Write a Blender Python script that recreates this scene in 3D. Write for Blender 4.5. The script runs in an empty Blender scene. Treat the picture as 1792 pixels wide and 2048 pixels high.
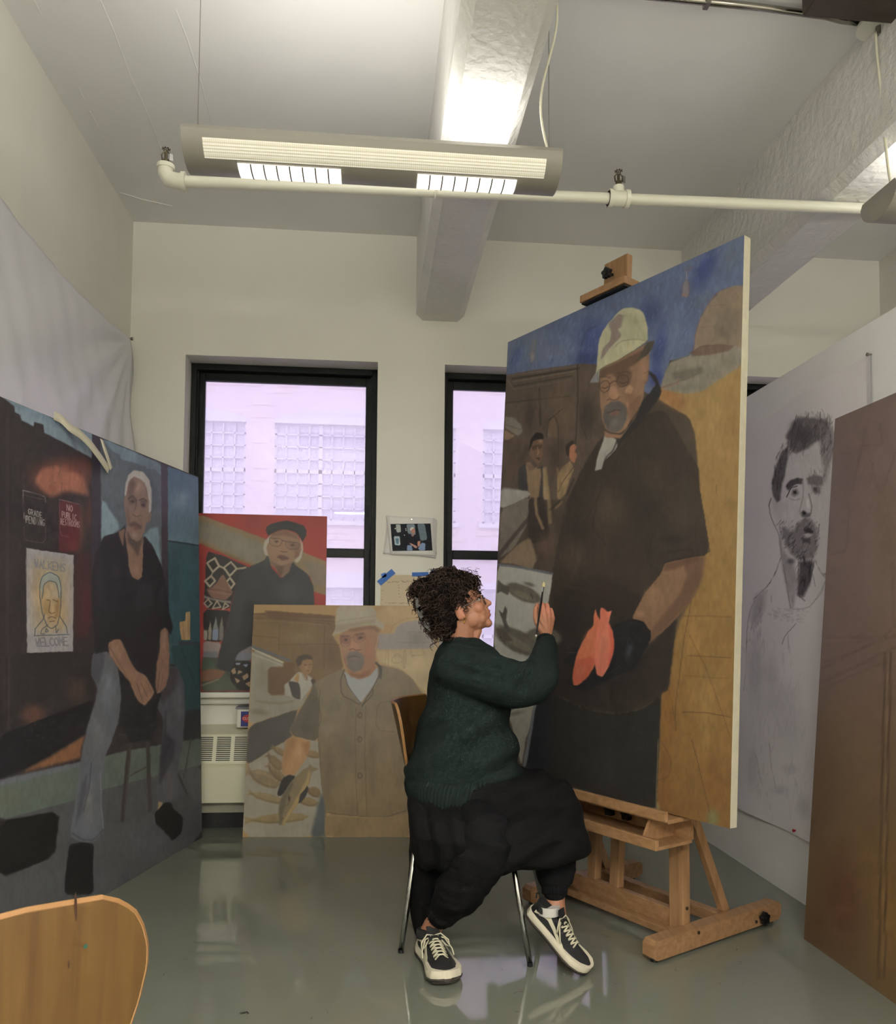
import bpy, bmesh, math, random
import numpy as np
from mathutils import Vector, Matrix
random.seed(7); np.random.seed(7)
C = bpy.context.scene.collection
SC = bpy.context.scene

# ------------------------------------------------------------------ camera
FPX, CX, CY, CAMH = 1590.0, 896.0, 1170.0, 1.12
YAW, PITCH, ROLL = math.radians(5.4), math.atan(77 / 1590), math.radians(0.43)
_f = np.array([math.sin(YAW) * math.cos(PITCH), math.cos(YAW) * math.cos(PITCH), math.sin(PITCH)])
_r0 = np.array([math.cos(YAW), -math.sin(YAW), 0.0]); _u0 = np.cross(_r0, _f)
_r = math.cos(ROLL) * _r0 + math.sin(ROLL) * _u0
_u = -math.sin(ROLL) * _r0 + math.cos(ROLL) * _u0
cam = bpy.data.cameras.new('camera'); camo = bpy.data.objects.new('camera', cam); C.objects.link(camo)
camo.matrix_world = Matrix(((_r[0], _u[0], -_f[0], 0), (_r[1], _u[1], -_f[1], 0), (_r[2], _u[2], -_f[2], CAMH), (0, 0, 0, 1)))
cam.sensor_fit = 'HORIZONTAL'; cam.sensor_width = 36; cam.lens = 36 * FPX / 1792
cam.shift_y = (CY - 1024) / 1792; cam.clip_start = 0.05; cam.clip_end = 100
SC.camera = camo

# ------------------------------------------------------------------ world, exposure
w = bpy.data.worlds.new('sky'); SC.world = w; w.use_nodes = True
w.node_tree.nodes['Background'].inputs[0].default_value = (0.84, 0.82, 0.98, 1)
w.node_tree.nodes['Background'].inputs[1].default_value = 2.95
SC.view_settings.view_transform = 'Standard'; SC.view_settings.look = 'None'
SC.view_settings.gamma = 1; SC.view_settings.use_curve_mapping = False
SC.view_settings.exposure = 0.0
SC.cycles.max_bounces = 7; SC.cycles.diffuse_bounces = 4; SC.cycles.glossy_bounces = 3; SC.cycles.transmission_bounces = 4
SC.cycles.use_adaptive_sampling = True; SC.cycles.adaptive_threshold = 0.06; SC.cycles.adaptive_min_samples = 16; SC.cycles.sample_clamp_indirect = 6; SC.cycles.caustics_reflective = False; SC.cycles.caustics_refractive = False
LAMP_W = 105.0          # watts of the downward light, only in the pendants added behind the camera
LAMP_UP = 5.0           # watts of a pendant's uplight, multiplied in the added ones
LAMP_COL = (1.0, 0.962, 0.895)

# portals only tell the renderer where daylight comes in; they give no light of their own
for _x in (-.518, .926, 2.371):
    _l = bpy.data.lights.new('window_portal', 'AREA'); _l.shape = 'RECTANGLE'; _l.size = 1.06; _l.size_y = 1.9; _l.cycles.is_portal = True
    _o = bpy.data.objects.new('window_portal', _l); C.objects.link(_o); _o.location = (_x, 4.80, 1.65); _o.rotation_euler = (-math.pi/2, 0, 0)
# ------------------------------------------------------------------ geometry from survey of the room
def ray(x, y):
    return _f + _r * ((x - CX) / FPX) - _u * ((y - CY) / FPX)
CAMP = np.array([0, 0, CAMH])
def at(x, y, Y):
    d = ray(x, y); return CAMP + d * (Y / d[1])
def atz(x, y, z):
    d = ray(x, y); return CAMP + d * ((z - CAMH) / d[2])
def atx(x, y, X):
    d = ray(x, y); return CAMP + d * (X / d[0])
def atp(x, y, P0, n):
    d = ray(x, y); return CAMP + d * (np.dot(np.asarray(P0) - CAMP, n) / np.dot(d, n))
def survey(P):
    P = np.asarray(P, float) - CAMP; z = P @ _f
    return CX + FPX * (P @ _r) / z, CY - FPX * (P @ _u) / z

XL, XR, YB, YF, ZC = -1.35, 3.04, 4.466, -2.6, 3.34

# ------------------------------------------------------------------ helpers
def lin(c):
    c = np.asarray(c, float) / 255.0
    return np.where(c <= 0.04045, c / 12.92, ((c + 0.055) / 1.055) ** 2.4)
_mats = {}
def mat(name, rgb, rough=0.6, metal=0.0, noise=0.0, nscale=20.0, bump=0.0, bscale=60.0, stretch=(1, 1, 1), spec=0.5, detail=4, bdist=0.01, vcol=False, emit=None, estr=0, sheen=0):
    if name in _mats: return _mats[name]
    m = bpy.data.materials.new(name); m.use_nodes = True; nt = m.node_tree; b = nt.nodes['Principled BSDF']
    col = tuple(lin(rgb)) + (1,)
    b.inputs['Base Color'].default_value = col; b.inputs['Roughness'].default_value = rough
    b.inputs['Metallic'].default_value = metal; b.inputs['Specular IOR Level'].default_value = spec
    if sheen: b.inputs['Sheen Weight'].default_value = sheen
    tc = nt.nodes.new('ShaderNodeTexCoord'); mp = nt.nodes.new('ShaderNodeMapping'); mp.inputs['Scale'].default_value = stretch
    nt.links.new(tc.outputs['Object'], mp.inputs['Vector'])
    src = None
    if vcol:
        a = nt.nodes.new('ShaderNodeVertexColor'); a.layer_name = 'Col'; src = a.outputs['Color']
        nt.links.new(src, b.inputs['Base Color'])
    if noise:
        n = nt.nodes.new('ShaderNodeTexNoise'); n.inputs['Scale'].default_value = nscale; n.inputs['Detail'].default_value = detail
        nt.links.new(mp.outputs[0], n.inputs['Vector'])
        mr = nt.nodes.new('ShaderNodeMapRange'); mr.inputs[1].default_value = 0.3; mr.inputs[2].default_value = 0.7
        mr.inputs[3].default_value = 1 - noise; mr.inputs[4].default_value = 1 + noise
        nt.links.new(n.outputs['Fac'], mr.inputs[0])
        mx = nt.nodes.new('ShaderNodeVectorMath'); mx.operation = 'SCALE'
        if src is not None: nt.links.new(src, mx.inputs[0])
        else: mx.inputs[0].default_value = col[:3]
        nt.links.new(mr.outputs[0], mx.inputs['Scale']); nt.links.new(mx.outputs[0], b.inputs['Base Color'])
    if bump:
        n2 = nt.nodes.new('ShaderNodeTexNoise'); n2.inputs['Scale'].default_value = bscale; n2.inputs['Detail'].default_value = 6
        nt.links.new(mp.outputs[0], n2.inputs['Vector'])
        bp = nt.nodes.new('ShaderNodeBump'); bp.inputs['Strength'].default_value = bump; bp.inputs['Distance'].default_value = bdist
        nt.links.new(n2.outputs['Fac'], bp.inputs['Height']); nt.links.new(bp.outputs[0], b.inputs['Normal'])
    if emit is not None:
        b.inputs['Emission Color'].default_value = tuple(emit) + (1,); b.inputs['Emission Strength'].default_value = estr
    _mats[name] = m; return m

class MB:
    """collects polygons and links them as one mesh object"""
    def __init__(s): s.v = []; s.f = []
    def add(s, vs, fs):
        o = len(s.v); s.v += [tuple(map(float, p)) for p in vs]; s.f += [tuple(i + o for i in f) for f in fs]; return s
    def box(s, c, size, R=None, bev=0.0):
        c = np.asarray(c, float); h = np.asarray(size, float) / 2
        R = np.eye(3) if R is None else np.asarray(R, float)
        b = min(bev, *(h * 0.9)) if bev else 0
        if not b:
            vs = [c + R @ (h * np.array(k)) for k in [(-1,-1,-1),(1,-1,-1),(1,1,-1),(-1,1,-1),(-1,-1,1),(1,-1,1),(1,1,1),(-1,1,1)]]
            return s.add(vs, [(0,3,2,1),(4,5,6,7),(0,1,5,4),(1,2,6,5),(2,3,7,6),(3,0,4,7)])
        bm = bmesh.new(); bmesh.ops.create_cube(bm, size=1.0)
        for v in bm.verts: v.co = Vector((v.co.x * 2 * h[0], v.co.y * 2 * h[1], v.co.z * 2 * h[2]))
        bmesh.ops.bevel(bm, geom=bm.edges[:], offset=b, segments=2, affect='EDGES', profile=0.6)
        bm.verts.index_update()
        s.add([c + R @ np.array(v.co) for v in bm.verts], [[v.index for v in f.verts] for f in bm.faces]); bm.free(); return s
    def tube(s, pts, r, n=10, cap=True, closed=False):
        pts = [np.asarray(p, float) for p in pts]; m = len(pts)
        rs = r if hasattr(r, '__len__') else [r] * m
        T = []
        for i in range(m):
            a = pts[(i - 1) % m] if (closed or i > 0) else pts[0]; b = pts[(i + 1) % m] if (closed or i < m - 1) else pts[-1]
            d = b - a; T.append(d / (np.linalg.norm(d) + 1e-12))
        ref = np.array([0, 0, 1.0]) if abs(T[0][2]) < 0.9 else np.array([1.0, 0, 0])
        U = np.cross(T[0], ref); U /= np.linalg.norm(U); vs = []
        for i in range(m):
            U = U - T[i] * (U @ T[i]); U /= (np.linalg.norm(U) + 1e-12); V = np.cross(T[i], U)
            for k in range(n):
                a = 2 * math.pi * k / n; vs.append(pts[i] + rs[i] * (math.cos(a) * U + math.sin(a) * V))
        fs = []
        for i in range(m if closed else m - 1):
            j = (i + 1) % m
            for k in range(n): fs.append((i*n+k, i*n+(k+1)%n, j*n+(k+1)%n, j*n+k))
        if cap and not closed: fs += [tuple(range(n))[::-1], tuple(range((m-1)*n, m*n))]
        return s.add(vs, fs)
    def cyl(s, a, b, r, n=16): return s.tube([a, b], r, n)
    def grid(s, P, closed_u=False):
        P = np.asarray(P, float); a, b = P.shape[:2]; fs = []
        for i in range(a - 1):
            for j in range(b if closed_u else b - 1):
                k = (j + 1) % b; fs.append((i*b+j, i*b+k, (i+1)*b+k, (i+1)*b+j))
        return s.add(P.reshape(-1, 3), fs)
    def slab(s, P, N, t):
        """closed sheet: grid P (a,b,3) thickened by t along N (vector or per point)"""
        P = np.asarray(P, float); a, b = P.shape[:2]; Q = P + np.asarray(N) * t; o = len(s.v)
        s.grid(P); s.grid(Q); n = a * b
        s.f[-(a-1)*(b-1):] = [tuple(reversed(f)) for f in s.f[-(a-1)*(b-1):]]
        ring = [(0, j) for j in range(b)] + [(i, b-1) for i in range(1, a)] + [(a-1, j) for j in range(b-2, -1, -1)] + [(i, 0) for i in range(a-2, 0, -1)]
        idx = [i*b+j for i, j in ring]; m = len(idx)
        for k in range(m):
            p, q = idx[k], idx[(k+1) % m]; s.f.append((o+q, o+p, o+n+p, o+n+q))
        return s
    def prism(s, poly, A, B, O, t):
        """2d outline extruded: point = O + a*A + b*B, thickness vector t"""
        A, B, O, t = map(lambda q: np.asarray(q, float), (A, B, O, t)); n = len(poly)
        vs = [O + p[0]*A + p[1]*B for p in poly]; vs += [v + t for v in vs]
        return s.add(vs, [tuple(range(n))[::-1], tuple(range(n, 2*n))] + [(i, (i+1)%n, n+(i+1)%n, n+i) for i in range(n)])
    def ell(s, c, r, R=None, nu=20, nv=12):
        c = np.asarray(c, float); R = np.eye(3) if R is None else np.asarray(R)
        P = []
        for i in range(nv + 1):
            th = math.pi * (0.001 + 0.998 * i / nv); P.append([c + R @ np.array([r[0]*math.sin(th)*math.cos(2*math.pi*j/nu), r[1]*math.sin(th)*math.sin(2*math.pi*j/nu), r[2]*math.cos(th)]) for j in range(nu)])
        o = len(s.v); s.grid(P, closed_u=True); s.f.append(tuple(o + j for j in range(nu))); s.f.append(tuple(o + nv*nu + j for j in range(nu))[::-1]); return s
    def mesh(s, name):
        me = bpy.data.meshes.new(name); me.from_pydata(s.v, [], s.f)
        bm = bmesh.new(); bm.from_mesh(me); bmesh.ops.recalc_face_normals(bm, faces=bm.faces); bm.to_mesh(me); bm.free()
        return me
    def build(s, name, m, parent=None, smooth=False, label=None, cat=None, group=None, kind=None):
        me = s.mesh(name); me.materials.append(m)
        if smooth: me.shade_smooth() if hasattr(me, 'shade_smooth') else None
        if smooth == 'auto': me.set_sharp_from_angle(angle=math.radians(38))
        o = bpy.data.objects.new(name, me); C.objects.link(o)
        if parent is not None: setpar(o, parent)
        tag(o, label, cat, group, kind); return o
def setpar(o, p):
    """parts are modelled in world coordinates: keep them there under their thing"""
    o.parent = p; o.matrix_parent_inverse = p.matrix_basis.inverted() if p.parent is None else Matrix()
def tag(o, label=None, cat=None, group=None, kind=None):
    if label: o['label'] = label
    if cat: o['category'] = cat
    if group: o['group'] = group
    if kind: o['kind'] = kind
    return o
def thing(name, label, cat, loc=(0, 0, 0), group=None):
    o = bpy.data.objects.new(name, None); o.empty_display_size = 0.05; C.objects.link(o); o.location = loc
    return tag(o, label, cat, group)
def dup_tree(root, loc, label):
    def cp(o, par):
        c = o.copy(); C.objects.link(c)
        if par is not None: c.parent = par
        for ch in list(o.children): cp(ch, c)
        return c
    r = cp(root, None); r.location = loc; r['label'] = label; return r
def rotz(a): c, s = math.cos(a), math.sin(a); return np.array([[c, -s, 0], [s, c, 0], [0, 0, 1.0]])

# ------------------------------------------------------------------ materials of the room
WALLC = (232, 230, 221)
M_wall = mat('wall_paint', WALLC, 0.62, noise=0.02, nscale=3, bump=0.25, bscale=14, bdist=0.004)
M_ceil = mat('ceiling_paint', (236, 236, 234), 0.5, noise=0.03, nscale=2, bump=0.35, bscale=9, bdist=0.005)
M_beam = mat('beam_plaster', (222, 221, 216), 0.38, noise=0.03, nscale=6, bump=0.9, bscale=26, bdist=0.012)
M_part = mat('partition_paint', (240, 240, 240), 0.55, noise=0.03, nscale=4, bump=0.15, bscale=25, bdist=0.003)
M_frame = mat('window_enamel', (15, 20, 21), 0.5, spec=.22)
M_cream = mat('cream_enamel', (208, 206, 182), 0.4, noise=0.02, nscale=5)
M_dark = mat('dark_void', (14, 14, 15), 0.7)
M_white = mat('white_enamel', (226, 225, 214), 0.3)
def floor_mat():
    m = mat('floor_paint', (116, 119, 108), 0.13, noise=0.05, nscale=2.2, bump=0.05, bscale=5, bdist=0.0015, spec=0.85)
    nt = m.node_tree; b = nt.nodes['Principled BSDF']
    tc = nt.nodes.new('ShaderNodeTexCoord')
    n = nt.nodes.new('ShaderNodeTexNoise'); n.inputs['Scale'].default_value = 5; n.inputs['Detail'].default_value = 8
    nt.links.new(tc.outputs['Object'], n.inputs['Vector'])
    mr = nt.nodes.new('ShaderNodeMapRange'); mr.inputs[1].default_value = .35; mr.inputs[2].default_value = .7
    mr.inputs[3].default_value = .03; mr.inputs[4].default_value = .11
    nt.links.new(n.outputs['Fac'], mr.inputs[0]); nt.links.new(mr.outputs[0], b.inputs['Roughness'])
    return m
M_floor = floor_mat()
def wood(name, rgb, rgb2, rough=0.4, scale=9, axis=2, bump=0.03):
    if name in _mats: return _mats[name]
    m = bpy.data.materials.new(name); m.use_nodes = True; nt = m.node_tree; b = nt.nodes['Principled BSDF']
    tc = nt.nodes.new('ShaderNodeTexCoord'); mp = nt.nodes.new('ShaderNodeMapping')
    s = [scale, scale, scale]; s[axis] = scale * 0.07; mp.inputs['Scale'].default_value = s
    nt.links.new(tc.outputs['Object'], mp.inputs['Vector'])
    n = nt.nodes.new('ShaderNodeTexNoise'); n.inputs['Scale'].default_value = 6; n.inputs['Detail'].default_value = 7; n.inputs['Distortion'].default_value = 0.4
    nt.links.new(mp.outputs[0], n.inputs['Vector'])
    cr = nt.nodes.new('ShaderNodeValToRGB'); cr.color_ramp.elements[0].position = .34; cr.color_ramp.elements[1].position = .66
    cr.color_ramp.elements[0].color = tuple(lin(rgb2)) + (1,); cr.color_ramp.elements[1].color = tuple(lin(rgb)) + (1,)
    nt.links.new(n.outputs['Fac'], cr.inputs[0]); nt.links.new(cr.outputs[0], b.inputs['Base Color'])
    b.inputs['Roughness'].default_value = rough
    bp = nt.nodes.new('ShaderNodeBump'); bp.inputs['Strength'].default_value = bump; nt.links.new(n.outputs['Fac'], bp.inputs['Height']); nt.links.new(bp.outputs[0], b.inputs['Normal'])
    _mats[name] = m; return m
M_beech = wood('beech', (158, 122, 88), (134, 100, 68), 0.42)
M_beechx = wood('beech_across', (158, 122, 88), (134, 100, 68), 0.42, axis=1)
M_ply = wood('chair_veneer', (88, 63, 26), (72, 48, 17), 0.42, 8)
M_plyedge = mat('ply_edge', (134, 98, 60), 0.5)
M_black = mat('black_plastic', (16, 16, 17), 0.35)
M_steel = mat('steel', (150, 146, 138), 0.18, metal=1.0)
M_chrome = mat('chrome', (190, 190, 188), 0.12, metal=1.0)

# ------------------------------------------------------------------ room shell
T = 0.15
MB().box(((XL+XR)/2, (YB+YF)/2, -0.05), (XR-XL+0.6, YB-YF+0.9, 0.1)).build('floor', M_floor, kind='structure')
MB().box(((XL+XR)/2, (YB+YF)/2, ZC+0.05), (XR-XL+0.6, YB-YF+0.9, 0.1)).build('ceiling', M_ceil, kind='structure')
MB().box((XL-T/2, (YB+YF)/2, ZC/2), (T, YB-YF+0.6, ZC)).build('wall_left', M_wall, kind='structure')
MB().box((XR+T/2, (YB+YF)/2, ZC/2), (T, YB-YF+0.6, ZC)).build('wall_right', M_wall, kind='structure')
MB().box(((XL+XR)/2, YF-T/2, ZC/2), (XR-XL, T, ZC)).build('wall_front', M_wall, kind='structure')
WIN = [(-1.05, 0.013), (0.395, 1.458), (1.84, 2.903)]; WZ0, WZ1, YW = 0.70, 2.60, 4.605
b = MB(); YO = 4.76
edges = [XL - 0.1] + [e for w_ in WIN for e in w_] + [XR + 0.1]
for i in range(0, len(edges), 2):
    b.box(((edges[i]+edges[i+1])/2, (YB+YO)/2, ZC/2), (edges[i+1]-edges[i], YO-YB, ZC))
for a_, c_ in WIN:
    b.box(((a_+c_)/2, (YB+YO)/2, (WZ1+ZC)/2), (c_-a_, YO-YB, ZC-WZ1))
    b.box(((a_+c_)/2, (YW+YO)/2, WZ0/2), (c_-a_, YO-YW, WZ0))
b.build('wall_back', M_wall, kind='structure')
# studio divider on the right
PX_ = 1.745
MB().box((PX_+0.05, (YB+0.2)/2, 2.198/2), (0.10, YB-0.2, 2.198)).build('wall_partition', M_part, kind='structure')
# ceiling beams with chamfered lower corners, and the top haunch
def beam(name, x0, x1):
    c = 0.038; z0 = 2.85
    prof = [(x0, ZC), (x0, z0+c), (x0+c, z0), (x1-c, z0), (x1, z0+c), (x1, ZC)]
    ys = np.linspace(YF, YB, 60); rng = np.random.RandomState(3); P = []
    for y in ys:
        P.append([(p[0] + rng.uniform(-.0015, .0015), y, p[1] + (rng.uniform(-.0015, .0015) if p[1] < 3 else 0)) for p in prof])
    MB().grid(P).build(name, M_beam, kind='structure')
beam('trim_1', 0.228, 0.503); beam('trim_2', 1.80, 2.08)

# raised plaster seams on the ceiling left of the beam
sm_ = MB()
for pts in ([(201,0),(225,55),(262,155),(280,192),(300,240),(326,308)], [(68,0),(82,28)], [(157,175),(168,198)], [(180,222),(205,270),(216,292)], [(352,20),(375,80),(402,165),(423,245)], [(240,385),(290,400),(345,412)]):
    sm_.tube([tuple(atz(x, y, ZC)) for x, y in pts], .0022, 6)
sm_.build('trim_3', M_ceil, kind='structure')
# ------------------------------------------------------------------ windows
M_glass = bpy.data.materials.new('window_glass'); M_glass.use_nodes = True
nt = M_glass.node_tree; nt.nodes.clear()
o_ = nt.nodes.new('ShaderNodeOutputMaterial'); tr = nt.nodes.new('ShaderNodeBsdfTransparent'); tr.inputs[0].default_value = (.93, .93, .95, 1)
gl = nt.nodes.new('ShaderNodeBsdfGlossy'); gl.inputs['Roughness'].default_value = 0.01
tl = nt.nodes.new('ShaderNodeBsdfTranslucent'); tl.inputs[0].default_value = (.82, .80, .82, 1)
mx1 = nt.nodes.new('ShaderNodeMixShader'); mx1.inputs[0].default_value = 0.38
mx2 = nt.nodes.new('ShaderNodeMixShader'); fr = nt.nodes.new('ShaderNodeFresnel'); fr.inputs[0].default_value = 1.45
nt.links.new(tr.outputs[0], mx1.inputs[1]); nt.links.new(tl.outputs[0], mx1.inputs[2])
nt.links.new(fr.outputs[0], mx2.inputs[0]); nt.links.new(mx1.outputs[0], mx2.inputs[1]); nt.links.new(gl.outputs[0], mx2.inputs[2])
nt.links.new(mx2.outputs[0], o_.inputs[0])
for i, (a_, c_) in enumerate(WIN):
    r = thing('window_%d' % (i+1), None, None, ((a_+c_)/2, YW, WZ0)); r['kind'] = 'structure'
    def bar(x0, x1, z0, z1, y0, y1, nm, bev=0.004): return MB().box(((x0+x1)/2, (y0+y1)/2, (z0+z1)/2), (x1-x0, y1-y0, z1-z0), bev=bev)
    fb = MB()
    for (x0, x1, z0, z1) in [(a_, a_+.03, WZ0, WZ1), (c_-.03, c_, WZ0, WZ1), (a_+.03, c_-.03, WZ1-.035, WZ1), (a_+.03, c_-.03, WZ0, WZ0+.05)]:
        fb.box(((x0+x1)/2, YW+.045, (z0+z1)/2), (x1-x0, .09, z1-z0), bev=.003)
    # stepped inner track of the jambs
    for x0, x1 in [(a_+.03, a_+.04), (c_-.04, c_-.03)]: fb.box(((x0+x1)/2, YW+.03, (WZ0+WZ1)/2), (x1-x0, .012, WZ1-WZ0-.08))
    fb.build('window_frame', M_frame, r)
    for nm, z0, z1, y0 in (('upper_sash', 1.505, WZ1-.035, YW+.055), ('lower_sash', WZ0+.05, 1.545, YW+.018)):
        sb = MB(); x0, x1 = a_+.034, c_-.034; fw = .034
        sb.box((x0+fw/2, y0+.017, (z0+z1)/2), (fw, .034, z1-z0), bev=.003); sb.box((x1-fw/2, y0+.017, (z0+z1)/2), (fw, .034, z1-z0), bev=.003)
        sb.box(((x0+x1)/2, y0+.017, z1-.024), (x1-x0-2*fw, .034, .048), bev=.003); sb.box(((x0+x1)/2, y0+.017, z0+.024), (x1-x0-2*fw, .034, .048), bev=.003)
        s_ = sb.build(nm, M_frame, r)
        MB().box(((x0+x1)/2, y0+.02, (z0+z1)/2), (x1-x0-2*fw+.004, .004, z1-z0-.092)).build('pane', M_glass, s_)
    sl = MB(); sl.box(((a_+c_)/2, YW-.045, WZ0+.015), (c_-a_-.004, .088, .03), bev=.006); sl.box(((a_+c_)/2, YW-.022, WZ0-.02), (c_-a_-.004, .04, .04), bev=.01)
    sl.build('window_sill', M_white, r)

# ------------------------------------------------------------------ neighbour building seen through the glass
M_brick = mat('hazed_brick', (226, 208, 216), 0.8, noise=0.05, nscale=9, stretch=(1, 1, 4))  # facade colours washed out: haze and glare of the windows put into them
M_stone = mat('hazed_stone', (226, 220, 230), 0.8)
M_pane2 = mat('hazed_far_panes', (222, 217, 230), 0.7)
bd = thing('brick_building', 'brick building across the yard behind the windows, window haze put into its washed-out colours', 'building', (1.0, 9.4, -3))
YBD = 9.4
far_w = []
WC, ZRW = [-0.1 + k*2.47 for k in range(-4, 6)], [-.96, .97, 2.9, 4.83, 6.76]
for xc in WC:
    for zc in ZRW: far_w.append((xc, zc, 1.07, .58))
bw = MB()
zb = [-3.0] + [e for z in ZRW for e in (z-.58, z+.58)] + [8.6]
for k in range(0, len(zb), 2): bw.box((1, YBD+.15, (zb[k]+zb[k+1])/2), (26, .3, zb[k+1]-zb[k]))
for zc in ZRW:
    xs = [-12.0] + [e for x in WC for e in (x-1.07, x+1.07)] + [14.0]
    for k in range(0, len(xs), 2): bw.box(((xs[k]+xs[k+1])/2, YBD+.15, zc), (xs[k+1]-xs[k], .3, 1.16))
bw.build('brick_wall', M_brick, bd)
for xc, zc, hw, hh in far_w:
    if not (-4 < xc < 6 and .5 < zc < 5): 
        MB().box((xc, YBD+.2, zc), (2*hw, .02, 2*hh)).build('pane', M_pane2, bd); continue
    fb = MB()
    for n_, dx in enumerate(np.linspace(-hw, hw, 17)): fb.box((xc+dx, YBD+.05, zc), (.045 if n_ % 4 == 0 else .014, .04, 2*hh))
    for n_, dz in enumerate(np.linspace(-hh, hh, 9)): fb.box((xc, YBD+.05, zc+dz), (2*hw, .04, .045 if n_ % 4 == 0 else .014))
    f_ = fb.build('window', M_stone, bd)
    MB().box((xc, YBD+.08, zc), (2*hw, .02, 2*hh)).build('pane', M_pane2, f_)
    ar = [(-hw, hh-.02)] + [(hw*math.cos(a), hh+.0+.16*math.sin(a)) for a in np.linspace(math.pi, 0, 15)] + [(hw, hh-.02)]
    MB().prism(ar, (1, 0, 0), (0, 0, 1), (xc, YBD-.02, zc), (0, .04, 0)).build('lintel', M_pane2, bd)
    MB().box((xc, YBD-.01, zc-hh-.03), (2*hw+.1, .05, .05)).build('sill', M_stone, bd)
tag(MB().box((1, 7.2, -3.05), (26, 5.0, .1)).build('yard_ground', mat('yard', (150, 150, 150), .9)), 'grey paved yard below between the two buildings', 'yard', kind='structure')
# courses of brick proud of the wall, joined: too fine to pick apart from here
cb = MB()
z = -2.9
row = 0
while z < 8.4:
    x = -5.5 + (row % 2) * .11
    if row % 1 == 0:
        while x < 7.5:
            inside = any(abs(x - xc) < hw + .14 and zc - hh - .1 < z < zc + hh + .3 for xc, zc, hw, hh in far_w)
            if not inside and random.random() < .55: cb.box((x, YBD-.004, z), (.2, .012, .06))
            x += .22
    z += .075; row += 1
cb.build('brick_courses', mat('hazed_brick_face', (229, 208, 213), .8), bd, kind='stuff')  # brick faces bleached by the same haze in the colour
# ------------------------------------------------------------------ radiator cabinet
rx0, rx1 = -1.04, 0.0
rad = thing('radiator_cabinet', 'cream metal radiator cabinet with slotted grilles under the left window', 'radiator', ((rx0+rx1)/2, 4.48, 0))
prof = [(4.60, .545), (4.462, .508), (4.455, .500), (4.412, .362), (4.412, .352), (4.420, .350), (4.420, .342), (4.41, .340), (4.41, .150), (4.60, .150)]
MB().prism(prof, (0, 1, 0), (0, 0, 1), (rx0, 0, 0), (rx1-rx0, 0, 0)).build('casing', M_cream, rad)
MB().box(((rx0+rx1)/2, 4.53, .12), (rx1-rx0-.02, .10, .075)).build('recess_panel', mat('radiator_recess', (150, 148, 132), .6), rad)
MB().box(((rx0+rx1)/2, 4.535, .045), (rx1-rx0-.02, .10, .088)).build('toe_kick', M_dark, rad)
d_ = np.array([0, 4.412-4.455, .362-.500]); L_ = np.linalg.norm(d_); d_ /= L_
nrm = np.array([0, d_[2], -d_[1]])
Rg = np.array([[1, 0, 0], list(nrm), list(-d_)]).T
gx = -1.02
while gx < -.06:
    gb = MB()
    for k in range(13):
        c = np.array([gx+.037, 4.455, .500]) + d_ * (.008 + k * .0102) + nrm * .0012
        gb.box(c, (.074, .003, .0045), R=Rg)
    gb.build('grille', M_dark, rad); gx += .0945


# wipes tub on the radiator
tub = thing('wipes_box', 'white tub of cleaning wipes with a blue label on the radiator cabinet', 'tub', (-.68, 4.53, .528))
tx0 = at(472, 1440, 4.49)[0]
MB().box((tx0+.085, 4.540, .534+.055), (.17, .080, .105), bev=.012).build('tub_body', M_white, tub)
MB().box((tx0+.085, 4.540, .534+.112), (.18, .093, .012), bev=.004).build('lid', mat('grey_lid', (120, 122, 128), .5), tub)
lb = MB().box((tx0+.092, 4.499, .534+.052), (.135, .003, .082)).build('label_panel', mat('blue_label', (24, 34, 120), .4), tub)
MB().prism([(.045*math.cos(t), .022*math.sin(t)) for t in np.linspace(0, 2*math.pi, 20, endpoint=False)], (1, 0, 0), (0, 0, 1), (tx0+.075, 4.4958, .589), (0, .0015, 0)).build('red_oval', mat('label_red', (170, 24, 40), .4), lb)
def text_obj(s, size, P, X, Z, m, parent, name='lettering', depth=.0006):
    cu = bpy.data.curves.new(name, 'FONT'); cu.body = s; cu.size = size; cu.extrude = depth; cu.resolution_u = 2; cu.align_x = 'CENTER'; cu.align_y = 'CENTER'
    t = bpy.data.objects.new(name, cu); C.objects.link(t)
    bpy.context.view_layer.update()
    me = bpy.data.meshes.new_from_object(t.evaluated_get(bpy.context.evaluated_depsgraph_get()))
    bpy.data.objects.remove(t)
    X = np.array(X, float); Z = np.array(Z, float); Y = np.cross(Z, X)
    M = Matrix(((X[0], Z[0], -Y[0], P[0]), (X[1], Z[1], -Y[1], P[1]), (X[2], Z[2], -Y[2], P[2]), (0, 0, 0, 1)))
    me.transform(M); me.materials.clear(); me.materials.append(m)
    o = bpy.data.objects.new(name, me); C.objects.link(o); setpar(o, parent); return o
text_obj('CLOROX', .019, (tx0+.075, 4.4950, .589), (1, 0, 0), (0, 0, 1), M_white, lb)

# ------------------------------------------------------------------ pendant lamps
M_lampgrey = mat('lamp_housing', (148, 144, 136), 0.4)
M_perf = mat('lamp_perforated', (225, 222, 205), .5, emit=tuple(lin((255, 246, 226))), estr=0.62)
M_louv = mat('lamp_louvre', (250, 248, 240), .5, emit=tuple(lin((255, 250, 238))), estr=1.5)
def perf_nodes():
    nt = M_perf.node_tree; b = nt.nodes['Principled BSDF']
    tc = nt.nodes.new('ShaderNodeTexCoord'); vo = nt.nodes.new('ShaderNodeTexVoronoi'); vo.inputs['Scale'].default_value = 150; vo.inputs['Randomness'].default_value = 0.0
    nt.links.new(tc.outputs['Object'], vo.inputs['Vector'])
    mr = nt.nodes.new('ShaderNodeMapRange'); mr.inputs[1].default_value = .2; mr.inputs[2].default_value = .55; mr.inputs[3].default_value = .72; mr.inputs[4].default_value = .10
    nt.links.new(vo.outputs['Distance'], mr.inputs[0]); nt.links.new(mr.outputs[0], b.inputs['Emission Strength'])
perf_nodes()
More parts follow.
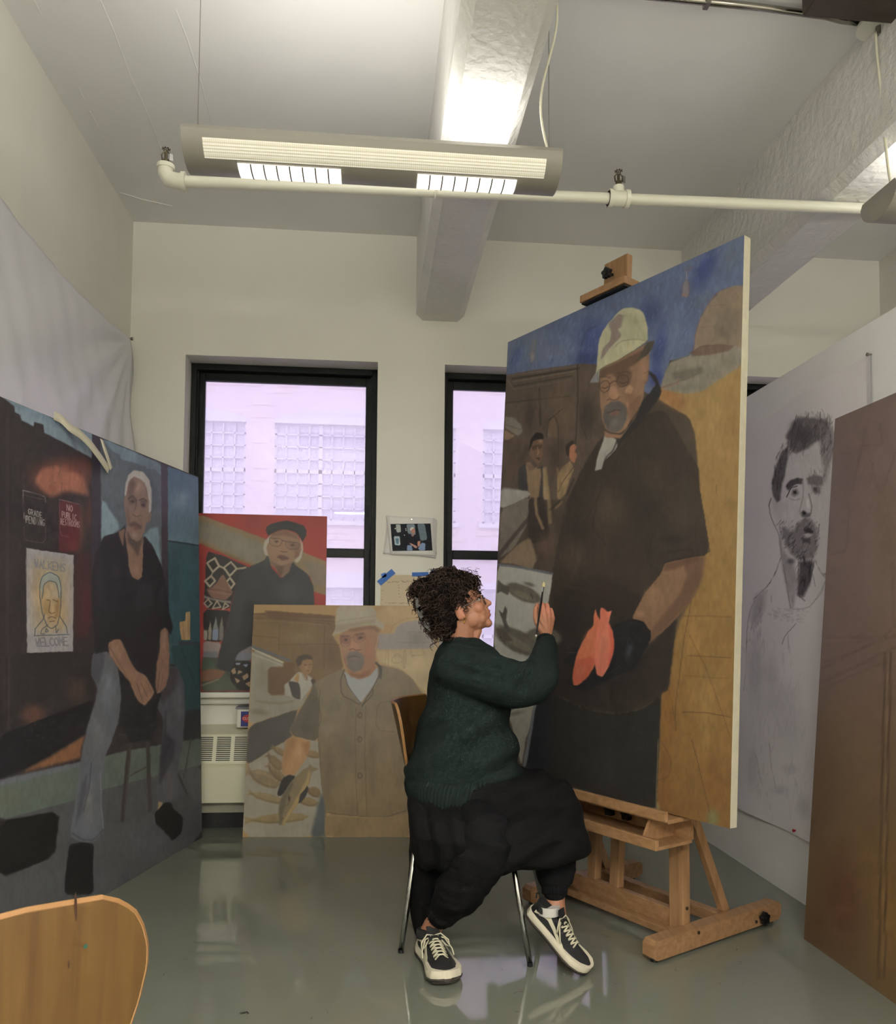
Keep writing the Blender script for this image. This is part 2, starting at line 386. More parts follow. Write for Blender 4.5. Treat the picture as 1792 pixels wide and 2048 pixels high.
def pendant(x0, x1, yn, z0, label, wires=True, W=.206, D=.08, lit=True):
    L = x1 - x0; yc = yn + W/2; r = thing('pendant_lamp', label, 'lamp', ((x0+x1)/2, yc, z0), 'fluorescent pendant lamps under the ceiling')
    def belly(th, off=0): return np.array([yc - (W/2+off)*math.cos(th), z0 - (D+off)*math.sin(th)])
    ths = np.linspace(0, math.pi, 25)
    prof = [tuple(belly(t)) for t in ths] + [(yc+W/2-.012, z0+.018), (yc-W/2+.012, z0+.018)]
    MB().prism(prof, (0, 1, 0), (0, 0, 1), (x0, 0, 0), (L, 0, 0)).build('housing', M_lampgrey, r, smooth='auto')
    for xe in (x0-.004, x1): MB().prism(prof, (0, 1, 0), (0, 0, 1), (xe, 0, 0), (.004, 0, 0)).build('end_cap', M_lampgrey, r)
    def strip(xa, xb, ta, tb, off, n=9): return [[(x, *belly(t, off)) for t in np.linspace(ta, tb, n)] for x in (xa, xb)]
    MB().grid(strip(x0+.063, x1-.05, .34, 1.02, .0015)).build('perforated_panel', M_perf, r)
    for xa, xb in ((x0+.165, x0+.50), (x1-.475, x1-.14)):
        lo = MB().grid(strip(xa, xb, 1.12, 1.95, .003)).build('louvre', M_louv, r)
        fb = MB()
        for k in range(1, 8):
            x = xa + (xb-xa)*k/8
            fb.grid([[(x-.0015, *belly(t, .004)), ] for t in np.linspace(1.12, 1.95, 9)] and [[(xx, *belly(t, .0045)) for t in np.linspace(1.12, 1.95, 9)] for xx in (x-.0022, x+.0022)])
        fb.build('blade', mat('blade', (92, 90, 84), .5), lo)
    for xe in (x0+.04, x1-.035): MB().cyl((xe, yc-.06, z0+.01), (xe, yc-.06, ZC), .0012, 6).build('wire', M_steel, r)
    if lit:
        for nm, zz, en, rx in ((('lamp_down', z0-D-.02, LAMP_W, 0),) if lit == 2 else ()) + (('lamp_up', z0+.03, LAMP_UP*(54 if lit == 2 else 1), math.pi),):  # downlight and boosted uplight only in the added, unseen pendants
            l = bpy.data.lights.new(nm, 'AREA'); l.shape = 'RECTANGLE'; l.size = L-.2; l.size_y = .12; l.energy = en; l.color = LAMP_COL
            lo = bpy.data.objects.new(nm, l); C.objects.link(lo); lo.location = ((x0+x1)/2, yc, zz); lo.rotation_euler = (rx, 0, 0)
            setpar(lo, r)
    return r
p1_ = pendant(-.622, .607, 2.52, 2.689, 'lit grey pendant lamp with perforated panel above the woman')
p2_ = pendant(1.79, 3.01, 2.52, 2.66, 'grey pendant lamp cut off at the top right corner of the photo')
p3_ = pendant(-.622, .607, -1.45, 2.689, 'added unseen pendant lamp behind the photographer, left of the beam', lit=2)  # added out of view to light the room from the front
p4_ = pendant(1.75, 2.98, -1.45, 2.66, 'added unseen pendant lamp behind the photographer, right of the beam', lit=2)  # second added lamp, never in view, for more front light
# white cable curling beside the right wire of the first lamp
M_cable = mat('white_cable', (222, 218, 198), .5)
xw = .572
cz = np.linspace(2.70, ZC, 40)
MB().tube([(xw + .028*math.sin((z-2.70)*9.5+math.pi), 2.56, z) for z in cz], .0045, 8).build('cable', M_cable, p1_, smooth=True)
cpy = thing('ceiling_canopy', 'round white ceiling canopy with a hanging cable top right', 'canopy', (1.80, 2.62, 3.30))
MB().tube([(1.80, 2.62, 3.29), (1.80, 2.62, 3.30)], .075, 28).build('canopy_plate', M_white, cpy)
MB().cyl((1.80, 2.62, 3.30), (1.80, 2.62, ZC), .045, 20).build('ceiling_box', M_white, cpy)
MB().tube([(1.80, 2.62, 3.26), (1.80, 2.62, 3.29)], .012, 12).build('cord_grip', M_steel, cpy)
MB().tube([(1.80+.012*math.sin((z-2.69)*8)+.05*max(0, (2.95-z)/.3)**2, 2.62-.0*z, z) for z in np.linspace(2.68, 3.27, 40)], .005, 8).build('cable', M_cable, cpy, smooth=True)
# conduit and dark fixture near the ceiling
cd = thing('conduit_pipe', 'thin galvanised conduit running to the ceiling canopy', 'pipe', (1.2, 2.62, 3.32))
MB().tube([(.503, 2.60, 3.322), (1.35, 2.615, 3.322), (1.60, 2.625, 3.318), (1.66, 2.63, 3.312), (1.735, 2.635, 3.312)], .012, 12).build('tube', M_steel, cd, smooth=True)
MB().box((1.15, 2.61, 3.322), (.018, .035, .034)).build('clip', M_steel, cd)
hg = MB().box((1.80, 2.50, 3.295), (.66, .11, .09), bev=.006); tag(hg.build('ceiling_box_channel', mat('bronze_channel', (62, 50, 44), .4)), 'dark bronze metal channel fixed to the ceiling at the top right corner', 'channel')

# ------------------------------------------------------------------ sprinkler pipe
sp = thing('sprinkler_pipe', 'white painted sprinkler pipe crossing below the ceiling beams', 'pipe', (.6, 3.0, 2.8))
def pz(x): return 2.774 + (x + .778) * .057 / 2.9
M_pipe = mat('pipe_paint', (226, 224, 208), .3)
MB().cyl((-.76, 3.0, pz(-.76)), (2.9, 3.0, pz(2.9)), .0215, 20).build('pipe', M_pipe, sp, smooth='auto')
el = MB().tube([(-.72, 3, pz(-.72)), (-.75, 3, pz(-.75)), (-.782, 3, pz(-.78)+.008), (-.795, 3, pz(-.78)+.03), (-.795, 3, pz(-.78)+.055)], [.030, .030, .030, .028, .028], 18)
el.tube([(-.735, 3, pz(-.72)), (-.72, 3, pz(-.72))], .035, 18); el.tube([(-.795, 3, pz(-.78)+.045), (-.795, 3, pz(-.78)+.06)], .033, 18)
el.build('elbow', M_pipe, sp, smooth='auto')
te = MB()
for xa in (.918, .985): te.tube([(xa-.008, 3, pz(.95)), (xa+.008, 3, pz(.95))], .036, 18)
te.tube([(.91, 3, pz(.95)), (.993, 3, pz(.95))], .030, 18); te.tube([(.952, 3, pz(.95)+.02), (.952, 3, pz(.95)+.05)], [.026, .022], 14)
te.build('tee', M_pipe, sp, smooth='auto')
M_brass = mat('old_brass', (96, 88, 70), .4, metal=.8)
for xs, z0 in ((-.795, pz(-.78)+.06), (.952, pz(.95)+.05)):
    h = MB(); h.tube([(xs, 3, z0-.004), (xs, 3, z0+.02)], .012, 10); h.tube([(xs, 3, z0+.02), (xs, 3, z0+.05)], .006, 8)
    h.tube([(xs-.013, 3, z0+.02), (xs-.016, 3, z0+.04), (xs, 3, z0+.062), (xs+.016, 3, z0+.04), (xs+.013, 3, z0+.02)], .003, 6)
    for k in range(8):
        a = k*math.pi/4; h.box((xs+.011*math.cos(a), 3+.011*math.sin(a), z0+.063), (.010, .005, .0015), R=rotz(a))
    hd = h.build('sprinkler_head', M_brass, sp)
    MB().box((xs+.020, 2.995, z0+.028), (.014, .004, .026), R=rotz(.5)).build('deflector_tag', M_chrome, hd)
hb = thing('pipe_hanger', 'white bracket and strap holding the sprinkler pipe beside the beam', 'bracket', (.2, 3.0, 2.85))
MB().tube([(.222+.0*math.cos(a), 3+.026*math.cos(a), pz(.22)+.026*math.sin(a)) for a in np.linspace(0, 2*math.pi, 20, endpoint=False)], .004, 6, closed=True).build('strap', M_pipe, hb)
MB().cyl((.215, 3.0, pz(.22)+.026), (.2155, 3.05, 2.87), .005, 8).build('rod', M_pipe, hb)
MB().box((.186, 3.10, 2.862), (.075, .035, .004)).box((.186, 3.083, 2.845), (.075, .004, .035)).build('angle_bracket', M_pipe, hb)

# ------------------------------------------------------------------ plastic sheet pinned to the left wall
def sheet():
    P = []
    tack = np.array([4.33, 2.63]); nv, nu = 50, 110
    for i in range(nv):
        v = i / (nv-1); row = []
        for j in range(nu):
            u = j / (nu-1)
            y = 1.4 + u * (tack[0] - 1.4)
            ztop = 2.63 + .11 * ((1-u)) - .10 * math.sin(math.pi*min(1, (1-u)*1.15)) * 1.0 + .0
            y += v * .10 * u**6
            z = ztop - v * .70
            dx, dz = y - tack[0], z - tack[1]; rr = math.hypot(dx, dz); an = math.atan2(dz, dx)
            fold = .011 * math.sin(an*17 + 1.3*math.sin(rr*3)) * math.exp(-rr*.75) * min(1, rr*3)
            wr = .0035*math.sin(z*11+3*math.sin(y*4)) * math.sin(y*7+2*math.sin(z*3)) + .002*math.sin(31*y+17*z)
            edge = .02 * math.sin(v*9) * max(0, u-.93) * 8
            row.append((XL + .040 + fold + wr*min(1, rr*2) + edge, y, z))
        P.append(row)
    return np.array(P)
M_sheet = mat('plastic_sheet', (222, 222, 228), .33, spec=.5, bump=.25, bscale=30, bdist=.004)
sh = thing('plastic_sheet', 'milky plastic dust sheet pinned along the left wall', 'sheet', (XL+.03, 3, .5))
MB().slab(sheet(), (1, 0, 0), .0012).build('film', M_sheet, sh, smooth=True)
MB().tube([(XL+.001, 4.33, 2.63), (XL+.05, 4.33, 2.63)], .0035, 8).tube([(XL+.046, 4.33, 2.63), (XL+.056, 4.33, 2.63)], .009, 12).build('tack', M_steel, sh)

# ------------------------------------------------------------------ easel
EW, EN = np.array([.488, -.873, 0]), np.array([.873, .488, 0]); EW /= np.linalg.norm(EW); EN /= np.linalg.norm(EN); EZ = np.array([0, 0, 1.0])
RE = np.array([EW, EN, EZ]).T
def eb(a, b, z): return EW*a + EN*b + EZ*z
def ebox(mb, a0, a1, b0, b1, z0, z1, bev=.003): return mb.box(eb((a0+a1)/2, (b0+b1)/2, (z0+z1)/2), (abs(a1-a0), abs(b1-b0), abs(z1-z0)), R=RE, bev=bev)
es = thing('studio_easel', 'beech studio easel with a tray and crank knobs holding the tallest painting', 'easel', tuple(eb(-2.15, 2.4, 0)))
LEAN = .055
def star_knob(c, ax, up, r=.021, t=.018):
    ax = np.asarray(ax, float); up = np.asarray(up, float); sd = np.cross(ax, up)
    pts = [(r*(1+.16*math.cos(5*a))*math.cos(a+.3), r*(1+.16*math.cos(5*a))*math.sin(a+.3)) for a in np.linspace(0, 2*math.pi, 40, endpoint=False)]
    m = MB().prism(pts, sd, up, c, ax*t); m.cyl(np.asarray(c), np.asarray(c)-ax*.025, .006, 10); m.cyl(np.asarray(c)+ax*t, np.asarray(c)+ax*(t+.004), r*.5, 16); return m
for a0, b0, b1 in ((-1.86, 2.085, 2.80), (-2.50, 2.10, 2.75)):
    poly = [(b0, .022), (b0+.012, .012), (b0+.03, .010), (b1-.02, .010), (b1, .025), (b1, .060), (b1-.015, .075), (b0+.015, .075), (b0, .062)]
    f_ = MB().prism(poly, EN, EZ, EW*a0, EW*.05).build('base_foot', M_beechx, es)
    for bb in (b0+.03, b1-.04): MB().cyl(eb(a0+.025, bb, 0), eb(a0+.025, bb, .012), .014, 12).build('rubber_pad', M_black, f_)
p_ = MB(); ebox(p_, -1.915, -1.855, 2.285, 2.325, .04, .60); p_.build('near_post', M_beech, es)
p_ = MB(); ebox(p_, -2.50, -2.44, 2.285, 2.325, .04, .60); p_.build('far_post', M_beech, es)
p_ = MB(); ebox(p_, -2.44, -1.915, 2.29, 2.32, .045, .115); p_.build('front_rail', M_beechx, es)
p_ = MB(); ebox(p_, -2.45, -1.86, 2.255, 2.285, .03, .055); p_.build('lower_rail', M_beechx, es)
p_ = MB(); ebox(p_, -2.45, -1.86, 2.50, 2.54, .03, .07); p_.build('rear_rail', M_beechx, es)
p_ = MB(); ebox(p_, -2.44, -1.915, 2.29, 2.32, .54, .60); p_.build('upper_rail', M_beechx, es)
for aa in (-1.885, -2.475):
    q = MB(); A_, B_ = np.array([2.555, .065]), np.array([2.337, .52]); t = (B_-A_)/np.linalg.norm(B_-A_); n_ = np.array([t[1], -t[0]])*.018
    q.prism([tuple(A_-n_), tuple(A_+n_), tuple(B_+n_), tuple(B_-n_)], EN, EZ, EW*(aa-.012), EW*.024).build('brace', M_beech, es)
def mastpt(a, z, off=0): return eb(a, 2.335 + LEAN*(z-.475) + off, z)
RM = np.array([EW, EN*math.cos(LEAN) - EZ*math.sin(LEAN), EZ*math.cos(LEAN) + EN*math.sin(LEAN)]).T
for a_ in (-2.315, -2.195):
    q = MB().box(mastpt(a_, 1.05), (.045, .035, 2.03), R=RM, bev=.003); q.build('mast_rail', M_beech, es)
MB().box(mastpt(-2.255, 1.42, .004), (.074, .025, 2.16), R=RM, bev=.002).build('sliding_mast', M_beech, es)
# ledge and tray
q = MB(); ebox(q, -2.64, -1.79, 2.120, 2.135, .463, .498); ebox(q, -2.64, -1.79, 2.135, 2.27, .455, .470); q.build('canvas_ledge', M_beechx, es)
q = MB(); ebox(q, -2.64, -1.80, 2.085, 2.100, .372, .408); ebox(q, -2.64, -1.80, 2.10, 2.27, .372, .384); q.build('tray', M_beechx, es)
q = MB(); ebox(q, -2.64, -1.80, 2.262, 2.277, .384, .455, 0); q.build('tray_back', M_beechx, es)
q = MB(); q.prism([(2.105, .384), (2.262, .384), (2.262, .455), (2.145, .455)], EN, EZ, EW*(-1.885), EW*.012); q.build('tray_divider', M_beechx, es)
for aa in (-2.05, -2.135): star_knob(eb(aa, 2.225, .428), -EN, EZ).build('knob', M_black, es)
star_knob(eb(-1.80, 2.67, .042), EW, EZ, .02, .016).build('knob', M_black, es)
for aa, bb, zz in ((-1.81, 2.31, .06), (-1.81, 2.64, .03), (-1.855, 2.305, .13)): MB().cyl(eb(aa-.001, bb, zz), eb(aa+.004, bb, zz), .006, 10).build('bolt', M_steel, es)
# clamp on top of the canvas
cl = thing('canvas_clamp', 'beech top clamp with a black star knob gripping the tallest painting', 'clamp', tuple(mastpt(-2.2, 2.44)))
cz0 = 2.444
q = MB(); q.box(mastpt(-2.235, cz0+.008+.012, -.122), (.245, .085, .030), R=RM, bev=.002); q.build('clamp_bar', M_beechx, cl)
q = MB(); q.box(mastpt(-2.21, cz0+.09, -.100), (.125, .03, .125), R=RM, bev=.002); q.build('clamp_block', M_beech, cl)
MB().box(mastpt(-2.235, cz0+.001, -.128), (.235, .06, .006), R=RM).build('rubber_strip', M_black, cl)
star_knob(mastpt(-2.215, cz0+.085, -.150), -EN, EZ, .021, .016).build('knob', M_black, cl)

# ------------------------------------------------------------------ plywood chairs
def shell(outline_half, curve, n=22):
    """back shell: outline half-width as function of height; local x across, y forward, z up"""
    zs = np.linspace(outline_half[0][0], outline_half[-1][0], n); P = []
    hz = [p[0] for p in outline_half]; hw = [p[1] for p in outline_half]
    for z in zs:
        w_ = np.interp(z, hz, hw); P.append([(w_*s, curve(w_*s, z), z) for s in np.linspace(-1, 1, 25)])
    return np.array(P)
def smooth_rows(half):
    """resample a half-outline (z, w) with a rounded top"""
    return half
HALF = [(.42, .12), (.50, .150), (.56, .170), (.605, .186), (.65, .203), (.69, .212), (.715, .211), (.74, .203), (.76, .192), (.778, .172), (.79, .148), (.797, .115), (.80, .06)]
def place(P, o, d):
    """local (across, forward, up) to world: d is the forward unit vector, o the floor point under the back"""
    d = np.array([d[0], d[1], 0.]); d /= np.linalg.norm(d); a = np.array([d[1], -d[0], 0]); P = np.asarray(P, float)
    return np.array([o[0], o[1], 0]) + P[..., 0:1]*a + P[..., 1:2]*d + P[..., 2:3]*np.array([0, 0, 1.])
def plychair(name, label, o, d, half, cup, tilt, legs, seat=True, marks=False, group='plywood chairs'):
    r = thing(name, label, 'chair', (o[0], o[1], 0), group)
    curve = lambda x, z: cup*x*x + tilt*(.8 - z)
    P = shell(half, curve, 40); W_ = place(P, o, d); dv = np.array([d[0], d[1], 0.]); dv /= np.linalg.norm(dv)
    bk = MB().slab(W_, -dv, .010).build('backrest', M_ply, r, smooth='auto')
    # pale ply edge running round the rim
    rim = [W_[i, -1] - dv*.005 for i in range(len(P))] + [W_[-1, j] - dv*.005 for j in range(23, 0, -1)] + [W_[i, 0] - dv*.005 for i in range(len(P)-1, -1, -1)]
    MB().tube(rim, .0054, 6).build('backrest_edge', M_plyedge, bk)
    if seat:
        S = []
        for t in np.linspace(0, 1, 26):
            f = (.02 if tilt < .2 else .085) + t*.41; hw = np.interp(t, [0, .1, .3, .7, .9, 1], [.13, .17, .20, .205, .18, .13])
            S.append([(hw*s, f, .445 + .012*abs(s)**3 + .02*(1-t)**3 - .02*max(0, t-.85)*5*.3) for s in np.linspace(-1, 1, 17)])
        MB().slab(place(S, o, d), (0, 0, -1), .011).build('seat', M_ply, r, smooth='auto')
        nk = [(0, curve(0, .43)+.0, .43), (0, .01, .445)]
        MB().slab(place([[(s*.07, curve(s*.07, z), z) for s in (-1, 0, 1)] for z in (.42, .44, .46)], o, d), -dv, .01).build('seat_neck', M_ply, r)
        for (top, foot) in legs:
            pt = place([top], o, d)[0]; pf = np.array(foot)
            lg = MB().tube([pt, pt*.5+pf*.5, pf+np.array([0, 0, .004])], .0095, 12).build('leg', M_chrome, r, smooth=True)
            MB().tube([pf, pf+np.array([0, 0, .012])], .0098, 12).build('foot_cap', M_black, lg)
        a_, b_ = legs[0][0], legs[1][0]
        MB().tube(place([a_, (a_[0]*.5, a_[1], .43), (b_[0]*.5, b_[1], .43), b_], o, d), .008, 8).build('under_frame', M_chrome, r)
        if len(legs) > 2:
            a_, b_ = legs[2][0], legs[3][0]
            MB().tube(place([a_, (a_[0]*.5, a_[1], .43), (b_[0]*.5, b_[1], .43), b_], o, d), .008, 8).build('under_frame', M_chrome, r)
    return r, bk
# the woman's chair
dch = np.array([.95, -.316]); ach = np.array([dch[1], -dch[0]])
och = np.array([.105, 2.985])
HALF2 = [(.42, .10), (.50, .125), (.58, .140), (.65, .168), (.72, .195), (.78, .208), (.815, .208), (.832, .203), (.838, .196)]
legs = [((.16, .12, .43), (.11, 2.766, 0)), ((-.16, .16, .43), (.255, 3.19, 0)), ((.16, .43, .43), (.528, 2.627, 0)), ((-.16, .43, .43), (.675, 3.05, 0))]
ch1, bk1 = plychair('plywood_chair', 'plywood chair with thin chrome legs that the woman sits on', och, dch, HALF2, 1.5, .24, legs)
# foreground chair, seen from behind its back
dd = np.array([.69, -.72]); tc_ = -.12
oc2 = np.array([-.335, .975]) + np.array([.72, .69])*tc_
acr = np.array([.72, .69])
dback = -dd
legs2 = []
for lx, ly in ((.16, .10), (-.16, .10), (.16, .36), (-.16, .36)):
    legs2.append(((lx, ly, .43), tuple(place([(lx*1.3, .02 if ly < .2 else .44, 0)], oc2, dback)[0])))
curve2 = lambda x, z: .35*x*x + .06*(.8 - z)
ch2, bk2 = plychair('plywood_chair', 'golden plywood chair back cut off at the bottom left corner of the photo', oc2, dback, HALF, 0.35, .06, legs2)
def mark(px, py, rx, rz, m, nm, rot=0):
    """a small stain on the rear face of the chair back"""
    P = atp(px, py, np.append(oc2, .7), np.append(dd, 0.)); t = (P[:2]-oc2) @ (acr/np.linalg.norm(acr)); z = P[2]
    pts = []
    for k in range(14):
        a = 2*math.pi*k/14; u, v = rx*math.cos(a), rz*math.sin(a); x = t + u + rot*v; zz = z + v
        pts.append(place([(x, curve2(x, zz) - .0107, zz)], oc2, dback)[0])
    MB().add(pts, [tuple(range(14))]).build(nm, m, bk2)
mark(147, 1811, .0016, .017, mat('grain_scar', (52, 28, 14), .5), 'grain_scar', -.08)
mark(170, 1892, .0028, .0028, mat('green_spot', (28, 66, 52), .5), 'paint_spot')
mark(136, 1928, .001, .005, mat('grain_scar', (52, 28, 14), .5), 'grain_scar')

# scuffs and a scrap on the painted floor
rgf = np.random.RandomState(5); sc_ = MB()
for k in range(130):
    if k < 70: x, y = rgf.uniform(1.05, 1.72), rgf.uniform(2.5, 3.9)
    else: x, y = rgf.uniform(-.8, 1.2), rgf.uniform(1.9, 3.9)
    a = rgf.uniform(0, 6.28); L1 = rgf.uniform(.006, .028); w1 = rgf.uniform(.0008, .002); c1 = rgf.normal(0, .5); up_ = []; dn_ = []
    for t in np.linspace(-.5, .5, 5):
        px1, py1 = x+math.cos(a+c1*t)*L1*t, y+math.sin(a+c1*t)*L1*t; ww = w1*(1-abs(t)*1.6); nx1, ny1 = -math.sin(a)*ww, math.cos(a)*ww; up_.append((px1+nx1, py1+ny1, .0006)); dn_.append((px1-nx1, py1-ny1, .0006))
    sc_.grid([up_, dn_])
tag(sc_.build('scuff_marks', mat('scuff', (44, 44, 44), .7)), 'small dark scuff marks scattered over the grey floor', 'marks', kind='stuff')
q0 = atz(488, 2026, .002)
sb_ = MB()
for dx, dy, r1 in ((0, 0, .006), (.007, .003, .004), (-.008, -.002, .004), (.012, -.004, .003)): sb_.ell(q0+np.array([dx, dy, .001]), (r1, r1*.5, .002), nu=8, nv=5)
tag(sb_.build('floor_scrap', mat('scrap', (38, 34, 28), .8)), 'tiny dark scrap of dried paint on the floor right of the foreground chair', 'scrap')
G1, G2, G3, G4, G5, G6 = 1.25, 1.0, .85, .90, .92, 1.25
# ------------------------------------------------------------------ painter: colours laid on dense canvas meshes, one shape after another
def vnoise(x, y, seed=0):
    xi = np.floor(x).astype(np.int64); yi = np.floor(y).astype(np.int64); fx = x - xi; fy = y - yi
    fx = fx*fx*(3-2*fx); fy = fy*fy*(3-2*fy)
    def h(a, b):
        n = (a*374761393 + b*668265263 + seed*1442695040) & 0xffffffff
        n = ((n ^ (n >> 13)) * 1274126177) & 0xffffffff
        return ((n ^ (n >> 16)) & 0xffff) / 65535.0
    return (h(xi, yi)*(1-fx) + h(xi+1, yi)*fx)*(1-fy) + (h(xi, yi+1)*(1-fx) + h(xi+1, yi+1)*fx)*fy
def fbm(x, y, s, seed=0, o=3):
    r = 0; a = .5; t = 0
    for k in range(o): r = r + a*vnoise(x/s*2**k, y/s*2**k, seed+k*17); t += a; a *= .5
    return r/t
class Art:
    def __init__(s, base, X, Y, seed=1):
        s.X, s.Y = X, Y; s.shape = X.shape; s.c = np.empty(X.shape + (3,)); s.c[:] = base
        s.seed = seed; s.fr = (0, 0, 1.0)
        s.jx = (fbm(X, Y, 9, seed+5, 2)-.5)*2; s.jy = (fbm(X, Y, 9, seed+9, 2)-.5)*2
        s.n1 = (fbm(X, Y, 26, seed+1, 4)-.5)*2; s.n2 = (fbm(X, Y*.35, 5, seed+2, 3)-.5)*2; s.n3 = (fbm(X, Y, 80, seed+3, 2)-.5)*2
        s.tex = s.n1*.6 + s.n2*.4
    def frame(s, ox, oy, sc): s.fr = (ox, oy, sc)
    def P(s, pts): ox, oy, sc = s.fr; return np.array([(ox + p[0]/sc, oy + p[1]/sc) for p in pts], float)
    def _chaikin(s, p, n, closed=True):
        k_ = .12 if closed else .16
        for _ in range(n):
            q = []
            m = len(p)
            for i in range(m if closed else m-1):
                a, b = p[i], p[(i+1) % m]; q += [a*(1-k_)+b*k_, a*k_+b*(1-k_)]
            if not closed: q = [p[0]] + q + [p[-1]]
            p = np.array(q)
        return p
    def _box(s, p, pad):
        m = (s.X > p[:, 0].min()-pad) & (s.X < p[:, 0].max()+pad) & (s.Y > p[:, 1].min()-pad) & (s.Y < p[:, 1].max()+pad)
        return np.nonzero(m)
    def _mix(s, I, a, col, tx, tc=None):
        col = np.asarray(col, float); t = s.tex[I] if tc is None else tc
        cc = col[None, :] * (1 + tx*t)[:, None]
        s.c[I] = s.c[I]*(1-a)[:, None] + cc*a[:, None]
    def fill(s, pts, col, soft=2.0, al=1.0, tx=.10, rnd=1, j=1.0, grad=None):
        p = s._chaikin(s.P(pts), rnd) if rnd else s.P(pts)
        I = s._box(p, soft+3)
        if not len(I[0]): return
        x = s.X[I] + s.jx[I]*j; y = s.Y[I] + s.jy[I]*j
        ins = np.zeros(len(x), bool); dd = np.full(len(x), 1e9); m = len(p)
        for i in range(m):
            a, b = p[i], p[(i+1) % m]; e = b-a
            with np.errstate(divide='ignore', invalid='ignore'):
                cr = ((a[1] > y) != (b[1] > y)) & (x < e[0]*(y-a[1])/(e[1] if e[1] else 1e-9) + a[0])
            ins ^= cr
            t = np.clip(((x-a[0])*e[0] + (y-a[1])*e[1])/(e@e+1e-9), 0, 1)
            dd = np.minimum(dd, (x-a[0]-t*e[0])**2 + (y-a[1]-t*e[1])**2)
        d = np.sqrt(dd); d[ins] *= -1
        A = np.clip(.5 - d/soft, 0, 1)*al
        if grad is not None:
            c2, y0, y1 = grad; t = np.clip((s.Y[I]-y0)/(y1-y0), 0, 1)[:, None]
            cc = (np.asarray(col, float)*(1-t) + np.asarray(c2, float)*t)*(1+tx*s.tex[I])[:, None]
            s.c[I] = s.c[I]*(1-A)[:, None] + cc*A[:, None]
        else: s._mix(I, A, col, tx)
    def line(s, pts, col, w=1.2, al=.9, soft=1.2, tx=.1, rnd=1, j=.6, rough=0, closed=False):
        p = s.P(pts)
        if len(p) > 2 and rnd: p = s._chaikin(p, rnd, closed)
        I = s._box(p, w+soft+2)
        if not len(I[0]): return
        x = s.X[I]+s.jx[I]*j; y = s.Y[I]+s.jy[I]*j; dd = np.full(len(x), 1e9)
        for i in range(len(p)-1 + (1 if closed else 0)):
            a, b = p[i], p[(i+1) % len(p)]; e = b-a; t = np.clip(((x-a[0])*e[0]+(y-a[1])*e[1])/(e@e+1e-9), 0, 1)
            dd = np.minimum(dd, (x-a[0]-t*e[0])**2+(y-a[1]-t*e[1])**2)
        A = np.clip((w/2+soft/2-np.sqrt(dd))/soft, 0, 1)*al
        if rough: A = A*np.clip(.5+rough*s.n2[I]*2, 0, 1)
        s._mix(I, A, col, tx)
    def blob(s, c, r, col, al=.6, rot=0, hard=1.0, tx=.15):
        ox, oy, sc = s.fr; cx, cy = ox+c[0]/sc, oy+c[1]/sc; rx, ry = r[0]/sc, r[1]/sc; R = max(rx, ry)*1.6
        I = np.nonzero((abs(s.X-cx) < R) & (abs(s.Y-cy) < R))
        if not len(I[0]): return
        dx, dy = s.X[I]-cx, s.Y[I]-cy; ca, sa = math.cos(rot), math.sin(rot)
        q = np.sqrt(((dx*ca+dy*sa)/rx)**2 + ((-dx*sa+dy*ca)/ry)**2) + s.n1[I]*.12
        s._mix(I, np.clip((1.25-q)/(.9/hard), 0, 1)**1.3*al, col, tx)
    def hatch(s, pts, col, n, w, al, ang, ln, seed=0, soft=1.0):
        """n short strokes scattered inside a polygon"""
        rg = np.random.RandomState(seed); p = s.P(pts); lo, hi = p.min(0), p.max(0); k = 0; tries = 0; sv = s.fr
        s.fr = (0, 0, 1.0)
        while k < n and tries < n*20:
            tries += 1; c = rg.uniform(lo, hi); ins = False
            for i in range(len(p)):
                a, b = p[i], p[(i+1) % len(p)]
                if (a[1] > c[1]) != (b[1] > c[1]) and c[0] < (b[0]-a[0])*(c[1]-a[1])/(b[1]-a[1]) + a[0]: ins = not ins
            if not ins: continue
            k += 1; a = ang + rg.normal(0, .25); L = ln*rg.uniform(.5, 1.3); d = np.array([math.cos(a), math.sin(a)])*L/2
            s.line([c-d, c+[d[1]*.08, -d[0]*.08], c+d], col, w*rg.uniform(.6, 1.4), al*rg.uniform(.5, 1), soft, rough=.8)
        s.fr = sv
    GL = {'G': [[(1,.15),(.5,0),(0,.3),(0,.75),(.5,1),(1,.8),(1,.55),(.6,.55)]], 'R': [[(0,1),(0,0),(.8,.05),(.9,.3),(.6,.5),(0,.52)], [(.45,.52),(1,1)]],
          'A': [[(0,1),(.5,0),(1,1)], [(.2,.65),(.8,.65)]], 'D': [[(0,0),(0,1),(.7,.95),(1,.5),(.7,.05),(0,0)]], 'E': [[(1,0),(0,0),(0,1),(1,1)], [(0,.5),(.8,.5)]],
          'P': [[(0,1),(0,0),(.8,.02),(1,.28),(.75,.52),(0,.52)]], 'N': [[(0,1),(0,0),(1,1),(1,0)]], 'I': [[(.5,0),(.5,1)]], 'O': [[(.5,0),(0,.3),(0,.7),(.5,1),(1,.7),(1,.3),(.5,0)]],
          'U': [[(0,0),(0,.75),(.5,1),(1,.75),(1,0)]], 'B': [[(0,0),(0,1),(.8,.95),(.95,.72),(.7,.5),(0,.5)], [(.7,.5),(.85,.25),(.6,0),(0,0)]], 'L': [[(0,0),(0,1),(.9,1)]],
          'C': [[(1,.15),(.5,0),(0,.35),(0,.7),(.5,1),(1,.85)]], 'T': [[(0,0),(1,0)], [(.5,0),(.5,1)]], 'S': [[(1,.1),(.4,0),(.05,.25),(.5,.5),(.95,.75),(.5,1),(0,.88)]],
          'M': [[(0,1),(.1,0),(.5,.6),(.9,0),(1,1)]], 'W': [[(0,0),(.25,1),(.5,.35),(.75,1),(1,0)]], 'K': [[(0,0),(0,1)], [(.95,0),(0,.55),(1,1)]]}
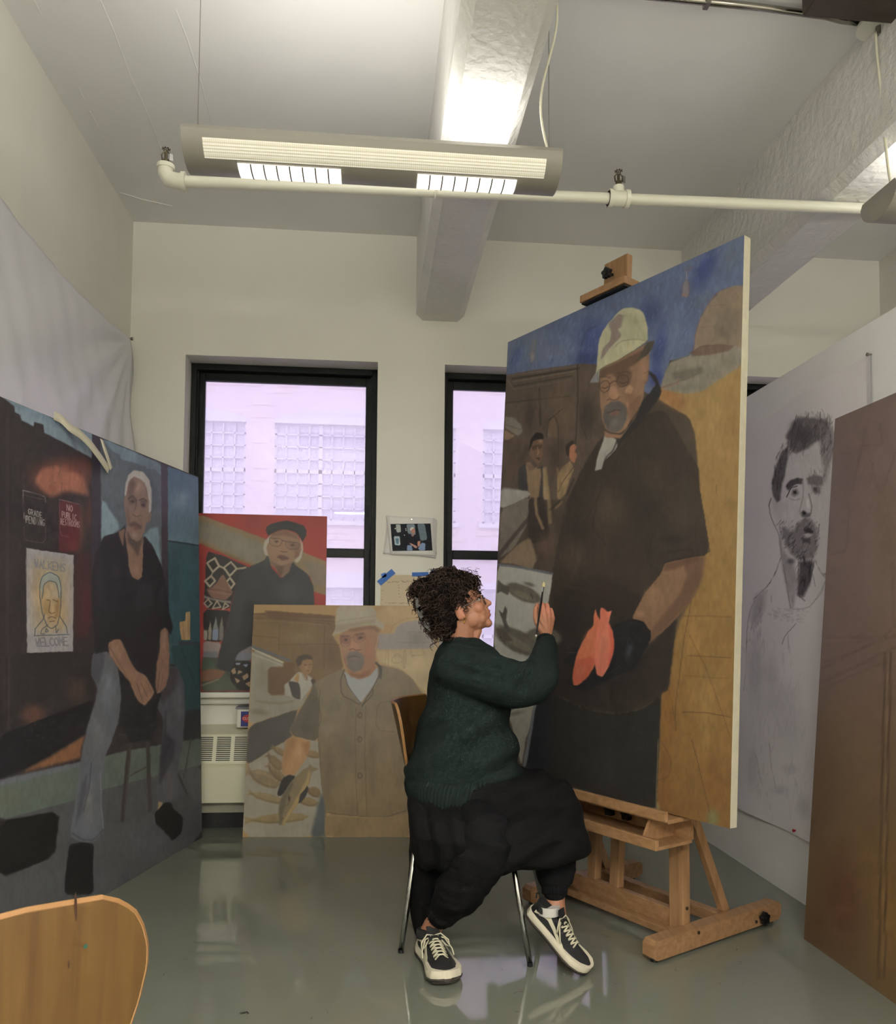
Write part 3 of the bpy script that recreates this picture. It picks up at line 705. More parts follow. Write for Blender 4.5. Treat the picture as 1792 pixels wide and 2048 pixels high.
    def text(s, word, TL, TR, BL, col, w=1.2, al=.85, gap=.28, outline=None):
        TL, TR, BL = map(np.array, (TL, TR, BL)); n = len(word); X = (TR-TL)/n; Yv = BL-TL
        for i, ch in enumerate(word):
            for st in s.GL.get(ch, []):
                pts = [tuple(TL + X*(i + gap/2 + p[0]*(1-gap)) + Yv*p[1]) for p in st]
                if outline:
                    s.line(pts, outline, w*2.1, al, .6, rnd=0, j=.2); 
                s.line(pts, col, w, al, .9, rnd=0, j=.3)
def homog(src, dst):
    A = []
    for (x, y), (u, v) in zip(src, dst):
        A.append([x, y, 1, 0, 0, 0, -u*x, -u*y, -u]); A.append([0, 0, 0, x, y, 1, -v*x, -v*y, -v])
    return np.linalg.svd(np.array(A))[2][-1].reshape(3, 3)
def frame3(O, a, t):
    Wd = np.array([math.cos(a), math.sin(a), 0]); N = np.array([-math.sin(a), math.cos(a), 0])
    return np.array(O, float), Wd, N*math.sin(t)+np.array([0, 0, math.cos(t)]), N*math.cos(t)-np.array([0, 0, math.sin(t)])
def canvas(name, label, O, a, t, w, h, th, nu, nv, px=None, u0=0, u1=1):
    """stretched canvas: body plus a dense painted face; returns thing, art object and a finisher"""
    O, Wd, U, N = frame3(O, a, t)
    r = thing(name, label, 'painting', tuple(O+Wd*w/2)); r['group'] = 'figure paintings on stretched canvas'
    RR = np.array([Wd, N, U]).T
    MB().box(O+Wd*w/2+U*h/2+N*(th/2+.0006), (w, th, h), R=RR, bev=.003).build('canvas_body', mat('canvas_edge', (196, 190, 168), .8, noise=.05, nscale=30, bump=.2, bscale=200, bdist=.001), r)
    us = np.linspace(0, 1, nu) if np.isscalar(nu) else np.unique(np.concatenate([np.linspace(a_, b_, n_) for a_, b_, n_ in nu])); vs = np.linspace(0, 1, nv) if np.isscalar(nv) else np.unique(np.concatenate([np.linspace(a_, b_, n_) for a_, b_, n_ in nv])); Ug, Vg = np.meshgrid(us, vs)
    P = O + Ug[..., None]*w*Wd + Vg[..., None]*h*U
    if px is None:
        q = P - CAMP; z = q @ _f; X = CX + FPX*(q @ _r)/z; Y = CY - FPX*(q @ _u)/z
    else:
        Hm = homog([(0, 0), (1, 0), (1, 1), (0, 1)], px); q = np.stack([Ug, Vg, np.ones_like(Ug)], -1) @ Hm.T; X = q[..., 0]/q[..., 2]; Y = q[..., 1]/q[..., 2]
    return r, P, X, Y
def fast_grid(name, P, col, m, parent, gain=1.0, lift=(1, 1, 1)):
    nv, nu = P.shape[:2]; me = bpy.data.meshes.new(name); n = nv*nu
    idx = np.arange(n).reshape(nv, nu); q = np.stack([idx[:-1, :-1], idx[:-1, 1:], idx[1:, 1:], idx[1:, :-1]], -1).reshape(-1, 4)
    me.vertices.add(n); me.vertices.foreach_set('co', P.reshape(-1).astype(np.float32))
    me.loops.add(q.size); me.loops.foreach_set('vertex_index', q.reshape(-1).astype(np.int32))
    me.polygons.add(len(q)); me.polygons.foreach_set('loop_start', np.arange(0, q.size, 4, dtype=np.int32)); me.polygons.foreach_set('loop_total', np.full(len(q), 4, np.int32))
    me.update(calc_edges=True)
    ca = me.color_attributes.new('Col', 'FLOAT_COLOR', 'POINT'); L = np.ones((n, 4), np.float32)
    L[:, :3] = np.clip(lin(np.clip(col.reshape(-1, 3), 0, 255))*gain*np.array(lift), 0, .93)
    if m is M_paint: g_ = L[:, :3].mean(1, keepdims=True); L[:, :3] = L[:, :3]*.87 + g_*.13 + .009  # blacks lifted and colours greyed: hazy reflection put into the paint
    ca.data.foreach_set('color', L.reshape(-1)); me.materials.append(m)
    o = bpy.data.objects.new(name, me); C.objects.link(o); setpar(o, parent); return o
M_paint = mat('oil_paint', (120, 120, 120), .42, vcol=True, bump=.10, bscale=160, bdist=.002, spec=.25)
M_paper = mat('charcoal_paper', (220, 220, 220), .75, vcol=True, spec=.2)

# ================================================================== painting 1: seated man outside a shop (left)
r, P, X, Y = canvas('figure_painting', 'large painting of a white-haired man on a stool leaning at the left wall', (-1.2230, 2.8068, 0), 1.336, .035, 1.525, 1.89, .03, [(0,.10,30),(.10,.47,230),(.47,1,170)], [(0,.40,230),(.40,.82,420),(.82,1,110)],
                    px=[(-4, 1916), (407, 1680), (393, 962), (-13, 783)])
A = Art((46, 40, 42), X, Y, 11); A.frame(0, 760, 3.657)
F, L_ = A.fill, A.line
A.c *= (1 + .12*A.n3 + .08*A.n2)[..., None]
F([(-20,95),(655,395),(655,575),(480,470),(300,372),(292,312),(228,290),(220,320),(130,272),(122,236),(82,212),(78,170),(28,130),(0,110)], (122,140,156), 2, rnd=0, tx=.1)
F([(30,120),(400,265),(655,395),(655,440),(400,330),(120,200)], (98,124,148), 10, .5)
F([(440,300),(480,320),(560,520),(520,490)], (92,106,124), 8, .8)
A.blob((440,690), (270,150), (112,58,46), .9); A.blob((430,720),(200,110),(150,88,68),.9)
F([(240,700),(290,640),(380,625),(480,665),(560,690),(620,760),(635,850),(560,830),(470,800),(360,850),(290,800),(245,740)], (158,96,74), 10, .8, tx=.18)
A.blob((560,620),(110,60),(92,44,38),.6)
A.blob((560,1080),(60,200),(118,74,52),.7); A.blob((640,980),(30,160),(92,50,40),.6)
F([(418,865),(565,910),(572,1140),(560,1250),(420,1260),(415,1100)], (88,30,38), 4, .95)
A.blob((530,1210),(50,60),(100,50,40),.6)
F([(530,1280),(660,1250),(660,1880),(540,1900)], (64,36,40), 12, .9); A.blob((630,1650),(40,200),(88,34,42),.6)
for x in (20, 32): L_([(x,250),(x+22,2040)], (72,62,66), 2, .5, 2)
A.hatch([(20,300),(650,600),(660,2040),(20,2040)], (62,54,52), 120, 3, .35, 1.5, 40, 3, 2)
L_([(150,790),(310,840),(316,880)], (150,146,146), 1.1, .8); L_([(152,820),(308,868)], (120,116,116), .8, .5); L_([(150,790),(158,1000)], (140,136,136), 1, .8); L_([(160,1060),(165,1160),(322,1185),(316,1000)], (108,102,104), .9, .7)
L_([(418,865),(565,910)], (150,120,124), 1, .8); L_([(418,865),(426,1130),(490,1145)], (130,96,102), .9, .7)
A.text('GRADE', (185,925), (292,960), (187,966), (176,174,172), .95, .95, .34); A.text('PENDING', (170,978), (312,1010), (172,1028), (176,174,172), .95, .95, .34)
A.text('NO', (470,905), (520,920), (470,948), (196,180,182), .95, .95, .3); A.text('PUBLIC', (436,955), (548,985), (437,998), (196,180,182), .95, .95, .32); A.text('RESTROOMS', (428,1006), (572,1036), (428,1050), (190,174,176), .85, .95, .3)
# the poster
F([(175,1215),(528,1280),(531,1985),(192,1985)], (150,145,152), 1.5, rnd=0)
F([(215,1290),(500,1330),(505,1840),(235,1860)], (160,142,116), 22, .9); A.blob((300,1560),(90,160),(172,142,96),.5); A.blob((400,1700),(90,120),(168,130,80),.5)
A.text('WALKENS', (236,1300), (470,1345), (240,1358), (160,154,156), 1.0, .9, .26, outline=(70,80,98)); A.text('WELCOME', (248,1882), (490,1880), (256,1942), (160,156,158), 1.0, .9, .26, outline=(52,56,68))
F([(280,1500),(292,1430),(350,1395),(418,1430),(440,1500),(436,1590),(410,1480),(350,1455),(310,1480),(300,1580)], (142,150,150), 2, .9)
for ln in ([(282,1590),(278,1500),(294,1430),(350,1397),(418,1432),(438,1500),(438,1650)], [(300,1590),(308,1490),(350,1458),(405,1478),(425,1590)], [(285,1590),(300,1700),(335,1790),(372,1815),(415,1785),(432,1700),(438,1640)],
           [(250,1810),(310,1740),(320,1700)], [(425,1720),(480,1800),(488,1850)], [(245,1862),(500,1860)], [(250,1810),(246,1862)], [(340,1785),(300,1815),(290,1850),(320,1850)], [(400,1790),(405,1850),(420,1820)], [(330,1810),(350,1830),(325,1838),(330,1812)]):
    L_(ln, (44,62,78), 1.5, .9)
F([(300,1600),(345,1600),(360,1640),(350,1720),(310,1700)], (150,118,66), 8, .6); F([(400,1600),(430,1600),(425,1720),(395,1740)], (126,92,48), 8, .7)
for ln in ([(330,1600),(355,1606)], [(378,1600),(412,1618)], [(360,1610),(348,1690),(372,1705),(392,1695)], [(345,1735),(372,1725),(398,1738)], [(355,1760),(390,1758)]): L_(ln, (64,42,34), 1.3, .85)
# posts, middle field
F([(715,430),(1165,630),(1180,1420),(1040,1300),(720,1250)], (84,94,104), 2, rnd=0, tx=.14)
F([(730,425),(1165,635),(1165,720),(1120,670),(1060,665),(1050,645),(870,590),(858,555),(795,515)], (108,130,148), 3, .95)
A.blob((1060,800),(120,220),(66,76,88),.6); A.blob((800,750),(70,200),(96,106,118),.5)
F([(728,885),(760,900),(790,960),(850,1040),(862,1100),(760,1180),(728,1190)], (124,148,162), 5, .95); F([(1045,1150),(1090,1100),(1150,1095),(1172,1390),(1110,1280),(1050,1220)], (118,144,158), 5, .95)
F([(655,395),(715,425),(728,880),(728,1200),(690,1330),(662,1400)], (52,48,60), 2, rnd=0); L_([(716,430),(730,1180)], (84,84,100), 1.5, .6)
F([(1165,630),(1213,652),(1222,1700),(1180,1400)], (62,54,66), 2, rnd=0)
F([(1213,652),(1445,745),(1450,1240),(1220,1198)], (66,96,126), 2, rnd=0, tx=.1, grad=((92,122,142), 920, 1100)); A.blob((1310,900),(80,90),(112,138,158),.6)
F([(1218,1198),(1452,1240),(1480,2100),(1240,2100)], (48,82,94), 2, rnd=0, tx=.14); L_([(1218,1196),(1452,1240)], (40,52,62), 3, .8); A.blob((1360,1500),(60,260),(60,98,108),.5)
F([(1308,1790),(1350,1785),(1356,1722),(1386,1722),(1392,1928),(1326,1926)], (168,136,98), 1.5, rnd=0); L_([(1360,1740),(1366,1920)], (196,160,120), 2, .7); L_([(1335,1800),(1345,1920)], (120,90,62), 1.2, .6)
F([(1303,1935),(1476,1942),(1462,1985),(1312,1975)], (58,58,68), 1.5, rnd=0)
# lower background
A.frame(0, 1280, 3.657)
F([(1240,60),(1480,60),(1482,545),(1350,550),(1300,300)], (40,70,76), 2, tx=.1); L_([(1330,90),(1440,390)], (28,48,56), 2, .7)
F([(1340,540),(1482,530),(1492,745),(1340,755)], (40,41,48), 4)
F([(820,640),(930,720),(1200,640),(1210,800),(920,835),(820,835)], (48,44,46), 5)
F([(-20,90),(680,90),(690,440),(380,540),(-20,690)], (42,37,40), 4, tx=.14); A.blob((240,540),(110,90),(98,64,52),.8); A.blob((560,370),(90,120),(78,58,52),.7); L_([(60,100),(60,640)], (66,56,56), 5, .6, 3); L_([(20,100),(28,640)], (58,50,50), 5, .5, 3)
F([(-20,690),(380,545),(690,440),(660,560),(620,700),(440,810),(200,925),(-20,1010)], (27,25,32), 3)
F([(625,695),(600,800),(590,865),(420,905),(160,960),(440,810)], (128,84,54), 8, .95, tx=.16)
F([(-20,1015),(590,895),(920,822),(1180,782),(1492,740),(1494,940),(1150,1012),(750,1105),(560,1175),(-20,1315)], (84,94,88), 3, tx=.1)
F([(-20,1010),(590,888),(590,925),(-20,1060)], (96,98,112), 5, .8); A.blob((60,1150),(120,90),(96,100,80),.5)
F([(-20,1310),(560,1172),(750,1102),(1150,1008),(1494,936),(1500,1460),(850,1830),(0,2300),(-20,2300)], (72,73,77), 3, tx=.08)
A.blob((1080,1450),(200,150),(86,86,92),.5); A.blob((640,1200),(150,120),(80,80,86),.4); A.blob((150,1680),(200,120),(82,78,74),.4)
F([(0,1310),(445,1245),(412,1580),(0,1735)], (20,18,19), 4, tx=.3)
# stool and trousers
L_([(955,760),(905,1325)], (56,50,50), 9, .95, 2, rnd=0); L_([(962,770),(915,1320)], (92,84,80), 1.6, .5); L_([(1085,750),(1108,1260)], (60,54,54), 8, .95, 2, rnd=0); L_([(965,1000),(1090,935)], (70,62,56), 4, .8)
L_([(1405,730),(1350,1030)], (54,58,60), 3, .8); L_([(1310,1000),(1380,1150)], (52,54,56), 4, .8)
F([(680,90),(775,78),(860,210),(892,400),(872,600),(822,750),(775,850),(760,1000),(752,1200),(772,1400),(700,1480),(600,1480),(522,1430),(556,1200),(590,900),(640,640),(700,450),(712,350),(662,250)], (88,91,101), 3, tx=.08)
F([(675,100),(760,90),(750,250),(715,350),(662,240)], (66,68,78), 6, .8); A.blob((790,380),(60,150),(112,116,128),.7); A.blob((720,700),(60,200),(108,108,112),.6); A.blob((660,1200),(50,180),(114,112,110),.6)
F([(590,1100),(640,960),(650,1120),(600,1260),(560,1380)], (64,66,76), 8, .8); L_([(675,900),(660,1080),(620,1250)], (52,54,64), 2.5, .6, 3); L_([(740,960),(750,1200),(765,1380)], (120,120,122), 2, .6)
L_([(540,1410),(610,1460),(700,1465),(765,1390)], (58,58,66), 3, .7, 3)
F([(1235,205),(1300,222),(1350,345),(1355,600),(1340,800),(1305,1000),(1328,1180),(1240,1195),(1158,1188),(1155,1100),(1180,900),(1190,780),(1200,600),(1150,500),(1140,430),(1210,340)], (76,76,86), 3, tx=.08)
F([(1240,210),(1300,240),(1290,360),(1200,480),(1150,440)], (58,52,56), 8, .7); F([(1215,520),(1225,700),(1290,760),(1285,860),(1170,1090),(1175,900),(1195,700)], (48,48,58), 6, .85); A.blob((1310,480),(35,180),(98,98,108),.5); A.blob((1250,1080),(50,110),(92,88,88),.6)
F([(1165,1195),(1200,1200),(1180,1290),(1165,1270)], (150,130,96), 3)
F([(1145,1275),(1215,1203),(1262,1205),(1275,1250),(1350,1310),(1340,1430),(1272,1482),(1235,1440),(1200,1400),(1145,1350)], (18,17,19), 2)
F([(518,1495),(620,1476),(702,1500),(690,1650),(702,1860),(485,1860),(498,1640)], (20,20,22), 3); L_([(520,1500),(600,1490),(690,1510)], (44,44,48), 2, .6)
# shirt and arms
F([(860,180),(960,300),(1000,420),(1060,510),(1130,440),(1140,390),(1170,330),(1240,200),(1150,520),(1130,740),(960,762),(920,700),(880,620),(892,400)], (33,32,38), 4)
A.frame(0, 760, 3.657)
F([(905,1066),(895,1085),(850,1125),(745,1150),(700,1260),(675,1360),(662,1500),(680,1780),(690,2000),(700,2010),(800,1985),(800,1900),(880,1900),(930,2000),(1000,2300),(1120,2300),(1150,2000),(1165,1850),(1215,1825),(1245,1890),(1262,1830),(1235,1720),(1200,1480),(1175,1380),(1105,1220),(1045,1150),(1000,1300),(930,1300)], (35,34,42), 2.5, tx=.10)
A.blob((1050,1600),(90,180),(54,53,62),.6); A.blob((730,1500),(40,220),(50,50,58),.5); A.blob((840,1450),(50,200),(50,48,54),.5); L_([(860,1560),(900,1850),(930,2040)], (24,23,29), 3, .6, 3); A.blob((1180,1600),(30,150),(48,48,58),.5)
F([(790,1930),(830,1905),(880,1905),(960,2080),(1000,2140),(1060,2170),(1110,2250),(1132,2300),(1110,2340),(1085,2370),(1062,2395),(1020,2370),(980,2300),(950,2220),(860,2110),(795,2010)], (136,102,84), 3, tx=.12)
A.blob((850,1990),(45,70),(160,124,104),.6,.5); A.blob((1050,2250),(50,60),(152,114,92),.6); L_([(1030,2230),(1080,2330)], (92,66,56), 1.5, .7); L_([(1000,2230),(1050,2370)], (92,66,56), 1.5, .7); L_([(1070,2220),(1110,2300)], (92,66,56), 1.4, .7); L_([(800,1960),(900,2130),(960,2240)], (98,72,60), 3, .5, 3)
F([(1172,1850),(1205,1828),(1226,1856),(1240,2000),(1236,2170),(1215,2260),(1180,2300),(1150,2312),(1138,2250),(1145,2100),(1165,2000)], (130,98,82), 3, tx=.12)
A.blob((1200,1920),(22,80),(156,124,110),.6); L_([(1165,2150),(1155,2290)], (88,64,56), 1.5, .7); L_([(1195,2160),(1175,2290)], (92,68,58), 1.3, .6)
# neck and head
F([(915,1080),(1040,1140),(1035,1450),(1008,1476),(962,1458),(938,1400),(922,1250),(905,1150)], (134,104,88), 2); F([(920,1110),(1035,1160),(1030,1200),(1000,1310),(960,1240),(925,1200)], (78,64,64), 6, .9); A.blob((990,1400),(30,50),(152,116,98),.6)
F([(855,1120),(905,1095),(890,1235)], (122,94,80), 3)
F([(898,850),(905,760),(925,705),(965,672),(1030,685),(1075,740),(1098,830),(1098,960),(1088,985),(1070,985),(1060,900),(915,880)], (174,168,166), 2.5, tx=.06)
F([(893,870),(912,850),(918,790),(935,745),(968,718),(1020,745),(1050,775),(1068,840),(1078,900),(1078,985),(1098,990),(1092,1050),(1062,1062),(1050,1120),(1020,1180),(990,1198),(950,1170),(922,1110),(912,1040),(905,985),(893,930)], (130,104,92), 2, tx=.08)
A.blob((1005,800),(40,55),(158,128,114),.7); F([(925,760),(960,735),(980,780),(960,850),(925,880)], (100,78,70), 6, .8); F([(920,880),(960,850),(990,880),(985,920),(940,920)], (96,76,70), 5, .8); F([(1010,885),(1060,890),(1060,950),(1020,940)], (92,72,66), 5, .8)
L_([(925,880),(955,858),(985,895)], (64,52,50), 2, .8); L_([(1008,892),(1040,880),(1062,905)], (64,52,50), 2, .8); F([(940,898),(962,890),(976,905),(958,914)], (60,48,48), 2, .9); F([(1018,925),(1040,918),(1054,935),(1035,945)], (60,48,48), 2, .9)
L_([(985,900),(978,960),(965,990)], (88,68,60), 2, .7); F([(962,985),(975,960),(1000,965),(1015,1000),(1000,1020),(970,1010)], (140,106,92), 3, .8); L_([(962,995),(985,1015),(1015,1005)], (80,60,54), 1.8, .8)
F([(930,1060),(975,1045),(1030,1085),(1020,1110),(980,1085),(935,1085)], (84,64,60), 4, .85); F([(955,1085),(985,1075),(1015,1105),(980,1115)], (112,74,68), 3, .8); A.blob((985,1150),(35,30),(152,128,118),.7); F([(912,940),(930,960),(940,1050),(925,1080)], (100,78,70), 6, .7); L_([(1085,1000),(1078,1050)], (100,76,66), 2, .6)
A.c *= (1+.05*A.n2)[..., None]
fast_grid('painted_face', P, A.c, M_paint, r, gain=G1)

# ================================================================== painting 2: man with a fish in front of the radiator
r, P, X, Y = canvas('figure_painting', 'ochre painting of a man in a bucket hat holding one fish, before the radiator', (-.661, 4.285, 0), -.064, .14, 1.02, 1.228, .035, 270, 320)
A = Art((166, 132, 86), X, Y, 23); A.frame(480, 1190, 4.015); F, L_ = A.fill, A.line
A.c *= (1 + .06*A.n3 + .03*A.n2)[..., None]
F([(1090,90),(1640,90),(1640,900),(1450,760),(1300,600),(1090,540)], (176,148,108), 8, grad=((184,162,124), 1250, 1340)); F([(1090,240),(1230,240),(1210,440),(1090,440)], (160,120,72), 10, .5)
L_([(1205,300),(1230,240),(1330,190),(1420,180),(1500,210)], (112,92,68), .9, .6)
F([(1108,308),(1238,312),(1262,250),(1330,215),(1430,200),(1510,225),(1545,300),(1560,420),(1480,432),(1090,440)], (146,136,132), 4, tx=.1); A.blob((1430,350),(100,60),(124,116,112),.6)
for ln in ([(1170,440),(1165,560)], [(1190,440),(1190,570)], [(1315,450),(1312,585),(1328,586),(1332,450),(1315,450)], [(1220,510),(1260,462),(1300,500),(1300,545),(1220,545),(1220,510)], [(1240,500),(1262,480),(1282,500)], [(1380,440),(1370,480),(1400,485)], [(1470,440),(1490,480),(1380,488)], [(1340,320),(1350,295),(1500,300)], [(1265,380),(1530,385)]): L_(ln, (112,94,74), .8, .65, 1)
F([(98,150),(205,140),(200,128),(240,126),(760,168),(770,260),(740,320),(800,420),(832,590),(640,690),(560,760),(225,800),(98,760)], (112,88,58), 3, tx=.12)
F([(200,125),(760,165),(762,190),(240,180)], (96,66,42), 3, .9); L_([(110,150),(200,152),(240,182),(760,212)], (82,56,36), 1.8, .8); L_([(110,185),(250,190),(740,232)], (88,62,40), 1.5, .7); L_([(110,205),(270,210),(700,240)], (136,108,70), 1.5, .6); F([(110,230),(320,240),(315,560),(105,420)], (124,98,62), 8, .6)
A.blob((500,330),(180,90),(120,96,64),.7); A.blob((480,340),(130,50),(134,110,76),.4); A.blob((740,460),(60,130),(90,66,42),.5)
for ln in ([(318,240),(312,400)], [(105,325),(310,345)], [(312,400),(680,395)], [(682,240),(675,400),(672,600)], [(680,395),(800,400)], [(318,400),(312,440)]): L_(ln, (74,54,34), 1.2, .7)
F([(96,430),(350,545),(352,575),(225,578),(222,805),(360,800),(470,815),(560,740),(520,860),(470,915),(360,945),(70,1042),(85,760)], (148,142,128), 3, tx=.12)
A.blob((180,640),(60,140),(122,112,96),.6); L_([(100,430),(350,545)], (190,184,164), 3, .9); L_([(100,455),(340,552)], (120,110,94), 1.2, .7); L_([(100,475),(330,560)], (176,168,148), 2, .7); F([(98,402),(240,455),(412,520),(392,538),(98,428)], (88,90,94), 2)
F([(225,575),(440,590),(440,780),(360,800),(232,806)], (98,72,48), 4, .95); F([(345,540),(440,545),(440,600),(350,600)], (96,68,42), 4, .9)
L_([(130,850),(230,865),(330,870),(430,852)], (112,100,80), 4, .6, 4); A.blob((150,940),(90,28),(112,98,78),.7,.15)
F([(356,720),(400,690),(440,640),(470,615),(560,650),(600,690),(560,760),(486,850),(430,820),(362,805)], (170,164,154), 3); F([(388,690),(475,700),(490,838),(452,835),(418,810)], (62,57,54), 2); F([(430,680),(460,625),(475,630),(470,700)], (166,130,80), 3)
F([(570,680),(590,670),(610,690),(580,730)], (60,52,46), 2)
F([(466,560),(480,520),(520,500),(565,505),(582,540),(580,590),(560,630),(540,640),(545,690),(505,640)], (136,104,72), 2); F([(445,530),(470,490),(520,475),(572,485),(585,515),(540,515),(500,525),(490,560),(468,575)], (66,52,42), 3); A.blob((530,580),(14,30),(164,130,96),.5); L_([(520,560),(535,560)], (70,52,40), 1.6, .8); L_([(555,560),(570,558)], (70,52,40), 1.5, .8); L_([(535,610),(555,610)], (92,60,50), 1.4, .8); L_([(500,640),(530,690),(548,640)], (110,84,60), 1.5, .6)
F([(66,1048),(462,915),(440,1000),(398,1090),(420,1135),(240,1250),(48,1372)], (70,67,64), 3, tx=.08)
F([(48,1372),(240,1250),(420,1140),(640,1175),(655,1400),(690,1640),(620,1800),(580,1945),(10,1945)], (150,142,128), 3, tx=.1)
def fish(c, L, w_, rot, col, dark, hl=None):
    ca, sa = math.cos(rot), math.sin(rot)
    def q(u, v): return (c[0]+L*u*ca-w_*v*sa, c[1]+L*u*sa+w_*v*ca)
    F([q(-.5, 0), q(-.38, -.35), q(-.1, -.5), q(.2, -.42), q(.38, -.15), q(.52, -.4), q(.48, 0), q(.52, .4), q(.38, .12), q(.2, .4), q(-.1, .5), q(-.38, .35)], col, 3, .9, tx=.2)
    L_([q(-.4, -.25), q(-.1, -.4), q(.2, -.3), q(.4, 0)], dark, 3, .6, 4)
    if hl: L_([q(-.35, .15), q(0, .3), q(.25, .15)], hl, 3, .5, 4)
fish((190,1470), 300, 130, 3.55, (130,110,78), (96,78,52), (160,142,108)); fish((280,1340), 180, 80, 3.9, (122,100,68), (92,74,50)); fish((310,1250), 130, 50, 3.7, (132,108,72), (100,80,56)); fish((290,1430), 200, 70, 3.9, (120,98,66), (92,74,50), (150,128,90))
fish((570,1275), 160, 60, 3.4, (132,106,68), (96,76,50)); fish((210,1625), 300, 70, 3.4, (138,118,80), (98,80,52), (160,140,98)); fish((590,1580), 130, 80, 3.6, (120,94,58), (88,68,44)); fish((540,1660), 180, 70, 3.3, (128,104,62), (90,70,44), (160,132,80)); fish((300,1795), 520, 80, 3.08, (138,116,72), (104,84,54), (150,130,90))
F([(622,1700),(655,1600),(680,1640),(700,1945),(566,1945)], (68,76,80), 8, .95)
F([(372,1168),(420,1132),(565,1172),(540,1300),(490,1380),(440,1450),(345,1450),(335,1350)], (172,130,84), 3, tx=.1); F([(372,1168),(420,1135),(470,1160),(400,1300),(350,1420),(336,1350)], (140,98,60), 10, .5); A.blob((470,1260),(40,80),(190,152,106),.5); F([(500,1190),(565,1175),(540,1300)], (140,92,52), 8, .7)
F([(640,1130),(640,690),(600,700),(540,830),(470,940),(402,1075),(420,1130),(600,1172)], (92,84,68), 3, tx=.16); A.blob((560,960),(80,160),(76,70,60),.7,.4)
F([(600,700),(720,640),(835,585),(870,700),(970,880),(1060,720),(1120,560),(1290,598),(1380,670),(1480,810),(1600,1000),(1650,1400),(1650,1700),(1400,1745),(1200,1790),(960,1780),(700,1762),(660,1550),(640,1350),(625,1170),(645,900)], (120,105,82), 3, tx=.14, grad=((122,102,68), 1400, 1600))
for c, rr, cc, al in (((760,900),(80,120),(100,90,72),.5), ((860,1200),(90,300),(100,88,70),.5), ((720,1450),(50,260),(96,84,64),.5), ((1180,1150),(100,200),(132,112,80),.6), ((1150,1500),(160,200),(128,108,72),.6), ((830,1550),(120,150),(130,112,78),.5), ((1250,750),(100,60),(142,124,94),.5), ((700,1080),(50,60),(140,132,116),.4), ((1060,1350),(40,250),(104,90,62),.5)): A.blob(c, rr, cc, al)
for ln in ([(645,760),(632,900),(655,980),(625,1080),(630,1180),(645,1360),(660,1560),(690,1740)], [(930,910),(925,1200),(930,1500),(945,1760)], [(1010,890),(1000,1200),(1010,1500),(1018,1780)], [(1240,855),(1130,858),(1100,900),(1092,1050),(1130,1090),(1240,1100)], [(690,1745),(850,1765),(1010,1780),(1200,1780),(1350,1720)], [(400,1080),(440,1130),(600,1170)], [(1210,1765),(1330,1735)]): L_(ln, (70,58,42), 1.1, .7, 1.2)
for c in ((962,965),(962,1160),(962,1450)):
    F([(c[0]+20*math.cos(t), c[1]+24*math.sin(t)) for t in np.linspace(0, 6.28, 10)], (96,82,60), 2); L_([(c[0]+20*math.cos(t), c[1]+24*math.sin(t)) for t in np.linspace(0, 6.28, 12)], (56,46,36), 1, .8); A.blob((c[0]+3, c[1]),(8,10),(136,120,92),.8)
F([(690,1765),(960,1785),(1200,1785),(1400,1745),(1400,1945),(672,1945)], (132,108,70), 3, tx=.14)
F([(838,610),(870,640),(950,678),(1040,650),(1088,585),(1112,590),(1100,680),(970,876),(900,790),(850,690)], (158,160,162), 2.5, tx=.05)
for ln in ([(838,600),(808,680),(812,800),(960,880)], [(840,640),(870,740),(970,870)], [(1112,560),(1130,620),(1060,760),(985,885)], [(1090,545),(1130,580),(1128,660)], [(1070,760),(1060,810),(975,895)]): L_(ln, (58,50,42), 2, .8)
L_([(1092,545),(1135,585),(1125,665)], (58,54,50), 5, .8, 2)
F([(860,590),(1080,540),(1095,590),(1050,640),(965,675),(890,650)], (150,104,72), 3); F([(870,620),(960,640),(1040,600),(1040,640),(965,675),(890,655)], (116,76,54), 6, .7)
F([(795,330),(860,270),(1060,240),(1110,320),(1112,400),(1095,430),(1085,540),(1040,600),(940,625),(860,590),(830,520),(812,430)], (152,110,84), 2.5, tx=.1)
A.blob((1030,430),(40,100),(160,106,74),.6); A.blob((840,430),(25,60),(170,130,104),.6); F([(800,325),(880,320),(885,385),(850,400),(810,385)], (124,84,70), 5, .8); F([(920,310),(1000,300),(1005,350),(940,372)], (120,82,66), 5, .7)
F([(850,500),(875,455),(940,450),(990,480),(1000,540),(975,600),(920,620),(870,590)], (106,96,88), 4, .95, tx=.16); L_([(872,500),(910,488),(960,500)], (84,62,56), 3, .8); L_([(890,515),(950,512)], (140,100,88), 2, .6)
F([(880,430),(895,380),(915,360),(950,400),(972,440),(920,450)], (170,122,92), 3, .85); L_([(880,440),(905,430),(930,445),(970,438)], (84,54,44), 1.8, .8)
L_([(805,330),(880,322),(888,390),(850,418),(812,405),(805,330)], (92,66,54), 1, .7); L_([(915,318),(1000,300),(1010,350),(960,385),(915,375),(915,318)], (92,66,54), 1, .7); L_([(888,345),(915,340)], (90,64,52), 1, .7); L_([(1008,310),(1105,300)], (150,130,112), 1.2, .7)
F([(835,355),(855,348),(868,360),(850,370)], (50,40,38), 2); F([(945,345),(970,335),(985,345),(965,355)], (50,40,38), 2); L_([(820,335),(870,330)], (80,60,50), 1.6, .7); L_([(930,325),(990,312)], (80,60,50), 1.6, .7); L_([(870,590),(850,560),(838,500)], (88,56,44), 1, .6); L_([(1108,330),(1100,400),(1085,440)], (190,170,144), 1.4, .6)
F([(768,230),(772,120),(800,88),(1065,88),(1090,130),(1100,200),(1158,232),(1150,285),(1120,262),(1080,240),(980,250),(880,272),(740,330),(765,280)], (164,154,134), 3, tx=.1)
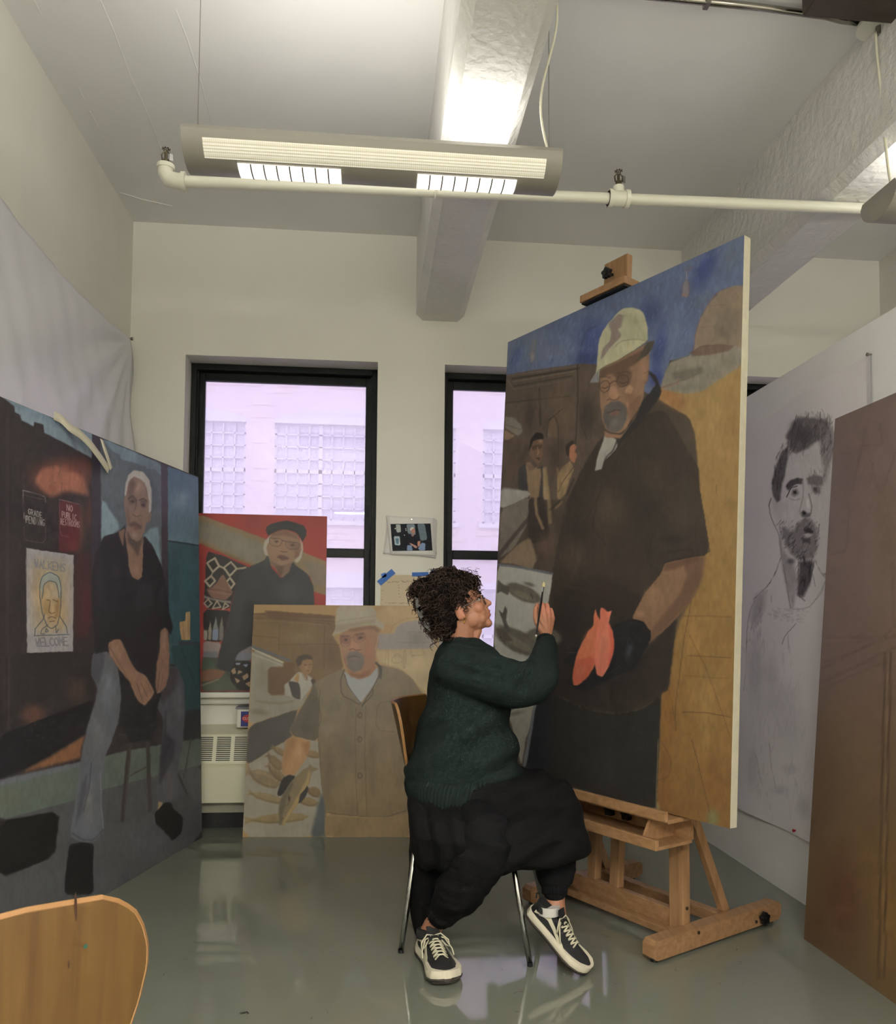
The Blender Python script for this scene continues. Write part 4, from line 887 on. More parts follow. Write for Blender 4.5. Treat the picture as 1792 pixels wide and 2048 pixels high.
A.blob((950,150),(110,50),(176,166,144),.6); F([(770,240),(900,225),(1080,190),(1090,225),(900,262),(768,300)], (138,124,102), 5, .6); F([(880,272),(1080,240),(1130,280),(1110,310),(1060,270),(880,300)], (112,82,60), 5, .8); L_([(768,215),(880,195),(1080,170)], (124,110,88), 1.4, .5)
F([(300,1590),(318,1530),(345,1465),(400,1443),(442,1455),(435,1500),(360,1590),(325,1615),(303,1612)], (34,31,30), 2)
F([(315,1845),(312,1700),(335,1620),(400,1510),(500,1408),(545,1385),(558,1355),(590,1385),(640,1398),(600,1415),(575,1425),(562,1500),(500,1620),(410,1760),(345,1850)], (128,110,80), 2, tx=.1)
F([(555,1410),(565,1440),(545,1540),(470,1670),(400,1770),(345,1850),(335,1840),(400,1720),(470,1600),(530,1490)], (172,144,88), 4, .9); F([(315,1845),(312,1700),(340,1610),(420,1490),(430,1530),(370,1640),(345,1760),(330,1840)], (94,84,68), 5, .8); F([(395,1600),(405,1640),(392,1665),(385,1630)], (54,46,40), 2); L_([(345,1700),(390,1680),(410,1620)], (84,70,52), 1.5, .6); L_([(330,1800),(345,1790)], (54,46,40), 1.5, .7)
F([(540,1528),(552,1552),(535,1600),(500,1660),(465,1678),(478,1640),(485,1600),(520,1560)], (36,33,34), 1.5)
fast_grid('painted_face', P, A.c, M_paint, r, gain=G2)

# ================================================================== painting 3: man in a black cap, red background, on the sill
r, P, X, Y = canvas('figure_painting', 'painting of a man in a black cap on red, standing on the window sill', (-.985, 4.55, .732), .04, .025, .719, 1.0, .02, 210, 290,
                    px=[(387, 1383), (651, 1383), (654, 1030), (385, 1022)])
A = Art((168, 46, 40), X, Y, 37); A.frame(380, 980, 4.877); F, L_ = A.fill, A.line
A.c *= (1+.06*A.n3)[..., None]; A.blob((620,300),(200,120),(140,60,52),.5)
F([(0,230),(80,232),(250,300),(700,462),(1090,600),(1330,698),(1330,1035),(1200,1000),(1180,850),(720,720),(600,745),(480,700),(250,600),(80,525),(0,500)], (150,126,92), 2.5, rnd=0)
F([(0,290),(80,290),(250,350),(700,520),(700,700),(600,720),(480,670),(250,560),(80,480),(0,460)], (142,132,118), 6, tx=.14); F([(1090,680),(1330,740),(1330,960),(1200,920)], (140,124,108), 6, tx=.1); L_([(80,515),(250,590),(600,735)], (134,106,62), 5, .6, 3)
F([(120,590),(300,640),(560,760),(460,830),(400,1050),(370,1170),(112,1160)], (32,26,27), 2)
def diamond(a, b, c, d, w_): 
    L_([a, b, c, d, a], (182,168,146), w_, .95, 1.2, rnd=0)
for q in ([(205,660),(250,740),(190,800),(130,710)], [(370,700),(430,770),(360,840),(300,760)], [(175,840),(215,890),(165,945),(115,890)], [(365,860),(410,920),(375,965),(330,900)]): diamond(*q, 4.2)
L_([(250,740),(300,760)], (182,168,146), 4, .9); L_([(430,770),(520,760)], (176,160,138), 4, .9); L_([(190,800),(175,840)], (176,160,138), 3, .8)
F([(128,970),(180,958),(240,900),(275,830),(300,828),(330,880),(370,960),(402,1010),(335,1082),(185,1060)], (128,90,72), 2.5, tx=.12); L_([(140,975),(250,975),(390,1010)], (96,64,52), 2, .8); L_([(160,990),(380,1030)], (160,124,106), 1.5, .6)
F([(108,1030),(180,1062),(330,1085),(380,1090),(378,1118),(110,1060)], (138,128,122), 3)
for q in ([(150,1070),(190,1110),(150,1150),(112,1110)], [(240,1085),(280,1150),(200,1160)], [(320,1110),(360,1140),(300,1170)]): L_(q+[q[0]], (178,162,140), 3, .9, 1.2, rnd=0)
F([(108,1170),(380,1185),(345,1320),(300,1490),(118,1480)], (26,22,22), 2)
for x0, x1, yt, cc in ((115,152,1350,(166,158,142)), (160,195,1280,(150,140,124)), (203,262,1235,(128,126,130)), (270,315,1240,(120,114,108))):
    F([(x0,1470),(x0,1370),((x0+x1)/2-4,yt+30),((x0+x1)/2,yt),((x0+x1)/2+5,yt+30),(x1,1370),(x1,1475)], cc, 1.5)
F([(205,1370),(260,1370),(258,1470),(208,1470)], (128,144,178), 1.5, .9)
F([(118,1480),(300,1495),(262,1640),(118,1640)], (156,140,136), 3); F([(118,1580),(270,1580),(262,1650),(118,1650)], (120,118,130), 4); F([(110,1635),(262,1640),(600,1650),(600,1960),(108,1960)], (70,72,66), 3)
F([(470,1530),(610,1520),(600,1670),(430,1665)], (132,122,126), 3); F([(440,1600),(600,1600),(600,1670),(430,1668)], (124,126,146), 4, .8)
F([(110,1640),(180,1635),(240,1700),(240,1760),(110,1760)], (72,88,72), 4); F([(110,1770),(200,1745),(350,1770),(310,1840),(110,1880)], (134,92,66), 4, tx=.15); F([(110,1900),(290,1840),(330,1800),(420,1850),(480,1955),(110,1960)], (76,86,68), 4); L_([(110,1910),(280,1850)], (160,142,114), 3, .7)
F([(400,1680),(600,1670),(600,1960),(470,1950),(390,1850)], (26,21,22), 2)
for q in ([(395,1760),(440,1740),(450,1790),(420,1800)], [(470,1760),(520,1780),(460,1800)], [(510,1820),(560,1790),(575,1830),(530,1860)], [(430,1830),(490,1860),(460,1890)], [(540,1890),(590,1870),(590,1930)], [(440,1700),(490,1695),(480,1715)], [(520,1710),(560,1705),(550,1730)]): F(q, (170,140,112), 1.5)
F([(440,1695),(490,1690),(480,1712),(445,1715)], (150,160,188), 1.5); F([(515,1708),(565,1703),(550,1735)], (128,146,186), 1.5)
F([(735,640),(700,690),(520,765),(455,830),(405,1040),(350,1300),(285,1560),(250,1740),(395,1785),(460,1600),(600,1520),(1210,1500),(1215,1110),(1205,950),(1150,830),(1030,745),(990,700),(885,870),(780,770)], (45,46,50), 2.5, tx=.10)
A.blob((950,1000),(150,120),(68,68,70),.7); A.blob((600,900),(90,80),(56,58,62),.5); A.blob((450,1200),(70,260),(56,56,62),.5,.25); F([(520,1100),(620,1100),(600,1500),(480,1540)], (28,27,30), 12, .7)
F([(722,650),(745,640),(780,760),(880,872),(1000,800),(1040,740),(1030,800),(890,920),(760,820)], (38,40,46), 3); L_([(770,790),(885,915),(1030,800)], (26,26,30), 2, .8)
F([(755,690),(990,690),(960,800),(885,862),(830,790)], (136,104,82), 3); F([(820,740),(900,740),(885,850),(850,830)], (86,62,46), 6, .8)
F([(690,560),(700,500),(740,455),(775,425),(760,500),(740,600),(748,640),(712,632)], (196,186,170), 3, tx=.05); F([(1062,450),(1092,520),(1095,590),(1080,660),(1042,718),(1005,690),(1050,620),(1070,540)], (196,186,166), 3, tx=.05)
F([(725,560),(745,510),(765,430),(900,375),(1040,425),(1070,520),(1078,580),(1058,640),(1010,680),(960,715),(880,735),(800,705),(755,660),(735,610)], (160,124,98), 2.5, tx=.08)
F([(790,400),(900,375),(1040,430),(1040,470),(900,430),(770,450)], (128,94,70), 6, .8); F([(940,500),(1060,520),(1058,600),(960,580)], (124,88,68), 8, .6); F([(900,380),(950,400),(945,430),(890,420)], (140,80,60), 6, .5)
L_([(752,462),(870,468),(885,500),(855,548),(780,540),(755,500),(752,462)], (76,56,48), 1.1, .8); L_([(920,495),(1062,515),(1045,575),(960,580),(922,545),(920,495)], (76,56,48), 1.1, .8); L_([(882,488),(920,498)], (66,48,42), 1.4, .9)
F([(800,492),(830,486),(848,498),(822,510)], (62,46,40), 2); F([(965,535),(990,524),(1010,536),(985,546)], (62,46,40), 2); L_([(790,470),(850,468)], (86,62,50), 1.6, .6); L_([(950,505),(1010,512)], (86,62,50), 1.6, .6)
F([(860,590),(885,530),(905,500),(925,560),(935,600),(895,600)], (168,124,96), 3, .8); L_([(865,595),(900,605),(935,600)], (84,52,44), 2, .8)
F([(825,650),(870,632),(930,645),(955,670),(890,690)], (110,72,62), 3, .9); L_([(840,655),(890,660),(945,672)], (72,44,40), 1.5, .8); A.blob((880,715),(50,20),(176,142,114),.5); F([(1010,600),(1060,590),(1050,640),(1010,670)], (124,84,64), 4, .7)
F([(715,380),(725,345),(765,318),(840,300),(925,284),(1010,305),(1095,338),(1130,385),(1128,430),(1092,500),(1062,450),(1030,410),(960,385),(900,372),(840,385),(780,412),(745,440),(725,410)], (27,25,27), 2); L_([(740,370),(840,350),(960,350),(1060,390)], (48,46,48), 2, .6)
fast_grid('painted_face', P, A.c, M_paint, r, gain=G3)
# ================================================================== painting 4: the tall canvas on the easel
_s = 3.3*1.083/3.3
r, P, X, Y = canvas('figure_painting', 'tallest painting, a man in a pale cap holding two red fish, mounted on the easel', (.482*1.083, 3.3*1.083, CAMH-(CAMH-.524)*1.083), -1.062, .055, 1.171*1.083, 1.817*1.083, .036, 300, 680,
                    px=[(977, 1534), (1457, 1658), (1489, 470), (1013, 684)])
A = Art((74, 62, 52), X, Y, 51); A.frame(980, 460, 3.3185); F, L_ = A.fill, A.line
A.c *= (1+.08*A.n3+.05*A.n2)[..., None]
# sky
F([(60,720),(1720,-10),(1720,400),(1500,430),(1420,560),(1360,790),(1330,850),(1190,880),(1140,1050),(1060,1110),(900,1000),(700,905),(590,898),(330,930),(100,968)], (88,102,140), 2, rnd=0, tx=.14)
for c, rr, cc, al, ro in (((250,760),(180,130),(112,124,150),.6,-.4), ((430,820),(200,70),(110,120,150),.6,-.3), ((170,840),(40,120),(66,84,140),.7,.3), ((680,720),(120,160),(58,72,132),.8,.5), ((640,860),(120,60),(46,58,112),.8,0), ((850,480),(220,60),(84,96,128),.6,-.4), ((1060,560),(100,120),(58,70,118),.8,0),
                         ((1220,700),(80,160),(98,112,146),.7,.3), ((1120,800),(50,200),(52,66,128),.8,.2), ((1440,260),(90,180),(46,60,126),.8,.5), ((1600,180),(90,160),(94,104,130),.8,.4), ((1300,480),(90,120),(84,96,136),.6,.4), ((1100,1000),(60,80),(46,58,124),.8,0), ((1500,300),(70,160),(90,102,140),.6,.5), ((1400,480),(100,60),(86,96,120),.7,-.5), ((110,820),(20,120),(120,130,150),.5,0)): A.blob(c, rr, cc, al, ro)
A.hatch([(110,740),(1690,40),(1680,360),(1200,860),(600,880),(120,940)], (124,134,158), 260, 1.4, .35, -1.1, 22, 5)
A.hatch([(110,740),(1690,40),(1680,360),(1200,860),(600,880),(120,940)], (50,62,116), 240, 1.8, .4, -1.15, 26, 6)
L_([(105,745),(600,520),(1690,30)], (128,130,138), 2, .6)
L_([(590,895),(600,760),(640,670),(700,640)], (44,54,96), 2, .5, 2)
for c, w_, h_ in (((275,820),20,70), ((1300,390),30,60)):
    pass
F([(262,800),(275,725),(298,730),(296,800),(288,860),(268,885),(255,880)], (128,128,138), 2, .7); L_([(262,790),(276,724),(298,730),(290,800),(292,860),(262,886),(256,840),(262,805)], (130,100,96), 1, .6); A.blob((272,840),(14,30),(158,146,136),.8)
F([(1282,360),(1300,335),(1320,360),(1318,440),(1300,455),(1272,440)], (136,128,130), 2, .8); L_([(1284,270),(1310,245),(1340,250),(1320,272),(1284,276)], (122,92,92), 1.2, .8); L_([(1302,275),(1302,330),(1275,370),(1270,440),(1305,455),(1320,430),(1318,360),(1302,332)], (128,88,84), 1.2, .8); A.blob((1290,435),(20,16),(150,110,104),.6); L_([(1302,278),(1302,330)], (160,156,150), 1.4, .7)
# building
F([(105,962),(330,925),(590,893),(705,900),(720,1000),(760,1400),(700,1560),(520,1800),(60,1800),(92,1000)], (88,73,62), 2.5, rnd=0, tx=.16)
for ln, c, w_ in (([(110,970),(590,905)], (116,106,96), 1.5), ([(140,990),(585,925)], (44,38,34), 3), ([(145,1010),(540,945),(560,940)], (120,108,92), 2), ([(150,1040),(535,975)], (52,44,38), 3), ([(150,1060),(535,1000)], (108,94,76), 2), ([(110,1000),(150,1060)], (120,112,100), 1.5), ([(100,1150),(520,1110)], (52,44,38), 3), ([(575,900),(578,1130),(560,1500)], (38,32,30), 2), ([(320,1060),(330,1300)], (54,44,38), 4)): L_(ln, c, w_, .75, 2)
A.blob((400,1130),(160,60),(100,84,66),.5); A.blob((480,1250),(70,160),(104,86,66),.5); A.blob((160,1250),(70,120),(98,82,66),.5); A.blob((640,1250),(70,160),(46,40,38),.7); A.blob((260,1220),(40,140),(58,48,42),.6); A.blob((180,1560),(90,200),(86,68,56),.6)
F([(92,1240),(150,1250),(205,1300),(208,1345),(180,1375),(95,1320)], (122,114,104), 2.5); L_([(100,1300),(195,1330)], (84,78,74), 2, .7); F([(90,1330),(160,1375),(110,1400),(85,1400)], (150,122,96), 3, .8)
L_([(370,1380),(385,1270),(420,1240),(445,1290),(450,1400),(448,1600)], (44,36,32), 1.5, .8); L_([(385,1270),(480,1190)], (50,40,34), 1.5, .7); F([(372,1380),(388,1280),(420,1250),(440,1300),(442,1390)], (120,98,74), 4, .6); L_([(590,1180),(600,1300),(640,1400)], (40,34,30), 1.4, .6)
# two bystanders
A.blob((430,1500),(60,160),(70,54,44),.6)
F([(255,1470),(262,1400),(300,1350),(345,1360),(352,1395),(300,1400),(275,1450),(268,1490)], (36,28,26), 2); F([(262,1460),(280,1410),(345,1398),(352,1440),(345,1500),(330,1545),(305,1560),(275,1530),(255,1495)], (112,84,64), 2); F([(270,1440),(345,1430),(340,1460),(275,1470)], (70,52,42), 3, .8); L_([(310,1450),(318,1490),(308,1500)], (160,124,96), 1.6, .8); F([(300,1520),(330,1518),(320,1540)], (52,38,34), 2, .8); F([(262,1400),(300,1350),(345,1362),(350,1385),(300,1392)], (34,26,24), 2); A.blob((330,1410),(15,12),(150,118,90),.7)
F([(180,1600),(250,1540),(300,1590),(345,1570),(385,1680),(395,1800),(190,1800)], (62,58,60), 2.5); F([(232,1560),(262,1600),(340,1590),(318,1800),(255,1800)], (136,110,84), 3); F([(345,1580),(375,1640),(392,1800),(350,1800)], (158,132,94), 3, .9); F([(228,1555),(262,1545),(300,1600),(255,1605)], (118,92,72), 3)
F([(510,1470),(530,1430),(560,1430),(572,1450),(560,1480),(575,1500),(560,1560),(530,1540)], (160,104,76), 2); F([(495,1440),(540,1405),(560,1425),(525,1450),(520,1520),(500,1500)], (48,36,32), 2.5); F([(445,1640),(470,1590),(530,1540),(555,1600),(520,1680),(490,1800),(440,1800)], (136,112,80), 3, tx=.3); L_([(555,1580),(480,1680),(450,1750)], (58,44,36), 1.5, .7)
F([(75,1710),(240,1740),(262,1755),(70,1830)], (126,124,118), 2.5)
# ochre ground on the right
F([(1080,1075),(1130,1060),(1340,1100),(1480,1010),(1720,860),(1720,4100),(1280,4100),(1310,3300),(1390,1800),(1360,1380),(1320,1260),(1130,1150)], (156,124,72), 3, tx=.10, grad=((124,92,44), 820, 1400))
A.blob((1180,1120),(120,60),(158,106,62),.8,.5); A.blob((1250,1170),(60,60),(140,98,58),.6); A.blob((1600,1250),(60,300),(140,106,58),.5); A.blob((1480,1250),(60,200),(168,136,82),.5)
F([(1352,790),(1362,700),(1390,610),(1440,510),(1520,420),(1600,384),(1700,372),(1670,930),(1500,930),(1330,855)], (136,118,100), 2.5, tx=.1, j=1.6)
A.blob((1560,650),(110,160),(108,100,88),.6); L_([(1352,800),(1362,690),(1400,580),(1440,510),(1500,430),(1580,388),(1620,410),(1655,470)], (134,86,76), 1.4, .8); L_([(1440,515),(1560,505)], (120,86,76), 1, .6); L_([(1385,660),(1500,650)], (120,90,80), 1, .6); L_([(1375,780),(1385,640),(1410,590)], (150,108,92), 1, .5)
F([(1130,1062),(1150,980),(1190,890),(1300,850),(1330,840),(1480,850),(1620,780),(1672,800),(1665,920),(1540,1000),(1400,1090),(1300,1105),(1180,1080)], (136,128,116), 4, tx=.14)
F([(1320,830),(1400,780),(1520,770),(1618,790),(1580,820),(1440,845),(1340,850)], (104,82,72), 3, .8); F([(1200,960),(1400,920),(1420,960),(1300,1010),(1220,1010)], (98,92,84), 8, .7); A.blob((1330,1060),(120,30),(120,116,108),.6); A.blob((1560,900),(60,60),(118,108,92),.6)
L_([(1130,1062),(1240,1035),(1250,1015),(1245,1000)], (150,96,84), 1.6, .8); L_([(1320,830),(1400,785),(1520,772),(1615,785)], (104,68,58), 1.4, .7); L_([(1130,1060),(1250,1020),(1400,960)], (104,82,68), 2, .5, 2); L_([(1190,890),(1320,845)], (90,84,76), 1.6, .6)
# lower right drawing lines
A.frame(980, 940, 2.767)
F([(940,1200),(1040,860),(1100,740),(1180,640),(1210,480),(1400,470),(1400,2100),(900,2100),(930,1500)], (140,108,56), 8, tx=.10, grad=((118,84,36), 1150, 1620)); A.blob((980,1350),(50,250),(126,84,34),.7); A.blob((1250,1750),(90,200),(112,74,28),.6); A.blob((960,1750),(50,200),(118,78,34),.7); A.blob((1200,1250),(110,180),(150,116,62),.5); A.blob((1120,950),(60,120),(152,112,58),.6); A.blob((1290,1500),(50,300),(132,98,48),.5); A.blob((1190,1450),(60,160),(140,112,60),.4)
for ln, al in (([(1110,740),(1070,950),(1020,1330),(1025,1450)], .7), ([(1030,820),(1330,830)], .5), ([(1090,1040),(1325,1055)], .7), ([(1060,1350),(1200,1355),(1325,1380)], .9), ([(1100,930),(1200,1130),(1320,1480)], .5), ([(1110,1500),(1140,1600),(1225,1975)], .9), ([(990,1230),(1020,1400)], .5), ([(940,1500),(1000,1600),(990,1700),(930,1720)], .6), ([(1060,1150),(1320,1170)], .3), ([(1250,100),(1252,160)], .5)): L_(ln, (78,54,28), 1.5, al, 1.6)
A.blob((1225,1930),(40,60),(112,114,78),.8); A.blob((920,1870),(20,40),(150,150,120),.6); L_([(960,1900),(1230,1980)], (126,122,80), 3, .6, 3)
# jacket, sleeve and apron
A.frame(980, 940, 2.767)
F([(520,-20),(600,-160),(760,-260),(960,-330),(1090,-100),(1152,0),(1160,140),(1180,260),(1212,470),(1180,492),(1060,510),(965,530),(950,570),(1000,700),(1030,830),(1005,1060),(985,1225),(945,1250),(935,1500),(925,1700),(915,1890),(300,1700),(330,1400),(340,1000),(335,720),(345,560),(372,400),(420,190),(450,120)], (56,47,40), 2.5, tx=.16)
A.blob((650,230),(110,150),(84,70,56),.7); A.blob((460,500),(100,120),(78,64,52),.6); A.blob((850,200),(90,220),(44,38,34),.7); A.blob((900,60),(120,120),(70,60,50),.6); A.blob((1050,250),(90,160),(66,58,50),.6); A.blob((620,430),(60,200),(70,58,48),.5); A.blob((1080,120),(60,120),(64,56,48),.5)
F([(340,760),(480,620),(620,600),(800,700),(1000,760),(1025,830),(1000,1060),(980,1225),(700,1360),(420,1280),(340,1240)], (44,36,33), 12, .9, tx=.14); A.blob((620,680),(160,90),(58,42,38),.5)
F([(420,1280),(560,1330),(700,1358),(850,1330),(940,1260),(935,1500),(925,1700),(915,1890),(300,1700),(330,1400),(345,1250)], (38,36,34), 3, tx=.14); A.blob((650,1650),(90,160),(48,46,44),.6)
L_([(410,1270),(470,1305),(560,1335),(700,1358),(830,1335),(935,1262)], (98,86,62), 1.8, .7, 1.5, rough=.5); L_([(330,1400),(315,1660)], (88,84,78), 1.4, .7, rough=.5); L_([(928,1500),(915,1880)], (112,104,84), 1.6, .7); L_([(345,560),(372,400),(440,150)], (104,92,74), 1.2, .6, rough=.4); L_([(960,525),(1100,495),(1180,490)], (36,30,28), 2.5, .8); L_([(985,470),(1110,455),(1115,480)], (42,36,32), 3, .7, 3); L_([(1160,140),(1180,260),(1212,470)], (40,34,30), 1.6, .7); L_([(945,650),(985,740)], (34,30,28), 2, .6); L_([(600,140),(560,330),(640,430)], (40,34,30), 2, .5, 3)
L_([(760,-160),(600,150),(520,300)], (46,38,34), 2, .6, 3); L_([(900,380),(860,520),(950,600)], (40,34,32), 4, .6, 5); A.blob((1010,400),(90,30),(36,30,28),.6); A.blob((700,200),(30,80),(62,52,42),.4)
# left: tray of fish, lower cloth
F([(55,110),(200,125),(222,140),(200,165),(52,225)], (160,157,150), 2.5); F([(52,230),(215,150),(210,300),(130,440),(45,500)], (116,106,98), 3, tx=.15); L_([(215,270),(45,480)], (66,54,52), 8, .8, 3); F([(215,160),(300,160),(330,400),(215,420),(205,300)], (52,42,38), 4, .9); L_([(250,0),(250,240),(290,330)], (140,114,84), 6, .8, 3); L_([(300,0),(325,180),(330,300)], (138,116,80), 7, .7, 3); L_([(370,0),(400,180),(360,220)], (128,104,70), 5, .7, 3); A.blob((310,430),(60,80),(94,72,58),.7); F([(150,420),(220,380),(260,500),(230,560),(140,530),(50,520),(120,450)], (146,124,98), 4, .8); L_([(330,230),(420,150),(460,60)], (40,34,32), 4, .6, 4)
F([(40,525),(150,540),(345,578),(340,640),(325,720),(290,900),(262,1000),(200,1095),(120,1075),(20,1000)], (176,176,168), 2, tx=.05); L_([(42,530),(160,545),(343,584)], (94,100,114), 4.5, .9, 2)
for c, a_, b_, ro in (((185,690),(95),(38),.42), ((150,950),(130),(52),.52), ((300,930),(90),(45),.1)): A.blob(c, (a_, b_), (98,93,82), .95, ro, 3); A.blob((c[0], c[1]+12), (a_*.7, b_*.4), (132,124,108), .6, ro, 2)
F([(42,610),(75,640),(110,655),(100,700),(60,680),(40,690)], (82,78,72), 2.5); F([(48,780),(70,800),(85,755),(95,780),(90,840),(120,900),(95,910),(65,830)], (84,82,76), 2.5); A.blob((215,640),(40,12),(66,62,56),.6,.3); L_([(225,690),(235,720)], (60,56,52), 2, .7)
F([(30,880),(80,890),(130,950),(70,960)], (86,80,72), 3); A.blob((60,930),(4,6),(40,36,34),.9)
F([(100,1340),(250,1270),(230,1400),(200,1500),(178,1640),(140,1480)], (166,163,152), 3); A.blob((140,1350),(60,14),(84,82,72),.6,-.2); F([(250,1280),(268,1270),(210,1640),(182,1640)], (118,122,132), 3); F([(262,1275),(350,1240),(340,1400),(318,1680),(190,1680),(212,1600)], (36,38,45), 2.5)
# forearm and glove
F([(965,530),(1060,512),(1185,490),(1178,560),(1165,630),(1120,720),(1060,800),(985,880),(925,930),(868,975),(862,930),(850,870),(820,845),(780,835),(850,700),(900,640),(950,580)], (126,94,70), 2, tx=.1)
A.blob((900,720),(70,60),(148,112,82),.7,-.7); F([(1060,512),(1185,490),(1178,560),(1165,640),(1100,750),(1000,860),(900,960),(870,975),(900,880),(1040,720),(1090,600)], (92,66,50), 8, .75); F([(965,530),(1150,495),(1150,520),(960,580)], (84,58,44), 6, .7); L_([(1118,500),(1125,600)], (100,70,54), 1.2, .6); A.blob((830,810),(30,25),(156,118,92),.6)
F([(672,880),(740,850),(770,832),(850,852),(872,890),(888,905),(885,950),(868,980),(830,1060),(790,1120),(740,1130),(640,1180),(540,1225),(500,1228),(440,1200),(425,1180),(470,1100),(400,1080),(420,1040),(480,1020),(430,985),(500,975),(600,980)], (28,28,32), 2.5, tx=.14)
A.blob((770,1010),(22,50),(66,66,78),.7,.3); L_([(760,960),(745,1040),(770,1090)], (52,52,62), 3, .6, 3); L_([(430,990),(500,985)], (74,68,62), 1.5, .6); L_([(425,1018),(480,1020)], (84,76,66), 1.5, .6); L_([(410,1080),(470,1078)], (60,56,54), 1.4, .6); L_([(640,1150),(720,1090)], (48,48,54), 2, .6); L_([(440,1200),(470,1212)], (62,58,56), 1.5, .6); L_([(670,885),(740,850),(830,848),(885,905)], (16,16,18), 2, .7)
# two red fish
F([(578,780),(586,800),(600,832),(612,850),(600,870),(598,940),(580,1090),(540,1150),(490,1195),(462,1198),(458,1130),(475,1040),(505,970),(545,900),(572,870),(574,820)], (206,108,70), 2, tx=.08)
F([(458,1130),(475,1060),(560,1040),(580,1060),(545,1150),(490,1195),(460,1196)], (188,84,56), 6, .8); A.blob((540,950),(30,70),(216,124,84),.6,.4); L_([(598,940),(585,1080)], (150,60,40), 2, .7, 2); A.blob((500,1120),(30,40),(206,116,84),.5,.5)
F([(612,770),(628,778),(645,796),(672,790),(660,830),(656,860),(675,900),(684,950),(682,1020),(655,1100),(620,1156),(592,1142),(578,1080),(578,1000),(590,900),(606,840)], (214,114,88), 2, tx=.10)
F([(655,860),(675,900),(684,950),(682,1020),(650,1110),(664,1000),(664,920)], (206,82,58), 4, .8); A.blob((620,980),(26,80),(196,120,92),.5); A.blob((625,1110),(20,30),(200,104,84),.6); A.blob((630,800),(14,26),(206,92,70),.7); A.blob((640,920),(14,60),(222,132,104),.5)
# head
A.frame(980, 460, 3.3185)
F([(755,1370),(830,1400),(845,1450),(800,1500),(760,1540),(740,1600),(692,1612),(705,1540),(722,1480),(745,1420)], (160,158,152), 2, tx=.05); L_([(760,1500),(745,1590)], (120,120,118), 1.5, .6); L_([(845,1400),(810,1480),(765,1520),(742,1600)], (40,34,32), 3, .7, 2)
F([(750,1340),(790,1365),(870,1370),(930,1300),(960,1250),(1000,1200),(960,1290),(870,1400),(835,1395),(760,1390)], (142,104,80), 2.5)
F([(1010,1140),(1060,1090),(1100,1040),(1060,980),(1045,940),(1100,980),(1140,1100),(1000,1290),(870,1420),(830,1480),(850,1410),(960,1260)], (42,40,42), 3)
F([(722,940),(760,900),(860,860),(1040,760),(1055,830),(1050,940),(1045,1010),(1022,1030),(1015,1120),(990,1190),(950,1240),(900,1330),(860,1362),(800,1355),(760,1330),(740,1280),(728,1180),(724,1080)], (140,106,82), 2.5, tx=.08)
A.blob((1010,960),(40,110),(152,112,88),.7); F([(720,940),(860,880),(1040,790),(1040,830),(960,900),(880,940),(900,1010),(840,1000),(800,960),(730,990)], (88,66,52), 5, .8); A.blob((930,1130),(50,90),(122,86,66),.6); F([(835,960),(910,900),(940,960),(925,1040),(870,1050),(830,1020)], (98,74,60), 5, .7); F([(900,1060),(925,1040),(945,1060),(930,1100),(890,1090)], (186,144,114), 4, .8)
A.blob((755,1060),(30,40),(150,112,84),.6); F([(790,1060),(815,1040),(845,1070),(858,1110),(835,1135),(800,1130),(780,1100)], (176,132,104), 4, .8); L_([(775,1140),(790,1130),(810,1140),(840,1135),(855,1115)], (92,62,52), 1.8, .8)
L_([(722,1035),(745,1012),(775,1010),(792,1035),(785,1070),(755,1090),(730,1075),(722,1035)], (62,48,40), 1.6, .85); L_([(838,1000),(860,970),(905,975),(920,1010),(900,1045),(860,1052),(838,1030),(838,1000)], (62,50,42), 1.6, .85); L_([(792,1030),(815,1010),(838,1015)], (70,52,44), 2, .85); L_([(735,1055),(760,1062),(780,1050)], (70,48,40), 2, .8); L_([(850,1020),(880,1030),(905,1018)], (72,52,44), 2, .8); L_([(725,985),(760,978),(790,990)], (80,60,50), 3, .7, 2); L_([(840,965),(890,945),(925,960)], (76,58,48), 3, .7, 2)
F([(760,1180),(790,1155),(840,1145),(880,1160),(905,1200),(905,1260),(870,1335),(830,1355),(785,1345),(752,1300),(745,1240)], (92,86,84), 3, tx=.14); F([(790,1225),(840,1200),(860,1215),(850,1240),(800,1245)], (120,84,72), 3, .9); L_([(775,1225),(830,1205),(860,1210)], (62,50,48), 2.5, .7); A.blob((820,1290),(35,30),(106,102,100),.6); L_([(905,1160),(915,1210),(930,1230)], (172,124,100), 3, .6, 2); F([(905,1200),(960,1130),(1005,1100),(990,1190),(930,1280)], (112,80,62), 6, .6)
L_([(1020,960),(1048,950),(1045,1010),(1022,1030)], (112,80,64), 2, .7)
F([(662,1022),(668,1000),(700,955),(708,870),(720,730),(740,680),(780,620),(850,545),(885,522),(945,518),(1000,540),(1022,580),(1040,640),(1045,742),(960,800),(850,870),(760,905),(722,935),(714,1020),(690,1010)], (184,180,150), 2, tx=.05)
F([(780,620),(850,560),(888,570),(890,600),(870,640),(845,665),(862,700),(860,720),(820,755),(790,790),(760,835),(730,870),(740,800),(790,740),(800,690)], (138,122,118), 3, .95); F([(880,560),(1000,560),(1030,640),(1040,740),(920,730),(890,720),(865,640)], (172,170,138), 5, .8); A.blob((960,610),(40,30),(150,148,118),.5); A.blob((780,680),(20,40),(196,192,158),.6)
L_([(760,905),(830,770),(880,740),(960,730),(1042,745)], (132,126,108), 1.8, .7); F([(722,930),(800,800),(860,755),(960,738),(1040,745),(960,800),(850,868),(760,905)], (190,186,152), 3, .9); L_([(720,935),(850,872),(960,802),(1045,745)], (104,98,84), 1.6, .8); F([(662,1022),(668,1000),(700,955),(715,935),(716,1022)], (128,130,136), 2)
